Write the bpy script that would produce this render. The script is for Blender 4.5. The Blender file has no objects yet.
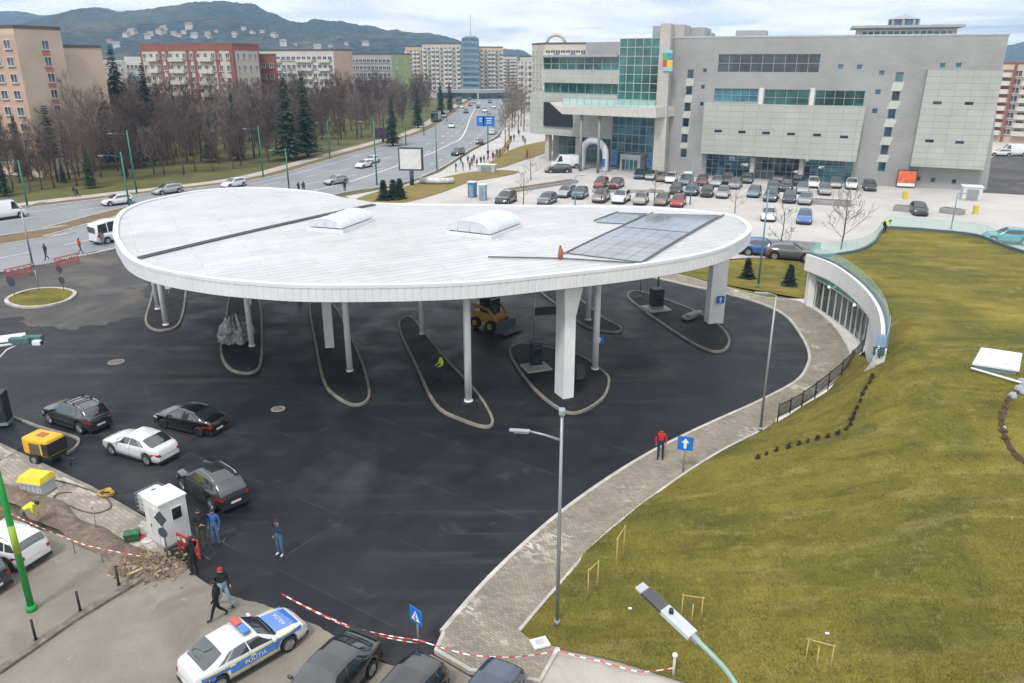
import bpy, bmesh, math, random
import numpy as np
from mathutils import Vector, Matrix, noise
from mathutils.geometry import delaunay_2d_cdt
R = math.radians
PI = math.pi
rnd = random.Random(7)
scene = bpy.context.scene
COL = scene.collection

# ------------------------------------------------------------------ camera
H = 19.5; FPX = 780.0; PITCH = math.atan(281.5/780.0)
cp, sp = math.cos(PITCH), math.sin(PITCH)
cam_d = bpy.data.cameras.new("camera"); cam = bpy.data.objects.new("camera", cam_d); COL.objects.link(cam)
cam_d.sensor_width = 36; cam_d.lens = FPX*36/1024; cam_d.clip_end = 12000; cam_d.clip_start = .2
cam.location = (0, 0, H); cam.rotation_euler = (PI/2-PITCH, 0, 0)
scene.camera = cam

# ------------------------------------------------------------------ sky and sun
SUN_EL, SUN_AZ = R(54), R(206)          # azimuth clockwise from +Y
world = bpy.data.worlds.new("World"); scene.world = world; world.use_nodes = True
nt = world.node_tree; nd = nt.nodes; lk = nt.links
nd.clear()
out = nd.new('ShaderNodeOutputWorld'); bg = nd.new('ShaderNodeBackground'); bg.inputs[1].default_value = .108
sky = nd.new('ShaderNodeTexSky'); sky.sky_type = 'NISHITA'; sky.sun_disc = False
sky.sun_elevation = SUN_EL; sky.sun_rotation = SUN_AZ; sky.air_density = 1.0; sky.dust_density = 1.5
tc = nd.new('ShaderNodeTexCoord'); sep = nd.new('ShaderNodeSeparateXYZ'); lk.new(tc.outputs['Generated'], sep.inputs[0])
zc = nd.new('ShaderNodeMath'); zc.operation = 'MAXIMUM'; lk.new(sep.outputs[2], zc.inputs[0]); zc.inputs[1].default_value = 0.0
za = nd.new('ShaderNodeMath'); za.operation = 'ADD'; lk.new(zc.outputs[0], za.inputs[0]); za.inputs[1].default_value = .10
dx = nd.new('ShaderNodeMath'); dx.operation = 'DIVIDE'; lk.new(sep.outputs[0], dx.inputs[0]); lk.new(za.outputs[0], dx.inputs[1])
dy = nd.new('ShaderNodeMath'); dy.operation = 'DIVIDE'; lk.new(sep.outputs[1], dy.inputs[0]); lk.new(za.outputs[0], dy.inputs[1])
cmb = nd.new('ShaderNodeCombineXYZ'); lk.new(dx.outputs[0], cmb.inputs[0]); lk.new(dy.outputs[0], cmb.inputs[1])
n1 = nd.new('ShaderNodeTexNoise'); n1.inputs['Scale'].default_value = .55; n1.inputs['Detail'].default_value = 8; n1.inputs['Roughness'].default_value = .55
n1.inputs['Distortion'].default_value = .6
lk.new(cmb.outputs[0], n1.inputs['Vector'])
cov = nd.new('ShaderNodeValToRGB'); cov.color_ramp.elements[0].position = .27; cov.color_ramp.elements[1].position = .44
lk.new(n1.outputs[0], cov.inputs[0])
n2 = nd.new('ShaderNodeTexNoise'); n2.inputs['Scale'].default_value = 1.1; n2.inputs['Detail'].default_value = 6
lk.new(cmb.outputs[0], n2.inputs['Vector'])
ccol = nd.new('ShaderNodeValToRGB')
ccol.color_ramp.elements[0].position = .36; ccol.color_ramp.elements[0].color = (9.4, 9.5, 9.7, 1)
ccol.color_ramp.elements[1].position = .58; ccol.color_ramp.elements[1].color = (13.2, 13.0, 12.7, 1)
lk.new(n2.outputs[0], ccol.inputs[0])
pale = nd.new('ShaderNodeMix'); pale.data_type = 'RGBA'; pale.inputs[0].default_value = .55
lk.new(sky.outputs[0], pale.inputs[6]); pale.inputs[7].default_value = (7.0, 8.2, 9.8, 1)
mx = nd.new('ShaderNodeMix'); mx.data_type = 'RGBA'
lk.new(cov.outputs[0], mx.inputs[0]); lk.new(pale.outputs[2], mx.inputs[6]); lk.new(ccol.outputs[0], mx.inputs[7])
lk.new(mx.outputs[2], bg.inputs[0]); lk.new(bg.outputs[0], out.inputs[0])

sd = bpy.data.lights.new("sun", 'SUN'); sd.energy = 2.5; sd.angle = R(12); sd.color = (1, .97, .92)
sun = bpy.data.objects.new("sun", sd); COL.objects.link(sun)
sdir = Vector((math.sin(SUN_AZ)*math.cos(SUN_EL), math.cos(SUN_AZ)*math.cos(SUN_EL), math.sin(SUN_EL)))
sun.rotation_euler = sdir.to_track_quat('Z', 'Y').to_euler(); sun.location = (-60, -60, 80)

vs = scene.view_settings
vs.view_transform = 'Standard'; vs.look = 'None'; vs.exposure = 0.06; vs.gamma = 1; vs.use_curve_mapping = False
scene.cycles.max_bounces = 6; scene.cycles.diffuse_bounces = 3; scene.cycles.glossy_bounces = 3
scene.cycles.transmission_bounces = 4; scene.cycles.transparent_max_bounces = 8; scene.cycles.volume_bounces = 1
scene.cycles.use_denoising = True

# ------------------------------------------------------------------ geometry from the view
def ray(px, py):
    a = (px-512)/FPX; b = (py-341.5)/FPX
    return Vector((a, cp-b*sp, -sp-b*cp))
def P(px, py, z=0.0):                      # point of height z seen at a pixel
    d = ray(px, py); t = (z-H)/d.z
    return Vector((d.x*t, d.y*t, z))
def D(px, py, Y):                          # point at forward distance Y seen at a pixel
    d = ray(px, py); t = Y/d.y
    return Vector((d.x*t, Y, H+d.z*t))
def PX(p):                                 # pixel of a world point
    r = Vector(p)-Vector((0, 0, H)); f = r.y*cp-r.z*sp; u = r.y*sp+r.z*cp
    return 512+FPX*r.x/f, 341.5-FPX*u/f

def smooth(pts, n=6, closed=False):        # Catmull-Rom
    pts = [Vector(p) for p in pts]; N = len(pts); o = []
    rng = range(N) if closed else range(N-1)
    for i in rng:
        if closed: a, b, c, d = pts[i-1], pts[i], pts[(i+1) % N], pts[(i+2) % N]
        else: a, b, c, d = pts[max(i-1, 0)], pts[i], pts[i+1], pts[min(i+2, N-1)]
        for k in range(n):
            t = k/n
            o.append(.5*((2*b)+(c-a)*t+(2*a-5*b+4*c-d)*t*t+(3*b-a-3*c+d)*t**3))
    if not closed: o.append(pts[-1].copy())
    return o

# ------------------------------------------------------------------ materials
MATS = {}
def newmat(name):
    m = bpy.data.materials.new(name); m.use_nodes = True
    return m, m.node_tree.nodes, m.node_tree.links, m.node_tree.nodes['Principled BSDF']
def N(nodes, t, **kw):
    n = nodes.new(t)
    for k, v in kw.items(): setattr(n, k, v)
    return n
def noise_node(nd, lk, vec, scale, detail=4, rough=.55, dist=0):
    n = N(nd, 'ShaderNodeTexNoise'); n.inputs['Scale'].default_value = scale; n.inputs['Detail'].default_value = detail
    n.inputs['Roughness'].default_value = rough; n.inputs['Distortion'].default_value = dist
    lk.new(vec, n.inputs['Vector']); return n
def ramp(nd, lk, src, stops):
    r = N(nd, 'ShaderNodeValToRGB'); e = r.color_ramp.elements
    while len(e) < len(stops): e.new(.5)
    for k, (p, c) in enumerate(stops):
        e[k].position = p; e[k].color = (*c, 1) if isinstance(c, (tuple, list)) else (c, c, c, 1)
    lk.new(src, r.inputs[0]); return r
def mixc(nd, lk, fac, a, b, mode='MIX'):
    m = N(nd, 'ShaderNodeMix'); m.data_type = 'RGBA'; m.blend_type = mode
    for k, v in ((0, fac), (6, a), (7, b)):
        if hasattr(v, 'links') or isinstance(v, bpy.types.NodeSocket): lk.new(v, m.inputs[k])
        elif k == 0: m.inputs[0].default_value = v
        else: m.inputs[k].default_value = (*v, 1)
    return m.outputs[2]
def bump(nd, lk, bs, src, strength=.3, dist=.02):
    b = N(nd, 'ShaderNodeBump'); b.inputs['Strength'].default_value = strength; b.inputs['Distance'].default_value = dist
    lk.new(src, b.inputs['Height']); lk.new(b.outputs[0], bs.inputs['Normal'])
def mat(name, col, rough=.6, metal=0, var=.12, scale=1.5, bmp=0, bscale=30, coat=0, spec=.5):
    if name in MATS: return MATS[name]
    m, nd, lk, bs = newmat(name)
    bs.inputs['Roughness'].default_value = rough; bs.inputs['Metallic'].default_value = metal
    bs.inputs['Coat Weight'].default_value = coat; bs.inputs['Coat Roughness'].default_value = .05
    bs.inputs['Specular IOR Level'].default_value = spec
    tcn = N(nd, 'ShaderNodeTexCoord')
    n = noise_node(nd, lk, tcn.outputs['Object'], scale, 5, .6)
    lo = tuple(max(0, c*(1-var)) for c in col); hi = tuple(min(1, c*(1+var)) for c in col)
    r = ramp(nd, lk, n.outputs[0], [(.3, lo), (.7, hi)])
    lk.new(r.outputs[0], bs.inputs['Base Color'])
    if bmp:
        b = noise_node(nd, lk, tcn.outputs['Object'], bscale, 3)
        bump(nd, lk, bs, b.outputs[0], bmp, .02)
    MATS[name] = m; return m
def emit_mat(name, col, s=1):
    m, nd, lk, bs = newmat(name); bs.inputs['Base Color'].default_value = (*col, 1)
    bs.inputs['Emission Color'].default_value = (*col, 1); bs.inputs['Emission Strength'].default_value = s
    MATS[name] = m; return m
def glass_mat(name, col, rough=.06, metal=.0, var=.5, scale=.4):   # dark reflective glazing with rooms seen dimly behind
    m, nd, lk, bs = newmat(name)
    tcn = N(nd, 'ShaderNodeTexCoord'); n = noise_node(nd, lk, tcn.outputs['Object'], scale, 3)
    r = ramp(nd, lk, n.outputs[0], [(.35, tuple(c*(1-var) for c in col)), (.65, tuple(min(1, c*(1+var)) for c in col))])
    lk.new(r.outputs[0], bs.inputs['Base Color'])
    bs.inputs['Roughness'].default_value = rough; bs.inputs['Metallic'].default_value = metal; bs.inputs['Specular IOR Level'].default_value = .8
    b = noise_node(nd, lk, tcn.outputs['Object'], .8, 2); bump(nd, lk, bs, b.outputs[0], .04, .05)
    MATS[name] = m; return m
def clear_glass(name, col, alpha):
    m, nd, lk, bs = newmat(name); bs.inputs['Base Color'].default_value = (*col, 1)
    bs.inputs['Roughness'].default_value = .08; bs.inputs['Alpha'].default_value = alpha
    MATS[name] = m; return m

# ------------------------------------------------------------------ mesh builder
class MB:
    def __init__(s): s.v = []; s.f = []; s.m = []; s.sm = []
    def add(s, vs_, fs_, mi=0, sm=False):
        o = len(s.v); s.v += [tuple(v) for v in vs_]
        for f in fs_: s.f.append(tuple(i+o for i in f)); s.m.append(mi); s.sm.append(sm)
    def box(s, c, size, rz=0, mi=0, rx=0, ry=0):
        hx, hy, hz = size[0]/2, size[1]/2, size[2]/2
        M = Matrix.Translation(Vector(c)) @ Matrix.Rotation(rz, 4, 'Z') @ Matrix.Rotation(ry, 4, 'Y') @ Matrix.Rotation(rx, 4, 'X')
        vs_ = [M @ Vector((x*hx, y*hy, z*hz)) for x in (-1, 1) for y in (-1, 1) for z in (-1, 1)]
        s.add(vs_, [(0, 1, 3, 2), (4, 6, 7, 5), (0, 4, 5, 1), (2, 3, 7, 6), (0, 2, 6, 4), (1, 5, 7, 3)], mi)
    def bbox(s, c, size, bev=.05, rz=0, mi=0):              # bevelled box
        bm = bmesh.new(); bmesh.ops.create_cube(bm, size=1)
        for v in bm.verts: v.co = Vector((v.co.x*size[0], v.co.y*size[1], v.co.z*size[2]))
        bmesh.ops.bevel(bm, geom=bm.edges[:], offset=bev, segments=2, affect='EDGES', profile=.5)
        M = Matrix.Translation(Vector(c)) @ Matrix.Rotation(rz, 4, 'Z')
        bm.verts.index_update()
        s.add([M @ v.co for v in bm.verts], [[v.index for v in f.verts] for f in bm.faces], mi, False); bm.free()
    def tube(s, pts, rad, n=8, mi=0, cap=True, sm=True):
        pts = [Vector(p) for p in pts]; k = len(pts)
        rr = rad if isinstance(rad, (list, tuple)) else [rad]*k
        vs_ = []; prev = None
        for i, p in enumerate(pts):
            t = (pts[min(i+1, k-1)]-pts[max(i-1, 0)])
            t = t.normalized() if t.length > 1e-9 else Vector((0, 0, 1))
            if prev is None:
                a = Vector((1, 0, 0)) if abs(t.x) < .8 else Vector((0, 1, 0)); u = t.cross(a).normalized()
            else:
                u = prev-t*prev.dot(t); u = u.normalized() if u.length > 1e-6 else t.orthogonal().normalized()
            prev = u; w = t.cross(u)
            for j in range(n):
                a = 2*PI*j/n; vs_.append(p+(u*math.cos(a)+w*math.sin(a))*rr[i])
        fs = [(i*n+j, i*n+(j+1) % n, (i+1)*n+(j+1) % n, (i+1)*n+j) for i in range(k-1) for j in range(n)]
        s.add(vs_, fs, mi, sm)
        if cap:
            o = len(s.v)-k*n
            s.f.append(tuple(o+j for j in reversed(range(n)))); s.m.append(mi); s.sm.append(False)
            s.f.append(tuple(o+(k-1)*n+j for j in range(n))); s.m.append(mi); s.sm.append(False)
    def prism(s, poly, z0, z1, mi=0):                        # poly: list of xy
        poly = [Vector((p[0], p[1], 0)) for p in poly]
        A = sum(poly[i].x*poly[(i+1) % len(poly)].y-poly[(i+1) % len(poly)].x*poly[i].y for i in range(len(poly)))
        if A < 0: poly.reverse()
        n = len(poly)
        vs_ = [(p.x, p.y, z0) for p in poly]+[(p.x, p.y, z1) for p in poly]
        s.add(vs_, [tuple(range(n-1, -1, -1)), tuple(range(n, 2*n))]+[(i, (i+1) % n, n+(i+1) % n, n+i) for i in range(n)], mi)
    def extrude(s, poly, vec, mi=0):                         # planar 3D polygon pushed along vec
        poly = [Vector(p) for p in poly]; vec = Vector(vec); n = len(poly)
        nrm = Vector((0, 0, 0))
        for i in range(n): nrm += poly[i].cross(poly[(i+1) % n])
        if nrm.dot(vec) < 0: poly.reverse()
        vs_ = poly+[p+vec for p in poly]
        s.add(vs_, [tuple(range(n-1, -1, -1)), tuple(range(n, 2*n))]+[(i, (i+1) % n, n+(i+1) % n, n+i) for i in range(n)], mi)
    def grid(s, fn, nu, nv, mi=0, sm=True):
        vs_ = [fn(i/nu, j/nv) for i in range(nu+1) for j in range(nv+1)]
        s.add(vs_, [(i*(nv+1)+j, (i+1)*(nv+1)+j, (i+1)*(nv+1)+j+1, i*(nv+1)+j+1) for i in range(nu) for j in range(nv)], mi, sm)
    def sphere(s, c, r, nu=12, nv=8, mi=0):
        c = Vector(c); r = r if isinstance(r, (tuple, list)) else (r, r, r)
        s.grid(lambda a, b: c+Vector((r[0]*math.cos(2*PI*a)*math.sin(PI*b), r[1]*math.sin(2*PI*a)*math.sin(PI*b), -r[2]*math.cos(PI*b))), nu, nv, mi)
    def ribbon(s, pts, width, z0, z1, mi=0, closed=False, side=0):   # a kerb along a path; side -1/1 shifts it
        pts = [Vector((p[0], p[1], 0)) for p in pts]; n = len(pts); vs_ = []
        for i, p in enumerate(pts):
            a = pts[i-1] if (i > 0 or closed) else p; b = pts[(i+1) % n] if (i < n-1 or closed) else p
            t = (b-a).normalized(); q = Vector((-t.y, t.x, 0)); l = q*(width*(.5+side*.5)); r = -q*(width*(.5-side*.5))
            vs_ += [(p.x+l.x, p.y+l.y, z0), (p.x+l.x, p.y+l.y, z1), (p.x+r.x, p.y+r.y, z1), (p.x+r.x, p.y+r.y, z0)]
        m = n if closed else n-1; fs = []
        for i in range(m):
            a, b = i*4, ((i+1) % n)*4
            fs += [(a+k, a+(k+1), b+(k+1), b+k) for k in range(3)]
        s.add(vs_, fs, mi)
        if not closed: s.add(vs_[:4], [(3, 2, 1, 0)], mi); s.add(vs_[-4:], [(0, 1, 2, 3)], mi)
    def build(s, name, mats, parent=None, world=False, loc=None):
        me = bpy.data.meshes.new(name)
        off = Vector((0, 0, 0))
        if world and parent is not None: off = parent_loc(parent)
        if loc is not None: off = Vector(loc)
        V = [(v[0]-off.x, v[1]-off.y, v[2]-off.z) for v in s.v]
        me.from_pydata(V, [], s.f)
        for m in (mats if isinstance(mats, (list, tuple)) else [mats]): me.materials.append(m)
        me.polygons.foreach_set('material_index', s.m); me.polygons.foreach_set('use_smooth', s.sm)
        uv = me.uv_layers.new(name='uv'); data = []
        for p in me.polygons:
            nx, ny, nz = p.normal
            if abs(nz) > .7:
                for i in p.vertices: data += [V[i][0], V[i][1]]
            else:
                l = math.hypot(nx, ny) or 1; tx, ty = -ny/l, nx/l
                for i in p.vertices: data += [V[i][0]*tx+V[i][1]*ty, V[i][2]]
        uv.data.foreach_set('uv', data)
        o = bpy.data.objects.new(name, me); COL.objects.link(o)
        if parent is not None: o.parent = parent
        if loc is not None: o.location = loc
        return o
def parent_loc(o):
    l = Vector((0, 0, 0))
    while o is not None: l += o.location; o = o.parent
    return l
def tag(o, label, cat, group=None):
    o['label'] = label; o['category'] = cat
    if group: o['group'] = group
    return o
def thing(name, label, cat, loc=(0, 0, 0), rz=0, group=None):
    o = bpy.data.objects.new(name, None); COL.objects.link(o); o.empty_display_size = .3
    o.location = loc; o.rotation_euler = (0, 0, rz); return tag(o, label, cat, group)
def struct(name, mb, m): o = mb.build(name, m); o['kind'] = 'structure'; return o
def copy_tree(o, parent=None):
    c = o.copy(); COL.objects.link(c)
    if parent is not None: c.parent = parent
    for ch in KIDS.get(o.name, []) or [x for x in o.children]: copy_tree(ch, c)
    return c
KIDS = {}
def dup(o, loc, rz=0, label=None, group=None, sc=None):
    c = copy_tree(o); c.location = loc; c.rotation_euler = (0, 0, rz)
    if label: c['label'] = label
    if group: c['group'] = group
    if sc: c.scale = (sc, sc, sc) if not isinstance(sc, tuple) else sc
    return c
def sheet(name, poly, z, m, kind='structure'):              # flat ground sheet from xy points
    mb = MB(); pts = [Vector((p[0], p[1])) for p in poly]
    edges = [(i, (i+1) % len(pts)) for i in range(len(pts))]
    V, E, F, *_ = delaunay_2d_cdt(pts, edges, [], 1, 1e-4)
    fs = []
    for f in F:
        a, b, c = (V[i] for i in f[:3])
        fs.append(f if (b-a).cross(c-a) > 0 else tuple(reversed(f)))
    mb.add([(v.x, v.y, z) for v in V], fs)
    o = mb.build(name, m); o['kind'] = kind; return o
# ================================================================== ground materials
def ground_mat(name, base, stops, scale, big=None, fine=60, finev=.25, rough=(.75, .95), bmp=.25, bdist=.01):
    m, nd, lk, bs = newmat(name); tcn = N(nd, 'ShaderNodeTexCoord'); V = tcn.outputs['Object']
    a = noise_node(nd, lk, V, scale, 7, .62, .4)
    c = ramp(nd, lk, a.outputs[0], stops).outputs[0]
    if big:
        for (s, lo, hi, colr, amt) in big:
            b = noise_node(nd, lk, V, s, 5, .6, .8)
            f = ramp(nd, lk, b.outputs[0], [(lo, 0.0), (hi, amt)])
            c = mixc(nd, lk, f.outputs[0], c, colr)
    g = noise_node(nd, lk, V, fine, 2, .7)
    gr = ramp(nd, lk, g.outputs[0], [(.3, 1-finev), (.7, 1+finev)])
    c = mixc(nd, lk, 1.0, c, gr.outputs[0], 'MULTIPLY')
    lk.new(c, bs.inputs['Base Color'])
    rr = ramp(nd, lk, a.outputs[0], [(.3, rough[0]), (.7, rough[1])]); lk.new(rr.outputs[0], bs.inputs['Roughness'])
    bump(nd, lk, bs, g.outputs[0], bmp, bdist); bs.inputs['Specular IOR Level'].default_value = .3
    MATS[name] = m; return m
A_NEW = streaky = ground_mat('fresh_asphalt', None, [(.3, (.009, .0098, .0145)), (.52, (.0145, .0155, .021)), (.75, (.025, .026, .032))], .3,
                   [(.09, .55, .70, (.050, .050, .054), .6), (.45, .62, .74, (.085, .078, .07), .4), (.2, .60, .64, (.008, .008, .011), .6)], 45, .35, (.42, .75), .4, .008)
def add_streaks(m, rot, colr, amt):
    nd, lk = m.node_tree.nodes, m.node_tree.links; bs = nd['Principled BSDF']; src = bs.inputs['Base Color'].links[0].from_socket
    tcn = N(nd, 'ShaderNodeTexCoord'); mp = N(nd, 'ShaderNodeMapping'); mp.inputs['Rotation'].default_value = (0, 0, R(rot)); mp.inputs['Scale'].default_value = (.05, .9, 1)
    lk.new(tcn.outputs['Object'], mp.inputs[0]); a = noise_node(nd, lk, mp.outputs[0], 1.0, 6, .6, .6)
    big = noise_node(nd, lk, tcn.outputs['Object'], .06, 3, .5); bf = ramp(nd, lk, big.outputs[0], [(.42, 0.0), (.62, 1.0)])
    f = ramp(nd, lk, a.outputs[0], [(.53, 0.0), (.66, amt)]); f2 = mixc(nd, lk, 1.0, f.outputs[0], bf.outputs[0], 'MULTIPLY')
    lk.new(mixc(nd, lk, f2, src, colr), bs.inputs['Base Color'])
add_streaks(A_NEW, -30, (.062, .058, .056), .75); add_streaks(A_NEW, 55, (.007, .007, .009), .8)
def add_joints(m, rot, w, h, colr, amt):           # seams between the laid strips
    nd, lk = m.node_tree.nodes, m.node_tree.links; bs = nd['Principled BSDF']; src = bs.inputs['Base Color'].links[0].from_socket
    tcn = N(nd, 'ShaderNodeTexCoord'); mp = N(nd, 'ShaderNodeMapping'); mp.inputs['Rotation'].default_value = (0, 0, R(rot)); lk.new(tcn.outputs['Object'], mp.inputs[0])
    br = N(nd, 'ShaderNodeTexBrick'); br.inputs['Scale'].default_value = 1; br.inputs['Brick Width'].default_value = w; br.inputs['Row Height'].default_value = h; br.inputs['Mortar Size'].default_value = .03
    br.inputs['Color1'].default_value = (.86, .86, .86, 1); br.inputs['Color2'].default_value = (1.18, 1.18, 1.18, 1); br.inputs['Mortar'].default_value = (1, 1, 1, 1); lk.new(mp.outputs[0], br.inputs['Vector'])
    c = mixc(nd, lk, 1.0, src, br.outputs[0], 'MULTIPLY'); nn_ = noise_node(nd, lk, tcn.outputs['Object'], .4, 3); ff = ramp(nd, lk, nn_.outputs[0], [(.4, 0.0), (.6, amt)])
    f2 = mixc(nd, lk, 1.0, ff.outputs[0], br.outputs['Fac'], 'MULTIPLY'); lk.new(mixc(nd, lk, f2, c, colr), bs.inputs['Base Color'])
add_joints(A_NEW, 33, 46, 4.3, (.05, .05, .052), .8)
A_OLD = ground_mat('old_asphalt', None, [(.3, (.19, .172, .15)), (.6, (.245, .222, .19)), (.8, (.30, .27, .235))], .5,
                   [(.25, .52, .7, (.14, .125, .11), .7), (1.1, .66, .70, (.36, .34, .31), .5), (.35, .6, .66, (.17, .15, .13), .6)], 50, .25, (.8, .95), .35, .008)
A_ROAD = ground_mat('road_asphalt', None, [(.3, (.20, .207, .225)), (.7, (.27, .277, .297))], .12,
                    [(.05, .5, .7, (.165, .17, .19), .6)], 20, .1, (.75, .9), .1)
A_MID = ground_mat('worn_asphalt', None, [(.3, (.045, .045, .048)), (.7, (.095, .09, .088))], .3,
                   [(.16, .5, .66, (.15, .135, .115), .7), (.4, .6, .7, (.03, .03, .033), .6)], 40, .2, (.6, .9), .3, .008)
C_LOT = ground_mat('concrete_paving', None, [(.3, (.42, .40, .385)), (.7, (.52, .50, .48))], .15,
                   [(.06, .55, .7, (.36, .34, .33), .6)], 12, .07, (.8, .95), .1)
C_PALE = ground_mat('pale_concrete', None, [(.3, (.36, .33, .29)), (.7, (.48, .44, .39))], .6,
                    [(.5, .55, .68, (.22, .19, .16), .6)], 30, .12, (.8, .95), .2)
DIRT = ground_mat('bare_dirt', None, [(.3, (.13, .10, .075)), (.7, (.24, .19, .15))], 1.2,
                  [(1.5, .55, .68, (.32, .27, .22), .7)], 30, .35, (.9, 1.), .8, .05)
GRAVEL = ground_mat('ground_cover', None, [(.3, (.09, .085, .05)), (.7, (.15, .13, .085))], .02,
                    [(.008, .5, .65, (.2, .17, .13), .6)], 2, .25, (.9, 1.), .3)
G_PARK = ground_mat('park_grass', None, [(.3, (.075, .075, .022)), (.6, (.12, .115, .035)), (.8, (.17, .14, .06))], .12,
                    [(.06, .5, .68, (.16, .13, .075), .8)], 5, .3, (.9, 1.), .4, .05)
G_DRY = ground_mat('dry_grass', None, [(.3, (.17, .13, .04)), (.7, (.24, .18, .06))], .25,
                   [(.3, .55, .7, (.12, .12, .035), .6)], 8, .25, (.9, 1.), .4, .05)
G_BROWN = ground_mat('brown_verge', None, [(.3, (.13, .095, .055)), (.7, (.2, .15, .085))], .6,
                     [(.5, .55, .7, (.10, .10, .035), .7)], 6, .3, (.9, 1.), .4, .05)
KERB = mat('kerb_stone', (.23, .21, .18), .85, var=.3, scale=1.2, bmp=.3)
KERB_L = mat('kerb_pale', (.45, .43, .40), .85, var=.25, scale=1.2, bmp=.3)

def grass_mat(name, g1, g2, g3, straw):
    m, nd, lk, bs = newmat(name); tcn = N(nd, 'ShaderNodeTexCoord'); V = tcn.outputs['Object']
    a = noise_node(nd, lk, V, .16, 6, .6, .6); c = ramp(nd, lk, a.outputs[0], [(.33, g1), (.52, g2), (.68, g3)]).outputs[0]
    # rolled turf lying in bands, each strip a touch different
    mp = N(nd, 'ShaderNodeMapping'); mp.inputs['Rotation'].default_value = (0, 0, R(-14)); mp.inputs['Scale'].default_value = (.22, .8, 1)
    lk.new(V, mp.inputs[0])
    b = noise_node(nd, lk, mp.outputs[0], 1.1, 5, .65, .5)
    f = ramp(nd, lk, b.outputs[0], [(.54, 0.0), (.70, .42)]); c = mixc(nd, lk, f.outputs[0], c, straw)
    f2 = ramp(nd, lk, b.outputs[0], [(.32, .45), (.45, 0.0)]); c = mixc(nd, lk, f2.outputs[0], c, tuple(x*.62 for x in g1))
    br = N(nd, 'ShaderNodeTexBrick'); br.inputs['Scale'].default_value = 1; br.inputs['Brick Width'].default_value = 3.2
    br.inputs['Row Height'].default_value = .8; br.inputs['Mortar Size'].default_value = .015
    br.inputs['Color1'].default_value = (.76, .78, .78, 1); br.inputs['Color2'].default_value = (1.26, 1.24, 1.16, 1); br.inputs['Mortar'].default_value = (.92, .92, .92, 1)
    mp2 = N(nd, 'ShaderNodeMapping'); mp2.inputs['Rotation'].default_value = (0, 0, R(8)); lk.new(V, mp2.inputs[0]); lk.new(mp2.outputs[0], br.inputs['Vector'])
    c = mixc(nd, lk, .55, c, br.outputs[0], 'MULTIPLY')
    pn = noise_node(nd, lk, V, 1.7, 5, .7, .3); pf = ramp(nd, lk, pn.outputs[0], [(.58, 0.0), (.72, .5)]); c = mixc(nd, lk, pf.outputs[0], c, straw)
    mp3 = N(nd, 'ShaderNodeMapping'); mp3.inputs['Scale'].default_value = (1, .35, 1); mp3.inputs['Rotation'].default_value = (0, 0, R(70)); lk.new(V, mp3.inputs[0])
    fi = noise_node(nd, lk, mp3.outputs[0], 14, 4, .8, 1.5); fr = ramp(nd, lk, fi.outputs[0], [(.3, .62), (.7, 1.4)])
    c = mixc(nd, lk, 1.0, c, fr.outputs[0], 'MULTIPLY')
    lk.new(c, bs.inputs['Base Color']); bs.inputs['Roughness'].default_value = .95; bs.inputs['Specular IOR Level'].default_value = .15
    bump(nd, lk, bs, fi.outputs[0], .8, .06); MATS[name] = m; return m
G_LAWN = grass_mat('turf', (.094, .100, .023), (.156, .138, .028), (.222, .180, .040), (.32, .265, .11))

def paver_mat(name, c1, c2, w=.22, h=.11, frost=(.55, .52, .48), frost_lo=.56):
    m, nd, lk, bs = newmat(name); tcn = N(nd, 'ShaderNodeTexCoord'); V = tcn.outputs['Object']
    mp = N(nd, 'ShaderNodeMapping'); mp.inputs['Rotation'].default_value = (0, 0, R(38)); lk.new(V, mp.inputs[0])
    br = N(nd, 'ShaderNodeTexBrick'); br.inputs['Scale'].default_value = 1; br.inputs['Brick Width'].default_value = w; br.inputs['Row Height'].default_value = h
    br.inputs['Mortar Size'].default_value = .008; br.inputs['Color1'].default_value = (*c1, 1); br.inputs['Color2'].default_value = (*c2, 1)
    br.inputs['Mortar'].default_value = (*[x*.5 for x in c1], 1); br.inputs['Bias'].default_value = -.1
    lk.new(mp.outputs[0], br.inputs['Vector'])
    # salt-white bloom on single stones: cell noise masked by a wider noise
    br2 = N(nd, 'ShaderNodeTexBrick'); br2.inputs['Scale'].default_value = 1; br2.inputs['Brick Width'].default_value = w; br2.inputs['Row Height'].default_value = h
    br2.inputs['Mortar Size'].default_value = .004; br2.inputs['Color1'].default_value = (0, 0, 0, 1); br2.inputs['Color2'].default_value = (1, 1, 1, 1); br2.inputs['Mortar'].default_value = (0, 0, 0, 1)
    lk.new(mp.outputs[0], br2.inputs['Vector'])
    big = noise_node(nd, lk, V, .28, 5, .65, .3); bf = ramp(nd, lk, big.outputs[0], [(frost_lo, 0.0), (frost_lo+.14, 1.0)])
    cell = ramp(nd, lk, br2.outputs[0], [(.35, 0.0), (.6, 1.0)])
    f = mixc(nd, lk, 1.0, bf.outputs[0], cell.outputs[0], 'MULTIPLY')
    c = mixc(nd, lk, f, br.outputs[0], frost)
    st = noise_node(nd, lk, V, .7, 5, .6); sr = ramp(nd, lk, st.outputs[0], [(.3, .78), (.7, 1.15)]); c = mixc(nd, lk, 1.0, c, sr.outputs[0], 'MULTIPLY')
    lk.new(c, bs.inputs['Base Color']); bs.inputs['Roughness'].default_value = .85
    bump(nd, lk, bs, br.outputs['Fac'], -.5, .008); MATS[name] = m; return m
PAVER = paver_mat('paving_stones', (.225, .20, .155), (.31, .275, .22))
PAVER_G = paver_mat('grey_paving', (.27, .235, .195), (.35, .31, .26), .4, .2, frost_lo=.50)
PAINT_W = mat('road_paint', (.62, .62, .62), .7, var=.25, scale=2)

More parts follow.
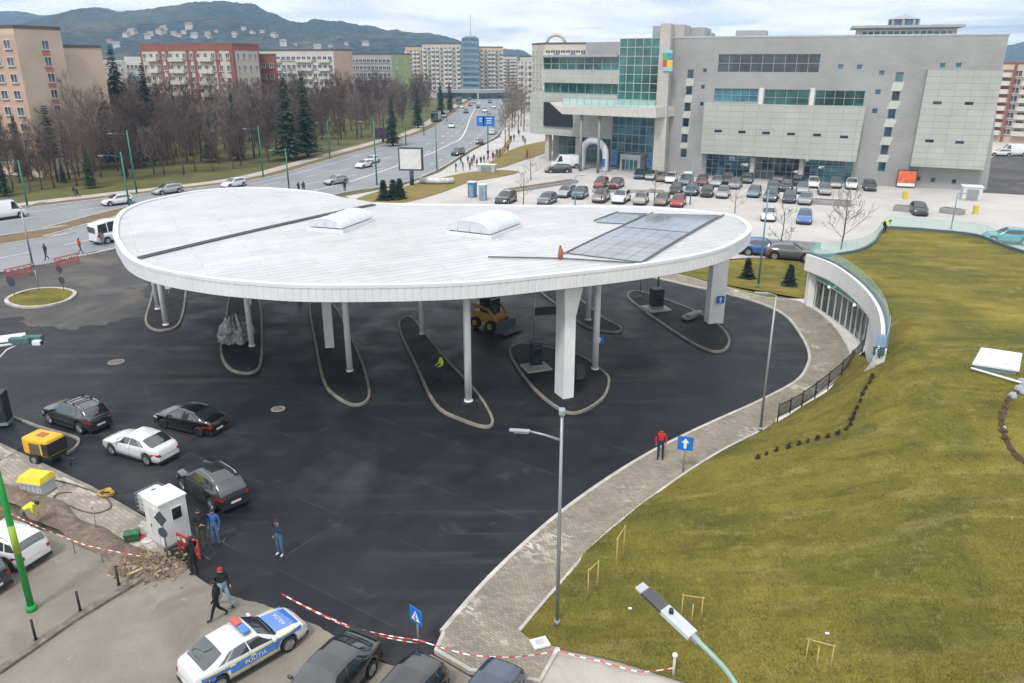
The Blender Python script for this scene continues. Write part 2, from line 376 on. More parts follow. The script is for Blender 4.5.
# ================================================================== ground, hills
mb = MB(); S = 3200
n = 40
mb.grid(lambda a, b: Vector(((a-.5)*2*S, -300+b*(S+300), -.14)), n, n, sm=False)
struct('ground', mb, GRAVEL)

HILL = ground_mat('hazed_wooded_hillside', None, [(.3, (.013, .026, .026)), (.55, (.026, .036, .034)), (.75, (.055, .056, .045))], .006,
                  [(.0025, .54, .66, (.095, .088, .045), .6), (.02, .58, .7, (.02, .035, .02), .8)], .05, .6, (.95, 1.), 1., 14)  # woodland tones shifted bluish, some distance haze painted into the colour
def hill(profile, Yr, Yb, seed, name, amp=14):
    xs = [p[0] for p in profile]
    def top(px):
        for (x0, y0), (x1, y1) in zip(profile, profile[1:]):
            if x0 <= px <= x1:
                t = (px-x0)/(x1-x0); t = t*t*(3-2*t)*.5+t*.5; return y0+(y1-y0)*t
        return profile[-1][1]
    mbh = MB()
    def fn(a, b):
        px = xs[0]+(xs[-1]-xs[0])*a
        p = D(px, top(px), Yr); zt = p.z
        if b <= .75:
            t = b/.75; Y = Yb+(Yr-Yb)*t; prof = .25*t+.75*(t*t*(3-2*t)); 
        else:
            t = 1-(b-.75)/.25; Y = Yr+(1-t)*500; prof = t
        x = p.x*(Y/Yr)**.6
        z = -1+(zt+1)*prof
        q = Vector((x*.004+seed, Y*.004, seed)); nn = noise.fractal(q, .9, 2.1, 6)
        z += nn*amp*min(1, prof*2.2)*(1 if b < .72 else .35)
        q2 = Vector((x*.05, Y*.03, seed)); z += (noise.noise(q2)*3.2+noise.noise(q2*4.1)*2.2)*min(1, prof*3)
        return Vector((x, Y, max(z, -2)))
    mbh.grid(fn, 420, 110)
    return struct(name, mbh, HILL)
hill([(-420, 40), (-120, 22), (-30, 13), (20, 11), (45, 15), (75, 16), (120, 14), (200, 20), (320, 40)], 2650, 1700, 3.1, 'hills')
hill([(-180, 64), (-20, 50), (25, 30), (50, 19), (72, 11), (95, 7), (125, 11), (150, 9), (185, 5), (225, 1), (256, 3), (273, 12), (290, 19), (306, 23), (325, 21), (342, 23), (365, 29), (390, 33), (430, 34), (455, 39), (475, 46), (500, 60)], 1750, 820, 8.7, 'hills')
hill([(440, 62), (490, 53), (505, 49), (520, 51), (535, 58), (620, 64)], 2300, 1800, 5.2, 'hills', 8)
hill([(940, 66), (985, 56), (1010, 44), (1040, 37), (1110, 30), (1230, 40)], 2500, 1800, 1.7, 'hills', 10)

# ================================================================== roads and lots (xy polygons taken from the ground points seen)
def gp(pts, z=0): return [P(x, y, z) for x, y in pts]
far_kerb = [Vector((-190, -35, 0)), Vector((-115, 53, 0))]+gp([(22, 209), (120, 197), (256, 180), (330, 160), (400, 140), (430, 130), (452, 115), (467, 104), (476, 97), (490, 88)])
near_kerb = [Vector((-150, -50, 0)), Vector((-92, 25, 0))]+gp([(0, 272), (56, 260), (113, 249)])+[Vector((-34, 105, 0))]+gp([(345, 192), (401, 183), (440, 168), (472, 148), (497, 135), (505, 118), (502, 104), (499, 97), (499, 88)])
fk, nk = smooth(far_kerb, 5), smooth(near_kerb, 5)
sheet('boulevard', fk+nk[::-1], -.02, A_ROAD)
mbk = MB(); mbk.ribbon(fk, .3, -.1, .10, side=1); mbk.ribbon(nk[12:], .3, -.1, .10, side=-1)
struct('road_kerbs', mbk, KERB_L)
# park beyond the road, with a path along it
pk = fk+[Vector((-60, 700, 0)), Vector((-420, 700, 0)), Vector((-420, -60, 0))]
sheet('park_ground', pk, -.08, G_PARK)
off = lambda pts, d: [Vector((p.x-(b-a).normalized().y*d, p.y+(b-a).normalized().x*d, 0)) for p, a, b in zip(pts, [pts[0]]+pts[:-1], pts[1:]+[pts[-1]])]
f1, f2 = off(fk, 3.2), off(fk, 6.0)
sheet('park_path', f1[:-6]+f2[:-6][::-1], -.05, C_PALE)
sheet('verge', off(fk, .3)[:-4]+off(fk, 3.1)[:-4][::-1], -.06, G_BROWN)
# median of brown grass between the carriageways
med = smooth([Vector((-120, 21, 0))]+gp([(0, 236), (44, 228), (94, 215), (135, 205), (165, 200)]), 5)
med2 = smooth([Vector((-117, 15, 0))]+gp([(0, 245), (44, 236.5), (95, 222), (136, 211), (170, 201)]), 5)
sheet('median', med+med2[::-1], .06, G_BROWN)
mbk = MB(); mbk.ribbon(med, .22, -.05, .1); mbk.ribbon(med2, .22, -.05, .1); struct('median_kerbs', mbk, KERB_L)
def dashes(mb, pts, w, on, offl, z):
    acc = 0; 
    for a, b in zip(pts, pts[1:]):
        L = (b-a).length; t = (b-a)/L if L else None; s = 0
        q = Vector((-t.y, t.x, 0))*w/2
        while s < L:
            ph = acc % (on+offl); st = min(L-s, (on-ph) if ph < on else (on+offl-ph))
            if st <= 1e-4: st = 1e-3
            if ph < on-1e-4:
                p0, p1 = a+t*s, a+t*(s+st)
                mb.add([(p.x, p.y, z) for p in (p0-q, p1-q, p1+q, p0+q)], [(0, 1, 2, 3)])
            s += st; acc += st
mbm = MB()
dashes(mbm, smooth(gp([(0, 258), (60, 246), (110, 235)]), 4), .18, 3, 4, .0)
dashes(mbm, smooth(gp([(0, 222), (60, 213), (120, 205), (200, 196), (300, 178), (370, 163), (440, 138), (468, 115), (480, 100)]), 4), .2, 4, 6, .0)
dashes(mbm, smooth(gp([(250, 192), (330, 180), (400, 163), (440, 145), (470, 120), (484, 104)]), 4), .2, 4, 6, .0)
dashes(mbm, smooth(gp([(280, 196), (345, 183), (424, 156), (450, 144), (461, 138), (467, 127), (472, 114), (480, 102)]), 5), .35, 500, .1, .0)
dashes(mbm, smooth(gp([(22, 213), (120, 200), (250, 184), (330, 164), (396, 144)]), 4), .15, 500, .1, .0)
dashes(mbm, smooth(gp([(430, 165), (465, 147), (485, 130), (492, 115)]), 4), .2, 3, 4, .0)
struct('lane_markings', mbm, PAINT_W)

# mall car park and plaza
lot = gp([(345, 196), (401, 186), (440, 172), (474, 150), (500, 137), (506, 120), (512, 112)])+[Vector((20, 420, 0)), Vector((150, 330, 0)), Vector((190, 60, 0)), Vector((75, 52, 0))]+gp([(830, 255), (800, 259), (750, 257), (690, 262), (600, 262), (430, 230)])
sheet('car_park', lot, -.04, C_LOT)
sheet('dry_verge', smooth(gp([(352, 203), (372, 193), (401, 187), (440, 178), (470, 172), (500, 170), (519, 172), (500, 177), (470, 182), (440, 193), (400, 203)]), 4, True), .02, G_DRY)
sheet('dry_verge', smooth(gp([(482, 168), (497, 158), (513, 149), (530, 144), (552, 140), (565, 141), (560, 148), (540, 155), (515, 163), (500, 168)]), 4, True), .02, G_DRY)
sheet('dry_verge', smooth(gp([(493, 156), (503, 147), (509, 138), (512, 139), (507, 150), (498, 158)]), 4, True), .02, G_DRY)
sheet('asphalt_lane', gp([(975, 192), (985, 160), (1010, 150), (1120, 152), (1120, 200)]), .0, A_MID)
sheet('car_park_aisle', gp([(515, 183), (580, 173), (640, 178), (720, 190), (760, 200), (700, 206), (520, 206)]), -.015, A_MID) if False else None

def rough_edge(pts, n=6, closed=True, amp=1.1):
    o = []
    for p in smooth(pts, 30, closed):
        q = Vector((p.x*.35, p.y*.35, 3)); o.append(p+Vector((noise.fractal(q, .7, 2.1, 5), noise.fractal(q+Vector((9, 3, 1)), .7, 2.1, 5), 0))*amp)
    return o
# forecourt of fresh asphalt
edge_in = [(444, 634), (494, 577), (551, 524), (600, 487), (649, 456), (690, 435), (720, 421), (764, 401), (798, 382), (809, 366), (810, 353), (802, 336), (787, 317), (764, 305), (730, 295), (690, 286), (659, 279), (620, 272), (560, 262)]
edge_out = [(518, 632), (555, 589), (604, 536), (666, 487), (720, 452), (775, 424), (815, 399), (846, 374), (851, 362), (846, 347), (829, 323), (802, 304), (783, 300), (762, 298), (720, 287), (674, 275), (620, 266), (560, 256)]
ein = smooth(gp(edge_in), 8); eout = smooth(gp(edge_out), 8)
fore = ein+[Vector((-10, 95, 0)), Vector((-28, 104, 0))]+[p+Vector((.2, -.2, 0)) for p in nk[2:24][::-1]]+[Vector((-70, 10, 0))]+gp([(-80, 440), (0, 447), (90, 490), (150, 525), (166, 560), (215, 592), (270, 612), (330, 640), (400, 668), (436, 652)])
sheet('forecourt', fore, .0, A_NEW)
# patches of older grey asphalt near the roundabout and tracked-in dust
sheet('worn_patch', rough_edge(gp([(-60, 300), (0, 274), (60, 261), (112, 251), (130, 262), (150, 285), (140, 312), (95, 325), (50, 330), (20, 318), (-40, 330)]), 6, True), .006, A_MID)
sheet('old_road', gp([(-260, 700), (0, 672), (75, 620), (148, 576), (160, 560)])+rough_edge(gp([(168, 556), (215, 588), (262, 603), (300, 618), (340, 640), (400, 664), (432, 654)]), 6, False, .16)+gp([(480, 683), (700, 700), (900, 760), (900, 1500), (-260, 1500)]), .006, A_OLD)
False and sheet('dusty_patch', smooth(gp([(240, 600), (270, 592), (310, 612), (345, 640), (400, 660), (440, 650), (470, 672), (430, 690), (360, 680), (290, 650)]), 6, True), .011, C_PALE)

# stone footpath that curls round the forecourt
mbs = MB()
_o = delaunay_2d_cdt
sheet('footpath', ein+eout[::-1], .12, PAVER)
foot_end = gp([(436, 652), (444, 634), (518, 632), (531, 643), (558, 650), (540, 683), (470, 672)])
sheet('footpath', foot_end, .116, PAVER)
mbk = MB(); mbk.ribbon(ein, .18, -.05, .128, side=1); mbk.ribbon(eout, .12, -.05, .132, side=-1)
mbk.ribbon(gp([(444, 634), (436, 652), (470, 672), (540, 683), (558, 650)]), .15, -.05, .124)
struct('footpath_kerb', mbk, KERB_L)
# pale concrete strip in front of the glass pavilion
pav_strip = smooth(gp([(783, 300), (802, 304), (829, 323), (846, 347), (851, 362)]), 6)
sheet('pavilion_apron', pav_strip+gp([(866, 352), (850, 336), (832, 320), (815, 309), (808, 305), (805, 300)]), .124, mat('white_paving', (.55, .54, .52), .8, var=.1))
# dirt track below the lawn
sheet('dirt_track', gp([(531, 643), (556, 640), (620, 645), (760, 690), (800, 720), (800, 800), (540, 800), (520, 683), (540, 683)]), .009, C_PALE)
# lower left: trodden pavement, trench of dug earth, paver strip
sheet('side_pavement', gp([(-200, 620), (-60, 530), (0, 524), (60, 536), (105, 550), (138, 566), (148, 575), (75, 619), (0, 671), (-200, 780)]), .10, A_OLD)
mbk = MB(); mbk.ribbon(gp([(-200, 785), (0, 672), (75, 620), (148, 576)]), .3, -.05, .125); struct('pavement_kerb', mbk, mat('kerb_dark', (.16, .14, .12), .9, var=.5, scale=3, bmp=.5))
sheet('paved_strip', gp([(-160, 430), (0, 447), (90, 490), (150, 525), (160, 556), (130, 548), (70, 515), (0, 490), (-160, 470)]), .115, PAVER_G)
mbk = MB(); mbk.ribbon(gp([(-160, 428), (0, 446), (90, 489), (150, 524), (164, 558)]), .2, -.05, .12); mbk.ribbon(gp([(0, 489), (70, 515), (130, 549), (158, 559)]), .15, -.05, .125); struct('strip_kerb', mbk, KERB)
mbk = MB(); mbk.ribbon(smooth(gp([(-60, 403), (0, 414), (40, 428), (72, 437), (79, 442), (75, 449), (66, 455)]), 5), .14, -.05, .12); struct('lane_kerb', mbk, KERB)

# lumpy dug earth beside the trench
mbd = MB(); tr = gp([(-40, 482), (20, 495), (70, 525), (120, 552), (150, 572)], .1)
trs = smooth(tr, 8)
def dirtf(a, b):
    i = a*(len(trs)-1); k = min(int(i), len(trs)-2); p = trs[k].lerp(trs[k+1], i-k); t = (trs[k+1]-trs[k]).normalized(); q = Vector((-t.y, t.x, 0))
    w = .95*(.6+.7*noise.noise(Vector((a*9, 0, 0)))+.5); s = (b-.5)*2
    z = .03+max(0, (1-s*s))*(.16+.2*abs(noise.fractal(Vector((a*40, b*5, 1)), .8, 2, 4)))
    return p+q*(s*w*.6)+Vector((0, 0, z*(1 if abs(s) < .99 else .2)))
mbd.grid(dirtf, 160, 14); struct('dug_earth', mbd, DIRT)

# bus platforms under the canopy: kerbed islands
ISL = [
 [(165, 331), (153, 330), (146, 322), (150, 305), (157, 283), (172, 279), (185, 284), (184, 308), (178, 326)],
 [(243, 374), (228, 368), (221, 350), (226, 320), (232, 293), (250, 291), (260, 305), (262, 335), (261, 362), (256, 372)],
 [(355, 406), (337, 398), (324, 382), (316, 345), (310, 305), (322, 296), (338, 312), (352, 340), (364, 370), (369, 398)],
 [(486, 428), (462, 421), (436, 406), (417, 368), (399, 327), (410, 318), (425, 335), (444, 358), (476, 393), (492, 420)],
 [(577, 414), (556, 408), (530, 385), (510, 354), (520, 345), (545, 348), (580, 357), (602, 372), (609, 382), (602, 400)],
 [(612, 333), (585, 327), (560, 308), (541, 292), (552, 286), (575, 297), (602, 318), (621, 329)],
 [(722, 352), (700, 348), (660, 323), (629, 299), (634, 292), (652, 296), (690, 310), (718, 326), (729, 341)]]
A_ISL = ground_mat('island_asphalt', None, [(.3, (.012, .0125, .015)), (.7, (.022, .022, .024))], .6, [(1.2, .6, .75, (.12, .115, .105), .5)], 40, .3, (.6, .9), .3, .008)  # platform asphalt toned darker, extra canopy shade put into the colour
for pts in ISL:
    c = smooth(gp(pts), 6, True)
    cen = sum(c, Vector())/len(c)
    sheet('bus_platform', [cen+(p-cen)*.985 for p in c], .11, A_ISL)
    mk = MB(); mk.ribbon(c, .16, -.05, .15, closed=True); struct('platform_kerb', mk, KERB)
# round grass island by the boulevard
c = smooth(gp([(7, 303), (12, 297), (30, 291), (52, 289), (70, 291), (75, 295), (66, 302), (45, 307), (22, 308)]), 6, True)
mk = MB(); mk.ribbon(c, .3, -.05, .17, closed=True); struct('island_kerb', mk, KERB_L)
sheet('grass_island', c, .13, G_LAWN)
# sunken covers and small pale patches on the asphalt
def cover(px, py, r, name='manhole_cover'):
    p = P(px, py); mbc = MB(); mbc.prism([(p.x+r*math.cos(a*PI/12), p.y+r*math.sin(a*PI/12)) for a in range(24)], -.02, .016)
    mbc.ribbon([(p.x+(r+.06)*math.cos(a*PI/12), p.y+(r+.06)*math.sin(a*PI/12)) for a in range(24)], .12, -.02, .012, mi=1, closed=True)
    return mbc.build(name, [mat('cast_iron', (.16, .14, .12), .7, var=.3, bmp=.3), mat('concrete_ring', (.26, .24, .21), .9)], loc=p)
tag(cover(116, 362, .42), 'round iron manhole cover in the asphalt left of the parked dark cars', 'manhole cover')
tag(cover(278, 409, .3), 'round pale manhole cover on dark asphalt below the second kerbed platform', 'manhole cover')
tag(cover(19, 298, .0+.35), 'small round cover on the ground beside the oval grass island', 'manhole cover')

# ================================================================== the lawn: a mound of turf rising to the pavilion roof
ROOF = 4.5
par = [(806, 254), (830, 263), (850, 276), (866, 291), (877, 308), (881, 326), (879, 344)]      # parapet crest at roof height
par_w = smooth([P(x, y, ROOF) for x, y in par]+[P(872, 361, 3.4), P(861, 374, 1.8)], 8)
SC = [(840, 255, 4.4), (860, 251, 4.4), (874, 243, 4.4), (880, 234, 4.4), (886, 228, 4.4)]
FARE = [(886, 228, 4.4), (930, 231, 4.4), (975, 236, 4.4), (1000, 245, 4.4), (1024, 253, 4.4), (1100, 274, 4.4)]
ctrl = []
for x, y in edge_out[:8]: ctrl.append((P(x, y), .1))
ctrl.append((P(848, 376), .35))
for p in par_w[::4]: ctrl.append((p+Vector((.6, -.2, 0)), min(p.z-.15, 4.35)))
for x, y, z in SC+FARE: ctrl.append((P(x, y, z), z-.05))
for x, y, z in [(558, 652, .08), (620, 664, .08), (700, 690, .1), (900, 760, .5), (1100, 760, 1.2), (620, 590, .35), (700, 540, .8), (700, 620, .45), (800, 640, .7), (790, 480, 1.2), (840, 430, 1.9), (870, 395, 3.2), (900, 420, 3.3), (900, 350, 4.3), (960, 300, 4.4), (1000, 345, 4.4), (950, 420, 3.6), (1000, 390, 4.0), (900, 520, 2.0), (1000, 560, 2.2), (1010, 460, 3.0), (950, 640, 1.2), (1100, 400, 4.0), (1120, 560, 2.4), (1160, 330, 4.4)]:
    ctrl.append((P(x, y, z), z))
CX = np.array([[c[0].x, c[0].y] for c in ctrl]); CZ = np.array([c[1] for c in ctrl])
def tps(r): return np.where(r > 1e-6, r*r*np.log(np.maximum(r, 1e-6)), 0)
nC = len(CX); K = tps(np.linalg.norm(CX[:, None]-CX[None], axis=2))+np.eye(nC)*8.0
Pm = np.hstack([np.ones((nC, 1)), CX]); Amat = np.block([[K, Pm], [Pm.T, np.zeros((3, 3))]])
SOL = np.linalg.solve(Amat, np.concatenate([CZ, np.zeros(3)]))
def lawn_z(x, y):
    r = np.hypot(CX[:, 0]-x, CX[:, 1]-y); z = float(tps(r) @ SOL[:nC]+SOL[nC]+SOL[nC+1]*x+SOL[nC+2]*y)
    return min(max(z, .06), 4.45)
def PL(px, py):
    z = 1.0
    for _ in range(25): p = P(px, py, z); z = .5*z+.5*lawn_z(p.x, p.y)
    return P(px, py, z)
inner = [p+(Vector((p.x, p.y, 0))-Vector((0, 55, 0))).normalized()*.45 for p in par_w]
bound = eout[:56]+[P(851, 376), ]
bound = [p for p in eout if PX(p)[0] <= 851 and PX(p)[1] > 370]+[P(854, 376)]
bound += [Vector((p.x, p.y, 0)) for p in inner[::-1][1:]]
bound += [Vector((*P(x, y, z)[:2], 0)) for x, y, z in SC[1:]]
far_pts = smooth([P(*q) for q in FARE], 6)
bound += [Vector((p.x, p.y, 0)) for p in far_pts[1:]]
bound += [Vector((64, 30, 0)), Vector((40, 8, 0))]+[Vector((*P(x, y)[:2], 0)) for x, y in [(900, 762), (700, 690), (620, 664), (558, 650), (531, 643)]]
bd = []
for i, a in enumerate(bound):
    b = bound[(i+1) % len(bound)]; L = (b-a).length
    if L < .02: continue
    for k in range(max(1, int(L/.8))): bd.append(Vector((a.x, a.y)).lerp(Vector((b.x, b.y)), k/max(1, int(L/.8))))
pts = list(bd); edges = [(i, (i+1) % len(bd)) for i in range(len(bd))]
yy = 8.0
while yy < 80:
    xx = -4.0
    while xx < 66: pts.append(Vector((xx+rnd.random()*.2, yy+rnd.random()*.2))); xx += .85
    yy += .85
Vv, Ee, Ff, *_ = delaunay_2d_cdt(pts, edges, [], 1, 1e-4)
mb = MB(); VZ = [(v.x, v.y, lawn_z(v.x, v.y)+.03*noise.noise(Vector((v.x*.7, v.y*.7, 0)))) for v in Vv]
mb.add(VZ, [f if (Vv[f[1]]-Vv[f[0]]).cross(Vv[f[2]]-Vv[f[0]]) > 0 else tuple(reversed(f)) for f in Ff], sm=True)
struct('lawn', mb, G_LAWN)
# flat lawn between the footpath and the car park
sheet('side_lawn', [p for p in eout if 560 < PX(p)[0] < 803 and PX(p)[1] < 305][::-1]+gp([(600, 256), (680, 266), (720, 262), (752, 258), (800, 262), (812, 275), (808, 300)]), .06, G_LAWN)
# ================================================================== bus station canopy
WHITE_M = mat('white_metal', (.66, .67, .69), .45, var=.05, scale=.6)
COLW = mat('column_paint', (.74, .75, .76), .5, var=.08, scale=.8)
def roof_mat():
    m, nd, lk, bs = newmat('roof_membrane'); tcn = N(nd, 'ShaderNodeTexCoord'); V = tcn.outputs['Object']
    a = noise_node(nd, lk, V, .12, 6, .6, .5); c = ramp(nd, lk, a.outputs[0], [(.3, (.47, .47, .485)), (.7, (.545, .55, .57))]).outputs[0]
    mp = N(nd, 'ShaderNodeMapping'); mp.inputs['Rotation'].default_value = (0, 0, R(-28)); lk.new(V, mp.inputs[0])
    w = N(nd, 'ShaderNodeTexWave'); w.inputs['Scale'].default_value = .52; w.inputs['Distortion'].default_value = .0; w.bands_direction = 'Y'; lk.new(mp.outputs[0], w.inputs['Vector'])
    r = ramp(nd, lk, w.outputs[0], [(.80, 1.0), (.97, .80)]); c = mixc(nd, lk, 1.0, c, r.outputs[0], 'MULTIPLY')
    br = N(nd, 'ShaderNodeTexBrick'); br.inputs['Scale'].default_value = 1; br.inputs['Brick Width'].default_value = 6; br.inputs['Row Height'].default_value = 1.2; br.inputs['Mortar Size'].default_value = .02
    br.inputs['Color1'].default_value = (.95, .95, .95, 1); br.inputs['Color2'].default_value = (1.03, 1.03, 1.03, 1); br.inputs['Mortar'].default_value = (.68, .68, .69, 1)
    lk.new(mp.outputs[0], br.inputs['Vector']); c = mixc(nd, lk, 1.0, c, br.outputs[0], 'MULTIPLY')
    st = noise_node(nd, lk, V, .5, 6, .7, 1); sr = ramp(nd, lk, st.outputs[0], [(.32, .90), (.58, 1.03)]); c = mixc(nd, lk, 1.0, c, sr.outputs[0], 'MULTIPLY')
    lk.new(c, bs.inputs['Base Color']); bs.inputs['Roughness'].default_value = .55
    bump(nd, lk, bs, w.outputs[0], .25, .02); return m
ROOFM = roof_mat()
ZR = 8.3
outl = [(115, 234), (119, 216), (135, 206), (160, 199), (205, 191), (258, 188.5), (315, 193), (352, 202), (400, 205), (480, 206), (560, 207), (640, 208), (700, 212), (735, 217.5), (749, 227), (746, 236), (724, 248.5), (686, 258.5), (628, 267.5), (552, 276), (476, 283.5), (400, 286.5), (311, 287), (254, 284), (205, 279), (156, 270), (131, 260), (120, 247)]
OUT = smooth([P(x, y, ZR) for x, y in outl], 26, True)
cen = Vector((-4.5, 57, 0))
angs = sorted((math.atan2(p.y-cen.y, p.x-cen.x), math.hypot(p.x-cen.x, p.y-cen.y)) for p in OUT)
AX = np.array([a for a, _ in angs]); AR = np.array([r for _, r in angs])
def roof_z(x, y):
    r = math.hypot(x-cen.x, y-cen.y)/np.interp(math.atan2(y-cen.y, x-cen.x), AX, AR, period=2*PI)
    return ZR+.35*max(0, 1-r*r)
def RP(px, py, up=0):
    z = ZR
    for _ in range(8): p = P(px, py, z); z = roof_z(p.x, p.y)
    p = P(px, py, z); p.z += up; return p
CAN = thing('bus_station_canopy', 'large white drop-shaped canopy roof on white columns over the dark bus platforms', 'canopy', (cen.x, cen.y, 0))
mb = MB(); nO = len(OUT); rings = [0, .2, .4, .6, .8, .93, 1.0]
vs_ = []
for k, r in enumerate(rings):
    for p in OUT: q = cen+(Vector((p.x, p.y, 0))-cen)*r; vs_.append((q.x, q.y, ZR+.35*(1-r*r)))
mb.add(vs_, [(k*nO+i, (k+1)*nO+i, (k+1)*nO+(i+1) % nO, k*nO+(i+1) % nO)[::-1] for k in range(len(rings)-1) for i in range(nO)][::1], sm=True)
me_ = mb.build('roof_deck', ROOFM, CAN, world=True)
bm = bmesh.new(); bm.from_mesh(me_.data); bmesh.ops.remove_doubles(bm, verts=bm.verts, dist=1e-4); bmesh.ops.recalc_face_normals(bm, faces=bm.faces)
if sum(f.normal.z for f in bm.faces) < 0: bmesh.ops.reverse_faces(bm, faces=bm.faces)
bm.to_mesh(me_.data); bm.free()
# ribbed fascia: every other rib stands 3 cm proud
cum = [0]; 
for a, b in zip(OUT, OUT[1:]+OUT[:1]): cum.append(cum[-1]+(b-a).length)
Ltot = cum[-1]; nr = int(Ltot/.42); rib = []
def on_out(s):
    s %= Ltot; i = int(np.searchsorted(cum, s)-1); i = max(0, min(i, nO-1)); t = (s-cum[i])/max(1e-6, cum[i+1]-cum[i])
    a, b = OUT[i], OUT[(i+1) % nO]; p = a.lerp(b, t); d = (b-a).normalized(); nrm = Vector((d.y, -d.x, 0))
    if nrm.dot(p-Vector((cen.x, cen.y, p.z))) < 0: nrm = -nrm
    return p, nrm
for k in range(nr):
    for (fr, pr) in ((0, .095), (.72, .095), (.80, .07), (.92, .07)):
        p, nn_ = on_out((k+fr)/nr*Ltot); rib.append(p+nn_*pr)
nR = len(rib); vs_ = [(p.x, p.y, ZR+.10) for p in rib]+[(p.x, p.y, ZR-.79) for p in rib]
mb = MB(); mb.add(vs_, [(i, nR+i, nR+(i+1) % nR, (i+1) % nR) for i in range(nR)])
mb.build('fascia', WHITE_M, CAN, world=True)
mb = MB(); rim = [on_out(k/400*Ltot) for k in range(400)]
mb.ribbon([p-n_*.05 for p, n_ in rim], .34, ZR-.05, ZR+.13, closed=True); mb.build('roof_rim', WHITE_M, CAN, world=True)
mb = MB(); q = [p+n_*.03 for p, n_ in rim]; mb.prism([(p.x, p.y) for p in q], ZR-.83, ZR-.77); mb.build('soffit', mat('soffit_panel', (.20, .20, .21), .7, var=.1, scale=.3), CAN, world=True)  # soffit colour darkened to deepen the shade under the roof
def column(px, py, r):
    p = P(px, py, .1); mb = MB(); mb.tube([p, (p.x, p.y, ZR-.81)], r, 20); mb.tube([(p.x, p.y, .08), (p.x, p.y, .2)], r*1.25, 20)
    o = mb.build('column', COLW, CAN); o.location = p-cen; o.data.transform(Matrix.Translation(-p)); return o
for px, py, r in [(166, 325, .19), (158, 309, .19), (252, 346, .19), (350, 371, .2), (422, 334, .17), (468.5, 401, .22), (595, 369, .21), (588, 320, .2), (480, 303, .19), (300, 300, .19)]:
    column(px, py, r)
def pillar(px, py, w, d, rz, flare=1.0, to=None):
    p = P(px, py, .1); mb = MB(); c, s_ = math.cos(rz), math.sin(rz)
    def q(x, y, z): return (p.x+x*c-y*s_, p.y+x*s_+y*c, z)
    prof = [(.08, 1, 0), (5.3, 1, 0), (ZR-.81, flare, .12*(flare-1))]
    vs_ = []
    for z, k, sh in prof: vs_ += [q(-w/2*(1+(k-1)*.25), -d/2, z), q(w/2*k+sh, -d/2, z), q(w/2*k+sh, d/2, z), q(-w/2*(1+(k-1)*.25), d/2, z)]
    fs = [(a+i, a+(i+1) % 4, a+4+(i+1) % 4, a+4+i) for a in (0, 4) for i in range(4)]+[(3, 2, 1, 0), (8, 9, 10, 11)]
    mb.add(vs_, fs); o = mb.build('pillar', COLW, CAN); o.location = p-cen; o.data.transform(Matrix.Translation(-p))
pillar(564, 395, .72, 1.15, R(24), 2.1); pillar(713.5, 322, 1.25, .8, R(12), 1.25); pillar(330, 347, .62, .45, R(8))
# expansion joint: a low dark ladder strip across the roof
mb = MB(); a, b = RP(139, 259, .04), RP(374, 205.3, .04); d = (b-a); q = Vector((-d.y, d.x, 0)).normalized()
for s_ in (-.17, .17): mb.tube([a.lerp(b, k/30)+q*s_+Vector((0, 0, roof_z(*(a.lerp(b, k/30)).xy)+.08-a.lerp(b, k/30).z)) for k in range(31)], .045, 5)
for k in range(120):
    c_ = a.lerp(b, (k+.5)/120); mb.box((c_.x, c_.y, roof_z(c_.x, c_.y)+.05), (.36, .12, .05), math.atan2(q.y, q.x))
mb.build('expansion_joint', mat('dark_galvanised', (.13, .13, .14), .6, .5), CAN, world=True)
# barrel skylights
SKG = glass_mat('skylight_sheet', (.55, .58, .62), .35, var=.1)
for (c0, c1, w) in (((325.5, 232, ), (357, 220), 2.6), ((469, 236.5), (500, 224.5), 3.3)):
    A, B = RP(*c0), RP(*c1); A.z = B.z = ZR+.32; d = (B-A).normalized(); q = Vector((d.y, -d.x, 0)); h = w*.22
    mb = MB(); arc = lambda t: (math.cos(PI*(1-t)), math.sin(PI*t))
    mb.grid(lambda u, v: A.lerp(B, u)+q*(arc(v)[0]*w/2)+Vector((0, 0, .28+arc(v)[1]*h)), 6, 14)
    for E in (A, B):
        mb.add([E+q*(arc(k/14)[0]*w/2)+Vector((0, 0, .28+arc(k/14)[1]*h)) for k in range(15)], [tuple(range(15))])
    f = MB(); f.box(((A.x+B.x)/2, (A.y+B.y)/2, A.z+.06), (w+.16, (B-A).length+.16, .30), math.atan2(q.y, q.x))
    for u in (0, .25, .5, .75, 1): f.tube([A.lerp(B, u)+q*(arc(k/14)[0]*(w/2+.01))+Vector((0, 0, .28+arc(k/14)[1]*(h+.01))) for k in range(15)], .025, 6)
    for E in (A-d*.03, B+d*.03):
        for t in (.32, .5, .68): f.tube([E+q*(arc(t)[0]*w/2)+Vector((0, 0, .2)), E+q*(arc(t)[0]*w/2)+Vector((0, 0, .28+arc(t)[1]*h))], .03, 5)
    sk = f.build('skylight', WHITE_M, CAN, world=True); g = mb.build('glazing', SKG); g.parent = sk; g.location = -cen
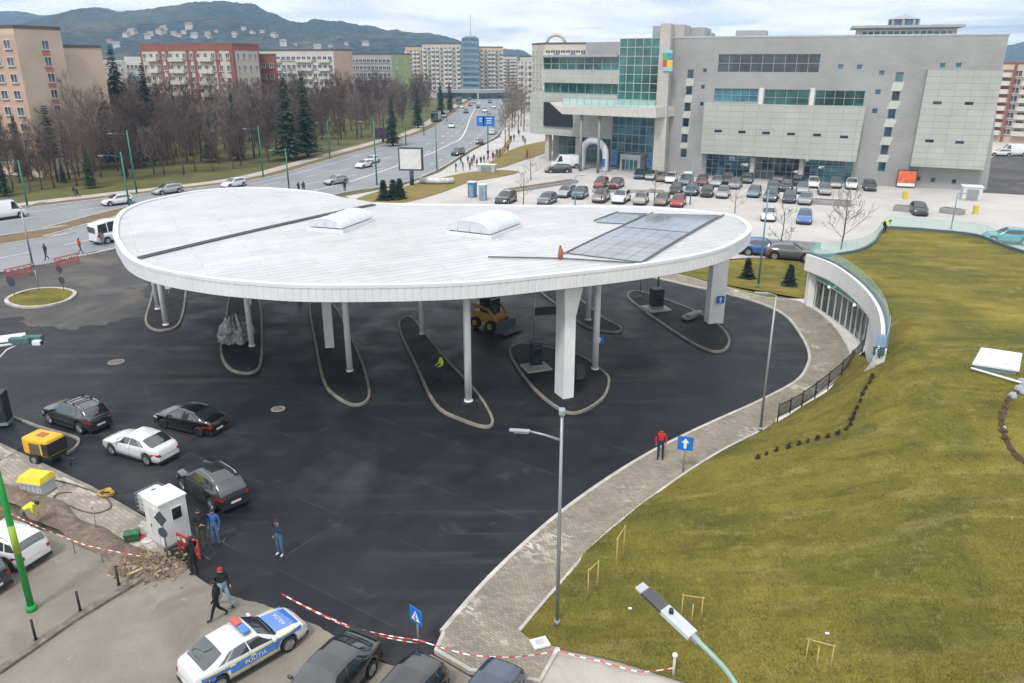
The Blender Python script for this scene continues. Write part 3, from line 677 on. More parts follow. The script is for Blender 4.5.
# smooth dark glossy panels with rails between
PVM = glass_mat('photovoltaic_panel', (.16, .18, .21), .06, var=.3, scale=.5); PVM.node_tree.nodes['Principled BSDF'].inputs['IOR'].default_value = 2.1
def quadgrid(c4, nx, ny, up, gap):
    mbq = MB(); a, b, c, d = [RP(*p) for p in c4]
    def L(u, v): p = (a.lerp(b, u)).lerp(d.lerp(c, u), v); return Vector((p.x, p.y, roof_z(p.x, p.y)+up))
    for i in range(nx):
        for j in range(ny):
            u0, u1, v0, v1 = (i+gap)/nx, (i+1-gap)/nx, (j+gap)/ny, (j+1-gap)/ny
            t = [L(u0, v0), L(u1, v0), L(u1, v1), L(u0, v1)]; mbq.extrude(t, (0, 0, .035))
    return mbq
for c4, nx, ny in ((((567, 254), (641, 263), (688, 234), (619, 228)), 5, 8), (((620, 227.5), (689, 233.5), (720, 216), (655, 214.5)), 6, 7), (((596, 223), (625, 224.5), (648, 214.3), (615, 213.2)), 3, 7)):
    quadgrid(c4, nx, ny, .05, .014).build('solar_panel', PVM, CAN, world=True)
RAIL = mat('dark_rail', (.10, .10, .105), .6)
def roof_rail(a, b, r=.05):
    A, B = RP(*a), RP(*b); mb = MB(); mb.tube([Vector((*(A.lerp(B, k/16)).xy, roof_z(*(A.lerp(B, k/16)).xy)+.1)) for k in range(17)], r, 5); mb.build('guide_rail', RAIL, CAN, world=True)
roof_rail((564, 255), (653, 214)); roof_rail((642, 264), (724, 216), .06); roof_rail((488, 258.5), (562, 260)); roof_rail((562, 260), (642, 265)); roof_rail((594, 222), (618, 213), .05)
# ================================================================== glass pavilion under the lawn
PAV = thing('glass_pavilion', 'curved white fascia pavilion with tall glass front tucked under the grass mound', 'pavilion', (25, 55, 0))
WF = mat('white_render', (.74, .735, .72), .7, var=.06, scale=.5)
mb = MB(); pw = par_w; nP = len(pw)
def nrm_in(i):
    t = (pw[min(i+1, nP-1)]-pw[max(i-1, 0)]); t.z = 0; t.normalize(); n_ = Vector((t.y, -t.x, 0))
    return n_ if n_.x < 0 else -n_
FH = 1.35
vs_ = []
for i, p in enumerate(pw):
    n_ = nrm_in(i); zb = max(p.z-FH, .05); u_ = max(0, (i/(nP-1)-.46)/.2); zb = zb*(1-min(1, u_))+.02*min(1, u_)
    vs_ += [(p.x, p.y, zb), (p.x, p.y, p.z), (p.x-n_.x*.45, p.y-n_.y*.45, p.z), (p.x-n_.x*.45, p.y-n_.y*.45, zb)]
mb.add(vs_, [(4*i+k, 4*i+(k+1) % 4, 4*i+4+(k+1) % 4, 4*i+4+k) for i in range(nP-1) for k in range(4)], sm=False); mb.add(vs_[:4], [(0, 1, 2, 3)]); mb.add(vs_[-4:], [(0, 1, 2, 3)])
mb.build('fascia', WF, PAV, world=True)
gl = smooth([P(809, 306), P(824, 316), P(840, 328), P(853, 339), P(864, 350)], 8)
gl = [Vector((p.x+.1, p.y, 0)) for p in gl]
GZ = [(.12, 2.55), (2.6, 3.2)]
mb = MB(); mb.ribbon(gl, .06, .12, 2.95); mb.build('glass_front', glass_mat('pavilion_glass', (.045, .06, .06), .04, var=.6), PAV, world=True)
mb = MB(); mb.ribbon([p+Vector((-.05, 0, 0)) for p in gl], .12, 2.6, 3.35); mb.build('glass_band', glass_mat('teal_band', (.05, .33, .30), .15, var=.2), PAV, world=True)
mb = MB()
for k in range(0, len(gl), 3): mb.box((gl[k].x-.06, gl[k].y, 1.36), (.1, .08, 2.48))
mb.ribbon([p+Vector((-.06, 0, 0)) for p in gl], .09, .12, .24); mb.ribbon([p+Vector((-.05, 0, 0)) for p in gl], .14, 2.5, 2.6)
mb.build('mullions', mat('white_frame', (.55, .56, .56), .5), PAV, world=True)
mb = MB(); p = gl[0]; mb.box((p.x-.2, p.y+.3, 1.6), (.4, .35, 3.1)); mb.build('pier', WF, PAV, world=True)
mb = MB(); poly = [(p.x, p.y) for p in gl]+[(p.x, p.y) for p in [pw[k] for k in range(nP-1, -1, -1)] if p.z > 4.3]
rf = [pw[k]-nrm_in(k)*.4 for k in range(nP) if pw[k].z > 4.2]
backs = [Vector((40, 46, 0)), Vector((40, 68, 0))]
mb.prism([(p.x, p.y) for p in [pw[k]-nrm_in(k)*.2 for k in range(nP) if pw[k].z > 4.2]]+[(29, 44), (33, 60)], 2.96, 3.2); mb.build('ceiling', mat('ceiling_white', (.5, .5, .5), .8), PAV, world=True)
mb = MB(); mb.ribbon([(p.x+5.5, p.y+1) for p in gl], .2, .1, 3.0); mb.build('back_wall', mat('inner_wall', (.30, .28, .26), .8, var=.3, scale=.6), PAV, world=True)
q0 = pw[int(nP*.66)]; mb = MB(); mb.ribbon([gl[-1], gl[-1].lerp(Vector((q0.x, q0.y, 0)), .5)+Vector((.25, -.1, 0)), Vector((q0.x+.35, q0.y, 0))], .2, .0, 3.1); mb.build('end_wall', WF, PAV, world=True)
for k in (3, 9, 15, 22, 28):
    mb = MB(); p = gl[k]; mb.tube([(p.x+1.6, p.y+.5, .12), (p.x+1.6, p.y+.5, 3)], .16, 12); mb.build('inner_column', COLW, PAV, world=True)
for k in (10, 24):                                       # small ceiling lamps by the entrance
    p = gl[k]; mbl = MB(); mbl.sphere((p.x-.35, p.y+.1, 2.62), .11, 10, 6); mbl.build('lamp', emit_mat('lamp_white', (.9, .9, .85), 1.0) if 'lamp_white' not in MATS else MATS['lamp_white'], PAV, world=True)
# glass balustrade on the pavilion crest, S-curved at the back and along the far edge of the roof lawn
BAL = clear_glass('balustrade_glass', (.42, .70, .68), .22); BRAIL = mat('blue_grey_base', (.10, .14, .17), .5, .3); BLUEF = clear_glass('blue_film', (.38, .52, .78), .6)
def balustrade(name, label, path, base, top, gm, gm_step=1.6):
    t = thing(name, label, 'balustrade', (path[0].x, path[0].y, path[0].z))
    mbb = MB()
    for a, b in zip(path, path[1:]): 
        mbb.extrude([a+Vector((0, 0, base)), b+Vector((0, 0, base)), b+Vector((0, 0, top)), a+Vector((0, 0, top))], Vector((-(b-a).y, (b-a).x, 0)).normalized()*.025)
    mbb.build('glass', gm, t, world=True)
    mbb = MB(); n_ = len(path); vs_ = []
    for i, p in enumerate(path):
        d = path[min(i+1, n_-1)]-path[max(i-1, 0)]; d.z = 0; d.normalize(); q = Vector((-d.y, d.x, 0))*.09
        vs_ += [p-q+Vector((0, 0, -.35)), p-q+Vector((0, 0, base+.12)), p+q+Vector((0, 0, base+.12)), p+q+Vector((0, 0, -.35))]
    mbb.add(vs_, [(4*i+k, 4*i+4+k, 4*i+4+(k+1) % 4, 4*i+(k+1) % 4) for i in range(n_-1) for k in range(4)])
    mbb.build('base_rail', BRAIL, t, world=True)
    return t
crest = [pw[k]-nrm_in(k)*.32 for k in range(0, nP-10)]
balustrade('glass_balustrade', 'greenish glass balustrade along the crest of the curved white pavilion fascia', crest, .02, .75, BAL)
low = [pw[k]-nrm_in(k)*.36 for k in range(nP-24, nP)]
balustrade('glass_balustrade', 'bluish film covered glass balustrade dropping down the right end of the pavilion fascia', low, .02, .9, BLUEF)
sc = smooth([P(813, 256, 4.4), P(826, 256.5, 4.4)]+[P(*q) for q in SC], 8)
balustrade('glass_balustrade', 'S-curved teal glass balustrade behind the pavilion, next to the bare tree', [p+Vector((0, 0, .05)) for p in sc], .05, 1.1, BAL)
fe = [Vector((p.x, p.y, p.z+.05)) for p in far_pts]
balustrade('glass_balustrade', 'clear glass balustrade on a dark base along the far edge of the roof lawn', fe, .05, 1.1, BAL)
mb = MB(); 
wallp = [p+Vector((0, .12, 0)) for p in sc]+[p+Vector((0, .12, 0)) for p in far_pts[1:]]
mb.ribbon(wallp, .25, -.1, 4.3); tag(mb.build('retaining_wall', WF), 'pale retaining wall behind the roof lawn facing the mall car park', 'wall')
# ================================================================== facades
class Plane:
    def __init__(s, A, B):
        s.A = Vector((A.x, A.y, 0)); d = Vector((B.x-A.x, B.y-A.y, 0)); s.L = d.length; s.d = d.normalized()
        s.n = Vector((s.d.y, -s.d.x, 0))
        if s.n.y > 0: s.n = -s.n
    def uz(s, px, py, off=0):
        r = ray(px, py); o = s.A+s.n*off; t = (o.dot(s.n))/(r.dot(s.n)) if abs(r.dot(s.n)) > 1e-9 else 0
        p = Vector((0, 0, H))+r*((o-Vector((0, 0, H))).dot(s.n)/r.dot(s.n))
        return (p-o).dot(s.d), p.z
    def pt(s, u, z, off=0): return s.A+s.d*u+s.n*off+Vector((0, 0, z))
    def rect(s, x0, y0, x1, y1, off=0):
        ym = (y0+y1)/2; xm = (x0+x1)/2
        return s.uz(x0, ym, off)[0], s.uz(x1, ym, off)[0], s.uz(xm, y1, off)[1], s.uz(xm, y0, off)[1]
    def slab(s, mb, u0, u1, z0, z1, o0, o1, mi=0):
        mb.extrude([s.pt(u0, z0, o0), s.pt(u1, z0, o0), s.pt(u1, z1, o0), s.pt(u0, z1, o0)], s.n*(o1-o0), mi)
    def poly(s, mb, pts, o0, o1, mi=0, off=0): mb.extrude([s.pt(*s.uz(x, y, off), o0) for x, y in pts], s.n*(o1-o0), mi)
def wall_holes(mb, pl, u0, u1, z0, z1, holes, dep, off=0, mi=0):
    us = sorted({u0, u1, *[h[0] for h in holes], *[h[1] for h in holes]}); zs = sorted({z0, z1, *[h[2] for h in holes], *[h[3] for h in holes]})
    us = [u for u in us if u0 <= u <= u1]; zs = [z for z in zs if z0 <= z <= z1]
    for a, b in zip(us, us[1:]):
        for c, d in zip(zs, zs[1:]):
            um, zm = (a+b)/2, (c+d)/2
            if any(h[0] < um < h[1] and h[2] < zm < h[3] for h in holes): continue
            mb.add([pl.pt(a, c, off), pl.pt(b, c, off), pl.pt(b, d, off), pl.pt(a, d, off)], [(0, 1, 2, 3)], mi)
    for a, b, c, d in holes:
        f = lambda u, z, o: pl.pt(u, z, off-o)
        for (p, q) in (((a, c), (b, c)), ((b, c), (b, d)), ((b, d), (a, d)), ((a, d), (a, c))):
            mb.add([f(*p, 0), f(*q, 0), f(*q, dep), f(*p, dep)], [(0, 1, 2, 3)], mi)
def glazing(parent, pl, h, nx, nz, gm, fm, dep, off=0, name='window', bar=.07):
    u0, u1, z0, z1 = h; f = MB()
    for i in range(nx+1):
        u = min(max(u0+(u1-u0)*i/nx, u0+bar/2), u1-bar/2); pl.slab(f, u-bar/2, u+bar/2, z0, z1, off-dep+.04, off-dep+.12)
    for j in range(nz+1):
        z = min(max(z0+(z1-z0)*j/nz, z0+bar/2), z1-bar/2)
        for i in range(nx): 
            a, b = u0+(u1-u0)*i/nx+bar/2, u0+(u1-u0)*(i+1)/nx-bar/2
            if b > a: pl.slab(f, a, b, z-bar/2, z+bar/2, off-dep+.045, off-dep+.115)
    w = f.build(name, fm, parent, world=True); g = MB(); pl.slab(g, u0, u1, z0, z1, off-dep, off-dep+.035)
    gg = g.build('pane', gm); gg.parent = w; gg.location = -parent_loc(parent); return w
def panel_mat(name, c, bw, bh, joint=.7, var=.06, msize=.02, ofs=.5):
    m, nd, lk, bs = newmat(name); u = N(nd, 'ShaderNodeUVMap'); u.uv_map = 'uv'
    br = N(nd, 'ShaderNodeTexBrick'); br.offset = ofs; br.inputs['Scale'].default_value = 1; br.inputs['Brick Width'].default_value = bw; br.inputs['Row Height'].default_value = bh; br.inputs['Mortar Size'].default_value = msize
    br.inputs['Color1'].default_value = (*[x*(1-var) for x in c], 1); br.inputs['Color2'].default_value = (*[x*(1+var) for x in c], 1); br.inputs['Mortar'].default_value = (*[x*joint for x in c], 1)
    lk.new(u.outputs[0], br.inputs['Vector']); tcn = N(nd, 'ShaderNodeTexCoord'); st = noise_node(nd, lk, tcn.outputs['Object'], .15, 6, .65, .4)
    sr = ramp(nd, lk, st.outputs[0], [(.3, .86), (.7, 1.1)]); c_ = mixc(nd, lk, 1.0, br.outputs[0], sr.outputs[0], 'MULTIPLY')
    lk.new(c_, bs.inputs['Base Color']); bs.inputs['Roughness'].default_value = .6; MATS[name] = m; return m
M_GREY = panel_mat('grey_cladding', (.305, .305, .30), 1.2, .6, .86, .03)
M_PALE = panel_mat('pale_cladding', (.385, .40, .37), 2.2, .95, .72, .035, .04, 0)
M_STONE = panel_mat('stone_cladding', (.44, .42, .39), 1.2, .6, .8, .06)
M_DARKW = panel_mat('shaded_stone', (.30, .29, .275), 1.2, .6, .85, .05)  # darker copy of the stone cladding, recess shade put into its colour
GL_DK = glass_mat('dark_glazing', (.03, .045, .06), .05, var=.7, scale=.25)
GL_GR = glass_mat('green_glazing', (.03, .115, .105), .06, var=.7, scale=.2)
GL_BL = glass_mat('blue_glazing', (.04, .13, .17), .05, var=.7, scale=.3)
FR = mat('grey_frame', (.34, .36, .37), .5, .3); FR_W = mat('pale_frame', (.36, .41, .40), .5)
mA, mB_ = P(700, 177), P(975, 190)
MP = Plane(mA, mB_)
MALL = thing('shopping_mall', 'grey clad shopping mall with green glass atrium behind the full car park', 'shopping mall', (mA.x, mA.y, 0))
zt = MP.uz(840, 36.5)[1]
holes = []; gz = []
def H_(x0, y0, x1, y1, nx, nz, gm): h = MP.rect(x0, y0, x1, y1); holes.append(h); gz.append((h, nx, nz, gm))
H_(718, 54, 820, 72.5, 9, 2, GL_DK); H_(714, 88.5, 758, 102, 5, 2, GL_BL); H_(764, 89.5, 809, 106, 4, 2, GL_GR); H_(815, 90.5, 864.5, 106, 5, 2, GL_GR)
H_(706, 152, 750, 177, 7, 3, GL_BL); H_(755, 155, 799, 180, 7, 3, GL_DK); H_(804, 158, 852, 182.5, 7, 3, GL_BL)
for x, y in ((690.5, 74), (689, 90.5), (687.5, 107), (685.7, 122.5), (684.5, 138.5), (683.5, 153)): H_(x-3.2, y-4.5, x+3.2, y+4.5, 1, 1, GL_DK)
for x, y in ((705, 70.5), (703, 87), (701.8, 104)): H_(x-1.9, y-2.2, x+1.9, y+2.2, 1, 1, GL_DK)
for x, y in ((899.3, 77), (895.8, 96), (891.7, 114), (888, 132), (884.6, 150), (881.7, 167)): H_(x-4, y-5, x+4, y+5, 1, 1, GL_BL if y in (77, 114, 167) else GL_DK)
for x, y in ((881.7, 73), (878, 92), (874.7, 111), (840.7, 66.8), (859.5, 67), (942.6, 65.5), (958.4, 65.5), (982, 65)): H_(x-2.8, y-2.6, x+2.8, y+2.6, 1, 1, GL_BL)
for x, y in ((918, 178.6), (933, 180), (954, 181.5)): H_(x-2.4, y-2.4, x+2.4, y+2.4, 1, 1, GL_DK)
uL, uR = MP.uz(664, 100)[0], MP.uz(978, 190)[0]
mb = MB(); wall_holes(mb, MP, uL, uR, -.1, zt, holes, .45)
MP.slab(mb, uL, uR, -.1, zt, -40, -39.6); 
for u in (uL, uR): mb.add([MP.pt(u, -.1, 0), MP.pt(u, zt, 0), MP.pt(u, zt, -39.6), MP.pt(u, -.1, -39.6)], [(0, 1, 2, 3)])
mb.add([MP.pt(uL, zt-.4, 0), MP.pt(uR, zt-.4, 0), MP.pt(uR, zt-.4, -39.6), MP.pt(uL, zt-.4, -39.6)], [(0, 1, 2, 3)])
MP.poly(mb, [(976, 192), (976, 36.2), (1007.5, 35.5), (1001, 70), (990, 168), (986, 193)], -39, -.02)
mb.build('wall', M_GREY, MALL, world=True)
for h, nx, nz, gm in gz: glazing(MALL, MP, h, nx, nz, gm, FR, .3)
mb = MB(); MP.slab(mb, uL-.1, uR+.2, zt, zt+.25, -.5, .06); mb.build('coping', mat('coping_metal', (.42, .43, .44), .5), MALL, world=True)
mb = MB(); MP.poly(mb, [(705.6, 102.5), (865, 106.5), (855, 160.5), (702, 152)], .05, 2.2); mb.build('bay_box', M_PALE, MALL, world=True)
mb = MB(); MP.poly(mb, [(926.5, 69.7), (1001, 70.3), (981.3, 168.4), (909, 164.6)], .05, 2.0); mb.build('bay_box', M_PALE, MALL, world=True)
for x, y, o in ((718, 131, 2.2), (742, 132, 2.2), (766, 133, 2.2), (791, 134, 2.2), (817, 135, 2.2), (844, 137, 2.2), (937.3, 102.8, 2.), (969, 103.4, 2.), (929.4, 141, 2.), (959.6, 142.3, 2.)):
    mb = MB(); u, z = MP.uz(x, y, o); MP.slab(mb, u-.6, u+.6, z-.22, z+.22, o-.1, o+.015); mb.build('slit_window', GL_DK, MALL, world=True)
for x in (752.5, 801.5): mb = MB(); u = MP.uz(x, 165)[0]; MP.slab(mb, u-.35, u+.35, -.1, MP.uz(x, 157)[1], .1, .8); mb.build('entrance_pier', M_STONE, MALL, world=True)
for x in (761, 812): mb = MB(); a = MP.rect(x-2.2, 88, x+2.2, 106); MP.slab(mb, *a, .01, .3); mb.build('white_pier', mat('white_pier', (.6, .6, .6), .6), MALL, world=True)
for q in (((686.8, 62), (693.8, 62), (687.5, 152), (680, 152)), ((896, 65), (906, 65), (886, 174), (877, 174))): pass
# (light strips behind the slit windows are cut round each window)
STRIP = mat('pale_strip', (.47, .49, .44), .6)
for col_ in (((690.5, 74), (689, 90.5), (687.5, 107), (685.7, 122.5), (684.5, 138.5), (683.5, 153)), ((899.3, 77), (895.8, 96), (891.7, 114), (888, 132), (884.6, 150), (881.7, 167))):
    hw_ = 3.2 if col_[0][0] < 800 else 4; hh_ = 4.6 if hw_ < 4 else 5.1
    for (xa, ya), (xb, yb) in zip(col_, col_[1:]):
        a_ = MP.uz(xa, ya+hh_); b_ = MP.uz(xb, yb-hh_); wu = hw_*.2; mb = MB()
        mb.extrude([MP.pt(a_[0]-wu*1.0, a_[1], .004), MP.pt(a_[0]+wu, a_[1], .004), MP.pt(b_[0]+wu, b_[1], .004), MP.pt(b_[0]-wu, b_[1], .004)], MP.n*.03); mb.build('spandrel_strip', STRIP, MALL, world=True)
glz = MB()
# roof plant and pavilion with cupola
RF = mat('roof_tin', (.33, .34, .36), .5, var=.1)
def roof_box(x0, x1, y0, back, dep, m=None, name='plant_room'):
    mbx = MB(); p0 = MP.uz(x0, y0, -back); p1 = MP.uz(x1, y0, -back); MP.slab(mbx, p0[0], p1[0], zt-.3, p0[1], -back-dep, -back); return mbx.build(name, m or RF, MALL, world=True)
roof_box(736, 766, 30.5, 12, 8); roof_box(653, 662, 26, 6, 8); roof_box(685, 705, 27.5, 8, 10); roof_box(700, 712, 33, 14, 6)
pav_b = 14
a = MP.uz(858, 32, -pav_b); b = MP.uz(957, 32, -pav_b); mbx = MB(); MP.slab(mbx, a[0], b[0], zt-.3, a[1]+.6, -pav_b-9, -pav_b); mbx.build('roof_pavilion', mat('pavilion_wall', (.42, .40, .38), .7), MALL, world=True)
hh = (a[0]+.5, b[0]-.5, zt+.2, a[1]+.3); glazing(MALL, MP, hh, 14, 1, GL_BL, FR_W, -.06, -pav_b, 'pavilion_glazing', .25)
mbx = MB(); MP.slab(mbx, a[0]-1, b[0]+1, a[1]+.6, a[1]+1.0, -pav_b-10, -pav_b+1.0); mbx.build('pavilion_eaves', RF, MALL, world=True)
c = MP.uz(903.5, 25, -pav_b-4); ctr = MP.pt(c[0], 0, -pav_b-4); z0 = a[1]+1.0; rr = (MP.uz(918, 25, -pav_b-4)[0]-c[0])
oct_ = [(ctr.x+rr*math.cos(PI/4*k+.3), ctr.y+rr*math.sin(PI/4*k+.3)) for k in range(8)]
zc1 = MP.uz(903, 19.5, -pav_b-4)[1]; zc2 = MP.uz(903, 14, -pav_b-4)[1]
mbx = MB(); mbx.prism(oct_, z0, zc1); cu = mbx.build('cupola', GL_BL, MALL, world=True)
mbx = MB(); 
for x, y in oct_: mbx.box((x, y, (z0+zc1)/2), (.35, .35, zc1-z0+.1))
mbx.add([(ctr.x+(x-ctr.x)*1.12, ctr.y+(y-ctr.y)*1.12, zc1) for x, y in oct_]+[(ctr.x, ctr.y, zc2)], [(k, (k+1) % 8, 8) for k in range(8)]+[tuple(range(7, -1, -1))]); q = mbx.build('cupola_roof', RF); q.parent = cu; q.location = -parent_loc(cu)
# stone pylon and curved shaded wall beside it
PYB = MP.uz(657, 170, 3.0)[0]
mb = MB(); MP.poly(mb, [(652, 171), (661, 23.5), (671, 23.5), (664, 172)], -9, 3.0, off=3.0); MP.poly(mb, [(661.5, 24), (684.5, 24.5), (684, 37), (661.5, 42)], -9, -.6, off=-.6); mb.build('pylon', M_STONE, MALL, world=True)
mb = MB(); x0, y0, x1, y1 = 663, 50, 672.5, 71
SGN = [mat('sign_green', (.10, .35, .10), .5), mat('sign_blue', (.08, .22, .45), .5), mat('sign_yellow', (.65, .50, .05), .5), mat('sign_red', (.50, .06, .08), .5), mat('sign_teal', (.25, .50, .50), .4)]
cells = [(663, 50, 672.5, 53, 4), (663, 53, 668, 60, 0), (668, 53, 672.5, 60, 1), (663, 60, 667, 67, 3), (667, 60, 672.5, 67, 2), (663, 67, 672.5, 71, 4)]
for a0, b0, a1, b1, k in cells: u0, u1, z0, z1 = MP.rect(a0, b0, a1, b1, 3.2); MP.slab(mb, u0, u1, z0, z1, 3.0, 3.25+.01*(k % 2), k)
mb.build('logo_sign', SGN, MALL, world=True)
# atrium and left wing
lA, lB = P(657, 172), P(530, 159.5)
LP = Plane(lB, lA)
zl = lambda px, py, o=0: LP.uz(px, py, o)[1]
h = LP.rect(619, 38, 659, 101); mb = MB(); LP.slab(mb, h[0]+.05, h[1], 0, h[3]-.1, -14, -.05); mb.build('atrium', mat('atrium_core', (.06, .11, .11), .6), MALL, world=True)
glazing(MALL, LP, (h[0], h[1], h[2], h[3]), 5, 7, GL_GR, FR_W, -.0, 0.0, 'atrium_glazing', .13)
h2 = LP.rect(612, 117, 654, 169); glazing(MALL, LP, (h2[0], h2[1], 0, h2[3]), 6, 6, GL_BL, FR_W, -.03, .1, 'atrium_glazing', .12)
uA, uB = LP.uz(530, 115)[0], LP.uz(616, 115)[0]; uT = LP.uz(541.5, 76)[0]
zb0, zb1 = zl(573, 136.5), zl(573, 93.8); zc0 = zl(575, 83); zd0 = zl(575, 70.5); ze = zl(575, 57)
mb = MB(); LP.slab(mb, uA, uB, zb0, zb1, -22, 0); mb.build('left_wing', M_PALE, MALL, world=True)
mb = MB(); LP.slab(mb, uT, h[0]+.2, zc0, zd0, -22, .1); mb.build('parapet_band', M_PALE, MALL, world=True)
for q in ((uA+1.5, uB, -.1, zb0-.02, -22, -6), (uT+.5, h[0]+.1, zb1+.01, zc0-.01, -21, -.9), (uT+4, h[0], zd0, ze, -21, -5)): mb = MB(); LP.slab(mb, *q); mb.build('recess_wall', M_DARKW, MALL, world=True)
glazing(MALL, LP, (uT+.2, h[0]+.1, zb1+.02, zc0-.02), 9, 1, GL_GR, FR, .8, 0, 'window_band', .1)
glazing(MALL, LP, (uT, h[0]-.05, zd0+.02, ze), 9, 2, GL_GR, FR_W, .6, 0, 'terrace_glazing', .16)
mb = MB(); LP.slab(mb, uT-.6, h[0]-.1, ze+.02, ze+.4, -18, .6); mb.build('terrace_roof', RF, MALL, world=True)
mb = MB(); q = LP.rect(586, 42, 618, 56, -10); LP.slab(mb, q[0], q[1]+2, zd0, q[3], -26, -10); mb.build('upper_block', M_GREY, MALL, world=True)
mb = MB(); q = LP.rect(544.5, 102.5, 573, 126.5); LP.slab(mb, *q, .02, .35); mb.build('screen', mat('dark_screen', (.018, .02, .026), .35), MALL, world=True)
g1 = LP.rect(559, 137, 577, 153, -6); glazing(MALL, LP, (g1[0], g1[1], 0, zb0-.1), 4, 2, GL_GR, FR, -.05, -6, 'shop_window', .1)
g1 = LP.rect(582, 137, 611, 158, -5.8); glazing(MALL, LP, (g1[0], g1[1], 0, zb0-.1), 6, 2, GL_BL, FR, -.05, -6, 'shop_window', .1)
for x in (547, 577.5): mb = MB(); u = LP.uz(x, 145, -1)[0]; LP.slab(mb, u-.5, u+.5, -.1, zb0, -2, -1); mb.build('wing_column', M_STONE, MALL, world=True)
# entrance canopy with glass rail
o = 9.0
mb = MB(); LP.poly(mb, [(549.5, 102.5), (561, 107), (656, 107.5), (656, 118), (562, 114)], .3, o, off=o); mb.build('entrance_canopy', mat('canopy_white', (.5, .49, .46), .6), MALL, world=True)
q = LP.rect(562, 98.5, 655, 106.5, o); glazing(MALL, LP, (q[0], q[1], q[2], q[3]), 12, 1, clear_glass('rail_glass', (.5, .75, .72), .45), FR_W, 0, o-.2, 'canopy_rail', .06)
for x, yb in ((581, 162), (599, 165)): mb = MB(); u = LP.uz(x, 140, o-1)[0]; p = LP.pt(u, 0, o-1); mb.tube([p, (p.x, p.y, LP.uz(x, 114, o-1)[1])], .28, 12); mb.build('canopy_post', mat('post_grey', (.22, .22, .23), .5), MALL, world=True)
q = LP.rect(624, 154, 644, 168, 1.0); mb = MB(); LP.slab(mb, q[0], q[1], 0, q[3], .2, 2.4); dr = mb.build('entrance_porch', mat('porch_white', (.45, .46, .46), .6), MALL, world=True)
glazing(MALL, LP, (q[0]+.4, q[1]-.4, .05, q[3]-.8), 4, 1, GL_BL, FR_W, -.06, 2.4, 'entrance_doors', .12)
for x in (614, 650): mb = MB(); u = LP.uz(x, 165, 1.5)[0]; LP.slab(mb, u-.7, u+.7, .8, 3.6, 1.4, 1.5); mb.build('poster', mat('poster_blue', (.08, .2, .42), .5, var=.5, scale=2), MALL, world=True)
for q in MALL.children:
    pass

# ================================================================== apartment blocks
def prism_block(name, label, top_pts, depth_vec=None, m=None, flat=True):
    """top_pts: (px, py, Y) of visible roofline corners, left to right"""
    ps = [D(*t) for t in top_pts]; h = sum(p.z for p in ps)/len(ps)
    base = [Vector((p.x, p.y, 0)) for p in ps]; back = (sum(base, Vector())/len(base)).normalized()*max(12, abs(depth_vec[1]))
    poly = base+[p+back for p in reversed([base[0], base[-1]])]
    cx = sum(poly, Vector())/len(poly)
    t = thing(name, label, 'apartment block' if 'block' in name else 'building', (cx.x, cx.y, 0))
    mbx = MB(); mbx.prism([(p.x, p.y) for p in poly], -.2, h); mbx.build('wall', m, t, world=True)
    mbx = MB(); mbx.prism([(cx.x+(p.x-cx.x)*1.01, cx.y+(p.y-cx.y)*1.01) for p in poly], h, h+.5); 
    return t, base, h, mbx
WINM = {}
def window_mesh(w, h, key, fm, gm, split=2):
    k = (w, h, key, split)
    if k in WINM: return WINM[k]
    mbx = MB(); f = .09
    for x in (-w/2+f/2, w/2-f/2): mbx.box((x, -.06, 0), (f, .16, h))
    for z in (-h/2+f/2, h/2-f/2): mbx.box((0, -.06, z), (w-2*f, .16, f))
    for i in range(1, split): mbx.box((-w/2+w*i/split, -.05, 0), (f*.8, .1, h-2*f))
    mbx.box((0, -.015, 0), (w-f, .03, h-f), mi=1)
    mbx.box((0, -.14, -h/2-.05), (w+.2, .28, .06))
    o = mbx.build('window', [fm, gm]); WINM[k] = o.data; bpy.data.objects.remove(o); return WINM[k]
def face_grid(t, a, b, h, cols, floors, w, wh, fm, gm, z0=1.6, ztop=1.2, cmargin=.5, skip=None, split=2, extra=None):
    a = Vector(a); b = Vector(b); L = (b-a).length; d = (b-a)/L; n_ = Vector((d.y, -d.x, 0))
    if n_.y > 0: n_ = -n_
    if extra: n_ = extra
    fl = (h-z0-ztop)/floors; base = t.location
    for j in range(floors):
        for i in range(cols):
            if skip and skip(i, j): continue
            u = L*(i+.5)/cols if cmargin is None else cmargin+(L-2*cmargin)*(i+.5)/cols
            p = a+d*u+Vector((0, 0, z0+fl*(j+.5)))
            o = bpy.data.objects.new('window', window_mesh(w, wh, fm.name+gm.name, fm, gm, split)); COL.objects.link(o); o.parent = t
            o.location = p-base+n_*.02; o.rotation_euler = (0, 0, math.atan2(d.y, d.x) if n_.dot(Vector((d.y, -d.x, 0))) > 0 else math.atan2(-d.y, -d.x))
    return fl, d, n_
def strip(t, name, a, b, u0, u1, z0, z1, out_, m, rows=None):
    a = Vector(a); b = Vector(b); d = (b-a).normalized(); n_ = Vector((d.y, -d.x, 0)); n_ = -n_ if n_.y > 0 else n_
    cache = {}
    for (p0, p1, q0, q1) in (rows or [(u0, u1, z0, z1)]):
        c = a+d*(p0+p1)/2+n_*(out_/2+.01); k = (round(p1-p0, 3), round(q1-q0, 3))
        if k not in cache:
            mbx = MB(); mbx.box((0, 0, 0), (p1-p0, out_, q1-q0)); o = mbx.build(name, m, t); cache[k] = o
        else: o = cache[k].copy(); COL.objects.link(o)
        o.location = Vector((c.x, c.y, (q0+q1)/2))-t.location; o.rotation_euler = (0, 0, math.atan2(d.y, d.x))
    return o
def facade_wall(nm, c, var=.12): 
    return mat(nm, c, .85, var=var, scale=.18)
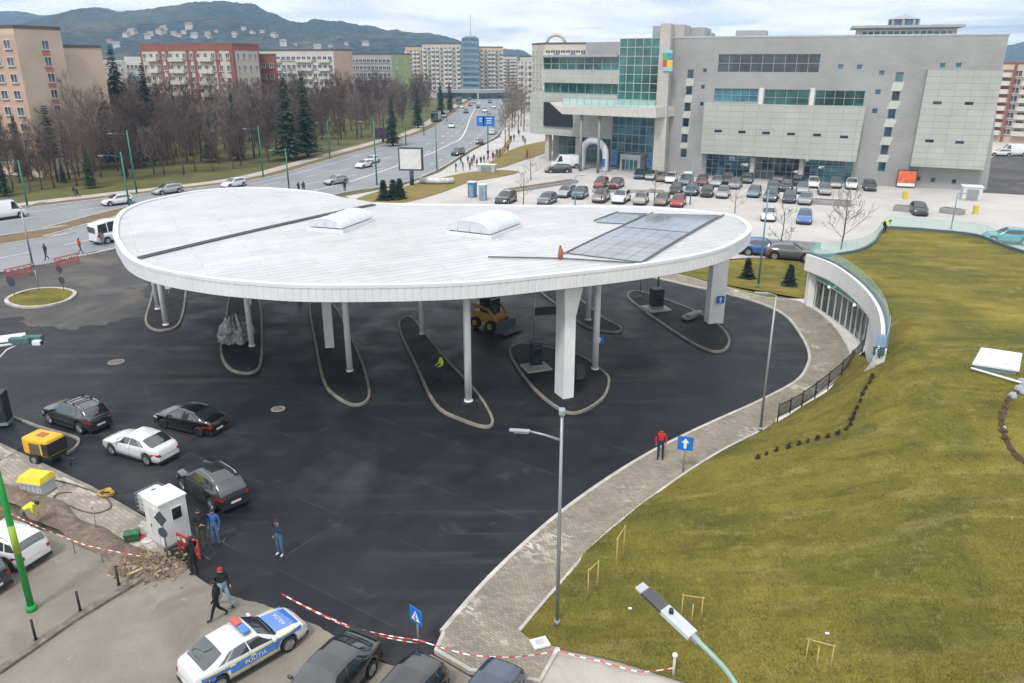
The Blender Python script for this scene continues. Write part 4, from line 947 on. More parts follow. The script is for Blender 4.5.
PINK = facade_wall('pinkish_render', (.47, .33, .26)); CREAM = facade_wall('cream_render', (.53, .42, .32)); CREAM2 = facade_wall('pale_render', (.50, .45, .38)); WHITEB = facade_wall('whitish_render', (.52, .50, .47))
REDB = facade_wall('red_render', (.25, .095, .08)); ORNG = facade_wall('orange_render', (.50, .17, .09)); GREENB = facade_wall('lime_render', (.31, .37, .17)); BLUEB = facade_wall('blue_panels', (.19, .24, .31)); GREYB = facade_wall('grey_render', (.34, .33, .33)); SALM = facade_wall('salmon_render', (.50, .36, .28)); OCHRE = facade_wall('ochre_render', (.42, .28, .12))  # blue tower panels greyed so the colour carries distance haze
ROOFB = mat('bitumen_roof', (.11, .09, .085), .9); WFR = mat('window_white', (.58, .58, .57), .5); WGL = glass_mat('window_glass', (.07, .085, .10), .08, var=.8, scale=.35); BALC = facade_wall('balcony_panel', (.55, .52, .47))
# left block with the plain gable
t, bs_, h, rf_ = prism_block('apartment_block', 'tall cream block at left edge, plain gable with one column of orange-panelled windows', [(-90, 28, 150), (13, 29.5, 140), (60, 30.5, 149)], (-6, 26, 0), CREAM)
rf_.build('roof', ROOFB, t, world=True)
strip(t, 'facade_panel', bs_[0], bs_[1], 0, (bs_[1]-bs_[0]).length-.1, 1, h-1.0, .012, PINK)
fl, d, n_ = face_grid(t, bs_[0], bs_[1], h, 8, 8, 1.7, 1.5, WFR, WGL, cmargin=.4, skip=lambda i, j: False)
L = (bs_[2]-bs_[1]).length
face_grid(t, bs_[1]+(bs_[2]-bs_[1]).normalized()*(L*.60-1.1), bs_[1]+(bs_[2]-bs_[1]).normalized()*(L*.60+1.1), h, 1, 8, 1.5, 1.6, WFR, WGL, cmargin=.1)
fl = (h-2.8)/8
strip(t, 'spandrel', bs_[1], bs_[2], 0, 0, 0, 0, .05, ORNG, [(L*.60-.8, L*.60+.8, 1.6+fl*j+fl/2+.95, 1.6+fl*(j+1)+fl/2-.95) for j in range(7)])
t, bs_, h, rf_ = prism_block('apartment_block', 'lower plain cream gable block set behind the tall cream block at left', [(55, 48, 152), (101, 47.5, 158)], (-12, 24, 0), CREAM); rf_.build('roof', ROOFB, t, world=True)
# red and white block
t, bs_, h, rf_ = prism_block('apartment_block', 'long red and cream apartment block with window bands behind the bare trees', [(139, 46, 228), (232, 45.5, 206), (258, 45, 222)], (8, 30, 0), CREAM2); rf_.build('roof', REDB, t, world=True)
a, b = bs_[0], bs_[1]; L = (b-a).length; fl, d, n_ = face_grid(t, a, b, h, 13, 7, 1.5, 1.5, WFR, WGL, cmargin=.6)
strip(t, 'red_band', a, b, 0, 0, 0, 0, .10, REDB, [(0, L, h-1.3, h), (0, .8, 0, h-1.35), (L-1.4, L, 0, h-1.35)]+[(L*k-.25*L/13, L*k+.25*L/13, 0, h-1.35) for k in (3/13, 4/13, 7/13, 8/13, 10.98/13)])
strip(t, 'balcony', a, b, 0, 0, 0, 0, .9, BALC, [(L*k0, L*k1, 1.6+fl*j+.15, 1.6+fl*j+1.15) for j in range(7) for k0, k1 in ((.09, .21), (.34, .5), (.66, .8))])
a, b = bs_[1], bs_[2]; L = (b-a).length; face_grid(t, a, b, h, 4, 7, 1.3, 1.4, WFR, WGL, cmargin=.8); strip(t, 'red_band', a, b, 0, 0, 0, 0, .08, REDB, [(0, .9, 0, h-1.35), (L-.7, L, 0, h-1.35), (0, L, h-1.3, h)])
t, bs_, h, rf_ = prism_block('apartment_block', 'low brick red block joined to the right end of the red and cream block', [(250, 56, 240), (276, 55, 236)], (4, 24, 0), REDB); rf_.build('roof', ROOFB, t, world=True); face_grid(t, bs_[0], bs_[1], h, 3, 6, 1.4, 1.4, WFR, WGL)
# white long block with salmon end
t, bs_, h, rf_ = prism_block('apartment_block', 'long whitish slab block with salmon end wall beyond the park trees', [(259, 51, 300), (333, 50.5, 290), (352, 51, 310)], (10, 26, 0), WHITEB); rf_.build('roof', ROOFB, t, world=True)
a, b = bs_[0], bs_[1]; L = (b-a).length; fl, d, n_ = face_grid(t, a, b, h, 14, 7, 1.6, 1.5, WFR, WGL, cmargin=.4); strip(t, 'balcony', a, b, 0, 0, 0, 0, .8, BALC, [(L*k0, L*k1, 1.6+fl*j+.1, 1.6+fl*j+1.1) for j in range(7) for k0, k1 in ((.08, .3), (.5, .72), (.8, .95))])
strip(t, 'end_wall', bs_[1], bs_[2], 0, (bs_[2]-bs_[1]).length, 0, h-.1, .08, SALM)
t, bs_, h, rf_ = prism_block('apartment_block', 'grey slab block with bright lime green end wall in the distance', [(350, 55, 345), (391, 54, 335), (410, 54.5, 352)], (8, 26, 0), GREYB); rf_.build('roof', ROOFB, t, world=True)
face_grid(t, bs_[0], bs_[1], h, 10, 7, 1.7, 1.5, WFR, WGL); strip(t, 'end_wall', bs_[1], bs_[2], 0, (bs_[2]-bs_[1]).length, 0, h-.1, .08, GREENB); face_grid(t, bs_[1], bs_[2], h, 2, 7, 1.3, 1.3, WFR, WGL)
# centre: blocks at the end of the boulevard
for lab, tp, m, cols, fl_, bal in (('dull pinkish tower block left of the cream balcony block at the boulevard end', [(405, 47.5, 470), (424, 46.5, 462)], SALM, 5, 10, True),
        ('cream tower block with many balconies left of the blue tower', [(422, 44.5, 452), (461, 44, 446)], CREAM2, 9, 10, True),
        ('beige tower block with stepped balconies right of the blue tower', [(479, 48, 450), (503, 47, 456)], CREAM, 6, 10, True),
        ('pale narrow tower block where the boulevard disappears', [(503, 57, 500), (517, 56, 498)], WHITEB, 4, 9, True),
        ('far ochre tower block closing the street right of the pale narrow one', [(514, 61, 560), (533, 60, 555)], SALM, 5, 9, False)):
    t, bs_, h, rf_ = prism_block('tower_block', lab, tp, (6, 22, 0), m); t['category'] = 'apartment block'; rf_.build('roof', ROOFB, t, world=True)
    fl, d, n_ = face_grid(t, bs_[0], bs_[1], h, cols, fl_, 1.6, 1.6, WFR, WGL, z0=3.5)
    L = (bs_[1]-bs_[0]).length
    if bal: strip(t, 'balcony', bs_[0], bs_[1], 0, 0, 0, 0, 1.0, BALC, [(L*(i+.1)/cols, L*(i+.9)/cols, 3.5+fl*j+.1, 3.5+fl*j+1.1) for j in range(fl_) for i in range(cols) if (i % 3) != 1])
t, bs_, h, rf_ = prism_block('glass_tower', 'slim blue glass tower with mast between cream blocks at the boulevard end', [(461.5, 40.5, 440), (479, 40, 440)], (0, 14, 0), BLUEB); t['category'] = 'tower'; rf_.build('roof', RF, t, world=True)
L = (bs_[1]-bs_[0]).length; strip(t, 'window_band', bs_[0], bs_[1], 0, 0, 0, 0, .12, GL_BL, [(.3, L-.3, 3+2.9*j, 4.5+2.9*j) for j in range(10)])
mb = MB(); p = (bs_[0]+bs_[1])/2; mb.tube([(p.x, p.y+5, h), (p.x, p.y+5, h+13)], .18, 6); mb.box((p.x, p.y+5, h+1.2), (6, 5, 2)); mb.build('mast', RF, t, world=True)
t, bs_, h, rf_ = prism_block('shop_arcade', 'low glass fronted arcade running across the end of the boulevard', [(436, 91, 436), (478, 91, 430), (512, 90, 436)], (0, 12, 0), GREYB); t['category'] = 'shop'; rf_.build('roof', GREYB, t, world=True)
strip(t, 'shop_glass', bs_[0], bs_[1], .5, (bs_[1]-bs_[0]).length-.5, .3, h-1, .1, GL_DK); strip(t, 'shop_glass', bs_[1], bs_[2], .5, (bs_[2]-bs_[1]).length-.5, .3, h-1, .1, GL_DK)
# cream block behind the mall's left wing
t, bs_, h, rf_ = prism_block('apartment_block', 'cream apartment block with arched rooftop rising behind the left wing of the mall', [(532, 50, 262), (544, 41.5, 250), (588, 41.5, 246)], (6, 22, 0), CREAM2); rf_.build('roof', ROOFB, t, world=True)
fl, d, n_ = face_grid(t, bs_[1], bs_[2], h, 8, 9, 1.5, 1.5, WFR, WGL); L = (bs_[2]-bs_[1]).length; strip(t, 'balcony', bs_[1], bs_[2], 0, 0, 0, 0, 1, BALC, [(L*(i+.05)/8, L*(i+.95)/8, 1.6+fl*j+.1, 1.6+fl*j+1.1) for j in range(9) for i in (0, 1, 3, 4, 6)])
face_grid(t, bs_[0], bs_[1], h, 3, 9, 1.4, 1.5, WFR, WGL)
a, b = bs_[1]+d*1.0, bs_[1]+d*6.5; mb = MB(); mb.tube([a.lerp(b, (1-math.cos(PI*k/12))/2)+Vector((0, 1, h+.4+2.2*math.sin(PI*k/12))) for k in range(13)], .5, 6); mb.build('roof_arch', CREAM2, t, world=True)
t, bs_, h, rf_ = prism_block('apartment_block', 'pale block with stacked balconies seen between the street and the mall wing', [(520, 58, 330), (537, 56, 318)], (10, 24, 0), WHITEB); rf_.build('roof', ROOFB, t, world=True); fl, d, n_ = face_grid(t, bs_[0], bs_[1], h, 4, 8, 1.5, 1.5, WFR, WGL); L = (bs_[1]-bs_[0]).length; strip(t, 'balcony', bs_[0], bs_[1], 0, 0, 0, 0, 1, BALC, [(L*(i+.1)/4, L*(i+.9)/4, 1.7+fl*j, 2.7+fl*j) for j in range(8) for i in (0, 2, 3)])
# right-most block
t, bs_, h, rf_ = prism_block('apartment_block', 'cream apartment block with red bands and white balconies at the far right edge', [(1002, 66, 205), (1110, 62, 190)], (6, 26, 0), CREAM); rf_.build('roof', REDB, t, world=True)
a, b = bs_; L = (b-a).length; fl, d, n_ = face_grid(t, a, b, h, 9, 8, 1.7, 1.5, WFR, WGL); strip(t, 'balcony', a, b, 0, 0, 0, 0, 1.1, BALC, [(L*k0, L*k1, 1.6+fl*j+.1, 1.6+fl*j+1.2) for j in range(8) for k0, k1 in ((.0, .12), (.24, .4), (.6, .75))]); strip(t, 'red_band', a, b, 0, 0, 0, 0, .2, REDB, [(L*k0, L*k1, 0, h-.05) for k0, k1 in ((.13, .16), (.41, .44), (.76, .79))]+[(0, L*.125, 1.6+fl*j+1.3, 1.6+fl*j+1.8) for j in range(8)])
# small mixed buildings seen between the left blocks
for lab, tp, m in (('small grey building with a white roof between the cream gable and the red block', [(100, 62, 330), (125, 61, 326)], GREYB), ('pale low building just left of the red and cream block', [(124, 58, 345), (142, 58, 342)], WHITEB)):
    t, bs_, h, rf_ = prism_block('building', lab, tp, (2, 16, 0), m); rf_.build('roof', WHITEB, t, world=True); face_grid(t, bs_[0], bs_[1], h, 4, 4, 1.6, 1.4, WFR, WGL)
# houses scattered on the hillside
hs = [(128, 37), (136, 34), (143, 37), (150, 32), (157, 35), (163, 33), (168, 31), (175, 33), (181, 36), (188, 34), (193, 29), (199, 33), (205, 37), (212, 35), (221, 33), (230, 33), (238, 35), (246, 31), (252, 32), (262, 33), (270, 36), (283, 42), (300, 43), (318, 45), (335, 46), (350, 45), (370, 46), (116, 42), (105, 43)]
HW = [facade_wall('house_wall', (.55, .52, .48)), CREAM2, WHITEB]; HR = [mat('tile_roof', (.24, .13, .09), .9), mat('grey_tile', (.22, .21, .21), .9)]
dg = bpy.context.evaluated_depsgraph_get()
for k, (px, py) in enumerate(hs):
    px += rnd.uniform(-5, 5); py += rnd.uniform(-3, 6)*(1 if k % 2 else .4); org = Vector((0, 0, H)); dirn = ray(px, py).normalized()
    hit, loc, nor, idx, ob, mtx = scene.ray_cast(dg, org+dirn*500, dirn)
    if not hit: continue
    s = rnd.uniform(.5, .95); t = thing('hillside_house', 'small pale house among others scattered on the wooded hillside', 'house', (loc.x, loc.y, loc.z-3), rnd.uniform(-.5, .5), 'houses on the hillside')
    w, l, hh = 11*s, 10*s, 9*s; m1 = MB(); m1.box((0, 0, hh/2), (w, l, hh)); m1.build('wall', HW[k % 3], t)
    m2 = MB(); m2.add([(-w/2-.5, -l/2-.5, hh), (w/2+.5, -l/2-.5, hh), (w/2+.5, l/2+.5, hh), (-w/2-.5, l/2+.5, hh), (-w/2, 0, hh+3.5*s), (w/2, 0, hh+3.5*s)], [(0, 1, 5, 4), (2, 3, 4, 5), (1, 2, 5), (3, 0, 4), (3, 2, 1, 0)]); m2.build('roof', HR[k % 2], t)
# ================================================================== cars
TYRE = mat('tyre_rubber', (.018, .018, .019), .85); RIM = mat('alloy_rim', (.38, .39, .40), .35, .7); RIM_D = mat('dark_rim', (.06, .06, .065), .4, .5)
CGL = glass_mat('car_glass', (.018, .024, .028), .04, var=.6, scale=1.2); CGL.node_tree.nodes['Principled BSDF'].inputs['IOR'].default_value = 1.9; BLK = mat('black_plastic', (.02, .02, .022), .6)
HEADL = glass_mat('headlight_lens', (.55, .57, .60), .08, var=.2, scale=6); TAILL = glass_mat('taillight_lens', (.30, .015, .015), .12, var=.4, scale=6)
PLATE = mat('number_plate', (.6, .6, .58), .5); CHROME = mat('chrome_trim', (.5, .5, .52), .25, .9)
def paint(name, c, metal=.25): m = mat('paint_'+name, c, .3, metal, .08, .8, coat=1.0); m.node_tree.nodes['Principled BSDF'].inputs['Coat IOR'].default_value = 1.85; return m
PC = dict(white=paint('white', (.66, .67, .69), 0), silver=paint('silver', (.36, .38, .40), .6), grey=paint('grey', (.12, .125, .135), .5), black=paint('black', (.006, .0065, .008)), navy=paint('navy', (.015, .03, .075)),
    red=paint('red', (.32, .015, .02)), darkred=paint('dark_red', (.13, .018, .02)), redbrown=paint('red_brown', (.20, .05, .035)), blue=paint('blue', (.03, .12, .38)), teal=paint('teal', (.03, .28, .36)), beige=paint('beige', (.36, .32, .27), .4), anthracite=paint('anthracite', (.022, .028, .031), .3), greyblue=paint('grey_blue', (.16, .20, .26), .5), darkteal=paint('dark_teal', (.03, .07, .085), .3), greybrown=paint('grey_brown', (.22, .19, .17), .5), green=paint('green', (.04, .22, .12), .1))
KIND = {
 'sedan': dict(L=4.55, W=.89, zb=.2, deck=[(0, .62), (.02, .95), (.06, 1.02), (.2, 1.03), (.4, .97), (.62, .95), (.72, .94), (.88, .86), (.96, .76), (1, .60)], roof=[(.08, 1.03), (.27, 1.40), (.42, 1.46), (.55, 1.43), (.73, .93)], wh=(.19, .80), r=.325, sg=(.19, .31, .69, .56)),
 'hatch': dict(L=4.15, W=.88, zb=.2, deck=[(0, .6), (.015, .95), (.05, 1.0), (.4, .97), (.62, .95), (.74, .94), (.9, .82), (.96, .68), (1, .5)], roof=[(.015, 1.0), (.09, 1.38), (.3, 1.50), (.52, 1.47), (.75, .94)], wh=(.17, .81), r=.32, sg=(.07, .13, .71, .55)),
 'suv': dict(L=4.65, W=.94, zb=.26, deck=[(0, .7), (.015, 1.05), (.05, 1.12), (.4, 1.07), (.62, 1.06), (.74, 1.05), (.9, .97), (.96, .80), (1, .55)], roof=[(.015, 1.12), (.11, 1.52), (.3, 1.66), (.52, 1.63), (.74, 1.05)], wh=(.18, .80), r=.37, sg=(.07, .15, .70, .55)),
 'wagon': dict(L=4.6, W=.89, zb=.2, deck=[(0, .6), (.015, .95), (.05, 1.0), (.4, .97), (.62, .95), (.73, .94), (.9, .82), (.96, .68), (1, .5)], roof=[(.012, 1.0), (.07, 1.38), (.3, 1.48), (.54, 1.45), (.74, .94)], wh=(.18, .80), r=.32, sg=(.06, .11, .70, .56)),
 'van': dict(L=5.6, W=1.0, zb=.28, deck=[(0, .9), (.006, 1.1), (.4, 1.15), (.8, 1.15), (.9, 1.12), (.97, .95), (1, .6)], roof=[(.006, 1.1), (.012, 2.2), (.3, 2.42), (.72, 2.40), (.90, 1.12)], wh=(.19, .81), r=.36, sg=(.64, .66, .86, .76)),
 'minibus': dict(L=6.0, W=1.0, zb=.28, deck=[(0, .9), (.006, 1.1), (.4, 1.2), (.8, 1.2), (.9, 1.15), (.97, .95), (1, .6)], roof=[(.006, 1.1), (.015, 2.35), (.3, 2.62), (.74, 2.58), (.90, 1.15)], wh=(.2, .82), r=.36, sg=(.05, .06, .86, .78)),
}
def interp(tab, x):
    if x <= tab[0][0]: return tab[0][1]
    for (a, b), (c, d) in zip(tab, tab[1:]):
        if x <= c: return b+(d-b)*(x-a)/(c-a) if c > a else d
    return tab[-1][1]
class CarShape:
    def __init__(s, k, step):
        s.__dict__.update(KIND[k]); s.k = k; s.step = step; s.arch = s.r+.07
        s.wx = [(w-.5)*s.L for w in s.wh]; s.tall = s.k in ('van', 'minibus')
    def fx(s, x): return x/s.L+.5
    def w(s, x):
        f = abs(x)/(s.L/2); return s.W*(1-.21*f**6-.03*f*f)
    def d(s, x): return interp(s.deck, s.fx(x))
    def rf(s, x):
        f = s.fx(x)
        if f < s.roof[0][0] or f > s.roof[-1][0]: return s.d(x)
        return max(interp(s.roof, f), s.d(x))
    def ring(s, x, zb=None):
        w, d, r = s.w(x), s.d(x), s.rf(x); h = r-d; zb = s.zb if zb is None else zb
        for c in s.wx:
            if abs(x-c) < s.arch: zb = max(zb, s.r-.02+math.sqrt(s.arch**2-(x-c)**2))
        k = min(1, h/.15); lean = (.10 if s.tall else .23)
        yr = w*(.945-lean*min(1.3, h/.55)*(.45 if s.tall else 1)); y6 = .82*w*(1-k)+yr*k
        return [(w*.82, min(zb, d-.05)), (w*.965, min(zb+.06, d-.05)), (w*1.0, zb+(d-zb)*.45), (w*.985, d-.10*(d-zb)), (w*.95, d), (y6, (d+.025)*(1-k)+(r-.045)*k), (y6*.9, (d+.04)*(1-k)+(r-.005)*k), (y6*.5, (d+.05)*(1-k)+(r+.02)*k), (0, (d+.055)*(1-k)+(r+.03)*k)]
    def side(s, x, b, out_=.008):
        p = s.ring(x); a, c = p[4], p[5]; return a[0]+(c[0]-a[0])*b+out_, a[1]+(c[1]-a[1])*b
def make_car(kind, col, label, cat='car', detail=True, name='parked_car', rim=None, group=None):
    s = CarShape(kind, .05 if detail else .1); t = thing(name, label, cat, group=group); L = s.L
    xs = sorted(set([round(-L/2+i*s.step, 4) for i in range(int(L/s.step)+1)]+[L/2]+[c+s.arch*math.cos(PI*k/8) for c in s.wx for k in range(9)]))
    mb = MB(); vs_ = []; nx = len(xs)
    for x in xs:
        h = s.ring(x); vs_ += [(x, y, z) for y, z in h]+[(x, -y, z) for y, z in reversed(h[:-1])]
    m = 17
    mb.add(vs_, [(i*m+j, i*m+j+1, (i+1)*m+j+1, (i+1)*m+j) for i in range(nx-1) for j in range(m-1)], 0, True)
    mb.add(vs_[:m], [tuple(range(m))], 0); mb.add(vs_[-m:], [tuple(range(m-1, -1, -1))], 0)
    mb.box((0, 0, (s.zb+.62)/2+.03), (L*.94, s.W*1.5, .62-s.zb), mi=1)
    # sills, bumpers' lower lips
    for sx in (-1, 1): mb.box((sx*(L/2-.10), 0, s.zb+.07), (.24, s.W*1.55, .16), mi=1)
    for sy in (-1, 1): mb.box((sum(s.wx)/2, sy*s.W*.93, s.zb+.05), (s.wx[1]-s.wx[0]-2*s.arch, .10, .12), mi=1)
    body = mb.build('body', [PC[col], BLK], t); 
    def patch(nm, fn, nu, nv, m_, par=None): g = MB(); g.grid(fn, nu, nv); return g.build(nm, m_, par or t)
    f0, f1, f2, f3 = s.sg
    def across(fa, fb, mar, out_):
        def fn(u, v):
            x = ((fa+(fb-fa)*(mar+(1-2*mar)*u))-.5)*L; p = s.ring(x); y = (v-.5)*2*.93; hw = p[5][0]; yy = y*hw; 
            az = abs(y)
            z = p[8][1]+(p[6][1]-p[8][1])*min(1, az/.9)**2 if az < .9 else p[6][1]+(p[5][1]-p[6][1])*(az-.9)/.1*.6
            return Vector((x, yy, z+out_))
        return fn
    R0 = s.roof[0][0]; R1 = s.roof[1][0]
    patch('windshield', across(s.roof[-2][0], s.roof[-1][0], .06, .016), 8, 10, CGL)
    if not s.tall:
        patch('rear_window', across(R0, R1, .14 if kind in ('hatch', 'suv', 'wagon') else .08, .016), 8, 10, CGL)
    else:
        patch('rear_window', lambda u, v: Vector((-L/2-.012, (u-.5)*s.W*1.4, 1.35+.65*v)), 2, 2, CGL)
    splits = [(0, 1)] if not detail else ([(.0, .17), (.195, .56), (.585, 1)] if kind != 'sedan' else [(0, .12), (.15, .54), (.57, 1)])
    if kind == 'minibus': splits = [(0, .22), (.24, .46), (.48, .74), (.78, 1)]
    if kind == 'van': splits = [(0, 1)]
    for sy in (-1, 1):
        for a, b in splits:
            def fn(u, v, sy=sy, a=a, b=b):
                g = a+(b-a)*u; bb = .10+.80*v; f = (f0+(f2-f0)*g)*(1-v)+(f1+(f3-f1)*g)*v
                y, z = s.side((f-.5)*L, bb); return Vector(((f-.5)*L, sy*y, z))
            g = MB(); g.grid(fn if sy > 0 else (lambda u, v: fn(1-u, v)), 8, 4); g.build('side_window', CGL, t)
    hx, tx = L/2, -L/2
    def lamp(nm, sx, sy, m_, z, hgt, wid, wrap):
        def fn(u, v):
            y = s.W*(.93-wid*u) ; 
            x = sx*L/2
            zz = z+hgt*(v-.5); 
            # surface point: walk back from the end until the body is wide enough
            xx = x; 
            while abs(xx) > L/2-.5 and (s.w(xx)*.985 < y or s.d(xx) < zz): xx -= sx*.01
            return Vector((xx+sx*.015, sy*(y+.006), zz))
        g = MB(); g.grid(fn, 8, 3); g.build(nm, m_, t)
    for sy in (-1, 1):
        lamp('headlight', 1, sy, HEADL, s.d(L/2-.12)-.03 if not s.tall else .85, .14 if not s.tall else .26, .36, 0)
        lamp('taillight', -1, sy, TAILL, s.d(-L/2+.05)-.13 if not s.tall else 1.15, .15 if not s.tall else .5, .34 if not s.tall else .12, 0)
    rm = rim or RIM
    for c in s.wx:
        for sy in (-1, 1):
            y = sy*(s.W-.115); ring = [(.0, .86), (.02, .97), (.06, 1.0), (.16, 1.0), (.2, .95), (.21, .7)]
            wl = MB(); vs2 = []
            for k in range(20):
                a = 2*PI*k/20
                for o_, q in ring: vs2.append((s.r*q*math.cos(a), sy*(o_-.105), s.r*q*math.sin(a)))
            wl.add(vs2, [(k*6+j, ((k+1) % 20)*6+j, ((k+1) % 20)*6+j+1, k*6+j+1) for k in range(20) for j in range(5)], 0, True)
            if detail:
                w = wl.build('wheel', TYRE, t); w.location = (c, y, s.r)
                rb = MB()
            else: rb = wl
            mi = 0 if detail else 1
            rb.tube([(0, sy*.07, 0), (0, sy*.085, 0)], s.r*.70, 20, mi=mi)
            for k in range(5):
                a = 2*PI*k/5; rb.box((s.r*.36*math.cos(a), sy*.092, s.r*.36*math.sin(a)), (s.r*.62, .03, .05), 0, mi, ry=-a)
            rb.tube([(0, sy*.085, 0), (0, sy*.115, 0)], s.r*.13, 10, mi=mi)
            if detail: r_ = rb.build('rim', rm, w)
            else: w = wl.build('wheel', [TYRE, rm], t); w.location = (c, y, s.r)
    if detail:
        for sy in (-1, 1):
            x = (f2-.5)*L-.12; y, z = s.side(x, .05); g = MB(); g.bbox((x, sy*(y+.11), z+.07), (.12, .2, .13), .03); g.build('door_mirror', PC[col] if kind not in ('van',) else BLK, t)
            for xx in ((f2-.5)*L-.95, (f2-.5)*L-1.75):
                g = MB(); g.box((xx, sy*(s.w(xx)*.992+.012), s.d(xx)-.16), (.2, .025, .03)); g.build('door_handle', PC[col], t)
            if kind in ('suv', 'wagon'):
                g = MB(); pts = [( (f-.5)*L, sy*s.ring((f-.5)*L)[6][0]*.98, s.ring((f-.5)*L)[6][1]+(.05 if 0 < k < 6 else .0)) for k, f in enumerate([.16+.06*q for q in range(7)])]
                g.tube(pts, .022, 6); g.build('roof_rail', CHROME, t)
        g = MB(); g.box((L/2+.005, 0, .52), (.03, s.W*.9, .16)); g.build('grille', BLK, t)
        g = MB(); g.box((-L/2-.012, 0, s.d(-L/2+.02)-.28), (.02, .52, .11)); g.build('number_plate', PLATE, t)
        g = MB(); g.box((L/2+.022, 0, .42), (.02, .5, .1)); g.build('number_plate', PLATE, t)
        for xx in ((f2-.5)*L-.02, (f2-.5)*L-1.08, (f2-.5)*L-2.0):   # door shut lines
            if s.tall or xx < s.wx[0]: continue
            for sy in (-1, 1):
                g = MB(); g.tube([(xx, sy*(s.w(xx)*1.001+.001), s.zb+.15), (xx, sy*(s.w(xx)*1.0+.003), s.zb+(s.d(xx)-s.zb)*.45), (xx, sy*(s.w(xx)*.985+.003), s.d(xx)-.1*(s.d(xx)-s.zb)), (xx, sy*(s.w(xx)*.95+.002), s.d(xx))], .007, 4, sm=False); g.build('door_seam', BLK, t)
    return t, s
def place(t, p, ang): t.location = p; t.rotation_euler = (0, 0, ang); return t
def by_wheels(ts, fpx, rpx, vis, z=0):
    """front and rear wheel contact pixels on the visible side; vis=+1 left, -1 right"""
    t, s = ts; a, b = P(*fpx, z), P(*rpx, z); d = (a-b); ang = math.atan2(d.y, d.x); d.normalize(); l = Vector((-d.y, d.x, 0))
    c = (a+b)/2-l*vis*(s.W-.1)*.93-d*(s.wx[0]+s.wx[1])/2; t.scale = (.93,)*3; t.location = (c.x, c.y, z); t.rotation_euler = (0, 0, ang); return t

# near cars
t = by_wheels(make_car('suv', 'anthracite', 'dark grey muddy SUV with roof bars, leftmost of the cars parked on fresh asphalt'), (51, 424), (81, 434), 1)
s = CarShape('suv', .05)
for f in (.30, .47):
    x = (f-.5)*s.L; p = s.ring(x); g = MB(); g.tube([(x, -p[6][0]*1.02, p[6][1]+.1), (x, p[6][0]*1.02, p[6][1]+.1)], .03, 6)
    for sy in (-1, 1): g.bbox((x, sy*p[6][0]*.98, p[6][1]+.07), (.12, .09, .12), .02)
    g.build('roof_bar', BLK, t)
by_wheels(make_car('sedan', 'white', 'white sedan parked between the yellow compressor and the black sedan'), (114, 455), (147, 465), 1)
by_wheels(make_car('sedan', 'black', 'glossy black sedan parked behind the white sedan on dark asphalt', rim=RIM_D), (163, 428), (201, 437), 1)
by_wheels(make_car('suv', 'anthracite', 'dark grey SUV parked beside the white guard booth'), (184, 491), (213, 511), 1)
# police car
ts = make_car('sedan', 'white', 'white, blue and yellow police car with a light bar on its roof', 'police car', name='police_car'); t = by_wheels(ts, (291, 650), (219, 692), -1, .012); s = ts[1]
PBLUE = paint('police_blue', (.03, .17, .52), 0); PYEL = paint('police_yellow', (.62, .60, .05), 0)
def side_band(nm, x0, x1, za, zb_, m_, out_):
    for sy in (-1, 1):
        def fn(u, v, sy=sy):
            x = x0+(x1-x0)*u; z = za+(zb_-za)*v; p = s.ring(x, s.zb); y = None
            for (y0, z0), (y1, z1) in zip(p[1:5], p[2:5]):
                if z0 <= z <= z1+1e-6: y = y0+(y1-y0)*(z-z0)/max(1e-6, z1-z0)
            if y is None: y = p[4][0] if z > p[4][1] else p[1][0]
            return Vector((x, sy*(y+out_), z))
        g = MB(); g.grid(fn if sy > 0 else (lambda u, v: fn(1-u, v)), 40, 5); g.build(nm, m_, t)
side_band('blue_band', -2.0, 1.98, .72, .86, PBLUE, .005); side_band('blue_band', -.98, .98, .50, .72, PBLUE, .005); side_band('yellow_band', -2.0, 1.7, .87, .915, PYEL, .006); side_band('yellow_band', -.98, .98, .40, .46, PYEL, .006)
g = MB(); g.grid(lambda u, v: Vector((.98+1.02*u, (v-.5)*1.2*(1-.08*u), s.ring(.98+1.02*u)[8][1]+(s.ring(.98+1.02*u)[7][1]-s.ring(.98+1.02*u)[8][1])*abs(v-.5)*2+.006)), 10, 8); g.build('blue_bonnet', PBLUE, t)
def lettering(txt, size, m_, parent, mtx, name='lettering', extr=.002):
    cu = bpy.data.curves.new('txt', 'FONT'); cu.body = txt; cu.size = size; cu.extrude = extr; cu.align_x = 'CENTER'; cu.align_y = 'CENTER'
    o = bpy.data.objects.new('txt', cu); COL.objects.link(o); bpy.context.view_layer.update()
    me = bpy.data.meshes.new_from_object(o.evaluated_get(bpy.context.evaluated_depsgraph_get())); bpy.data.objects.remove(o)
    me.materials.clear(); me.materials.append(m_); me.name = name
    o = bpy.data.objects.new(name, me); COL.objects.link(o); o.parent = parent; o.matrix_local = mtx; return o
WLET = mat('white_lettering', (.7, .7, .7), .5)
zl_ = .60; y_ = s.W+.016
lettering('POLIȚIA', .24, WLET, t, Matrix.Translation((0, -s.W*1.0-.012, .66)) @ Matrix.Rotation(PI/2, 4, 'X'))
lettering('POLIȚIA', .24, WLET, t, Matrix.Translation((0, s.W*1.0+.012, .66)) @ Matrix.Rotation(PI, 4, 'Z') @ Matrix.Rotation(PI/2, 4, 'X'))
zb1 = s.ring(1.5)[8][1]; lettering('POLIȚIA', .22, WLET, t, Matrix.Translation((1.5, 0, zb1+.012)) @ Matrix.Rotation(math.atan2(s.ring(1.2)[8][1]-s.ring(1.8)[8][1], .6), 4, 'Y') @ Matrix.Rotation(PI/2, 4, 'Z'))
for sy in (-1, 1):
    g = MB(); y, z = s.W*.99+.006, .72; g.tube([(-1.62, sy*y, z), (-1.62, sy*(y+.008), z)], .1, 16); g.build('round_crest', PBLUE, t)
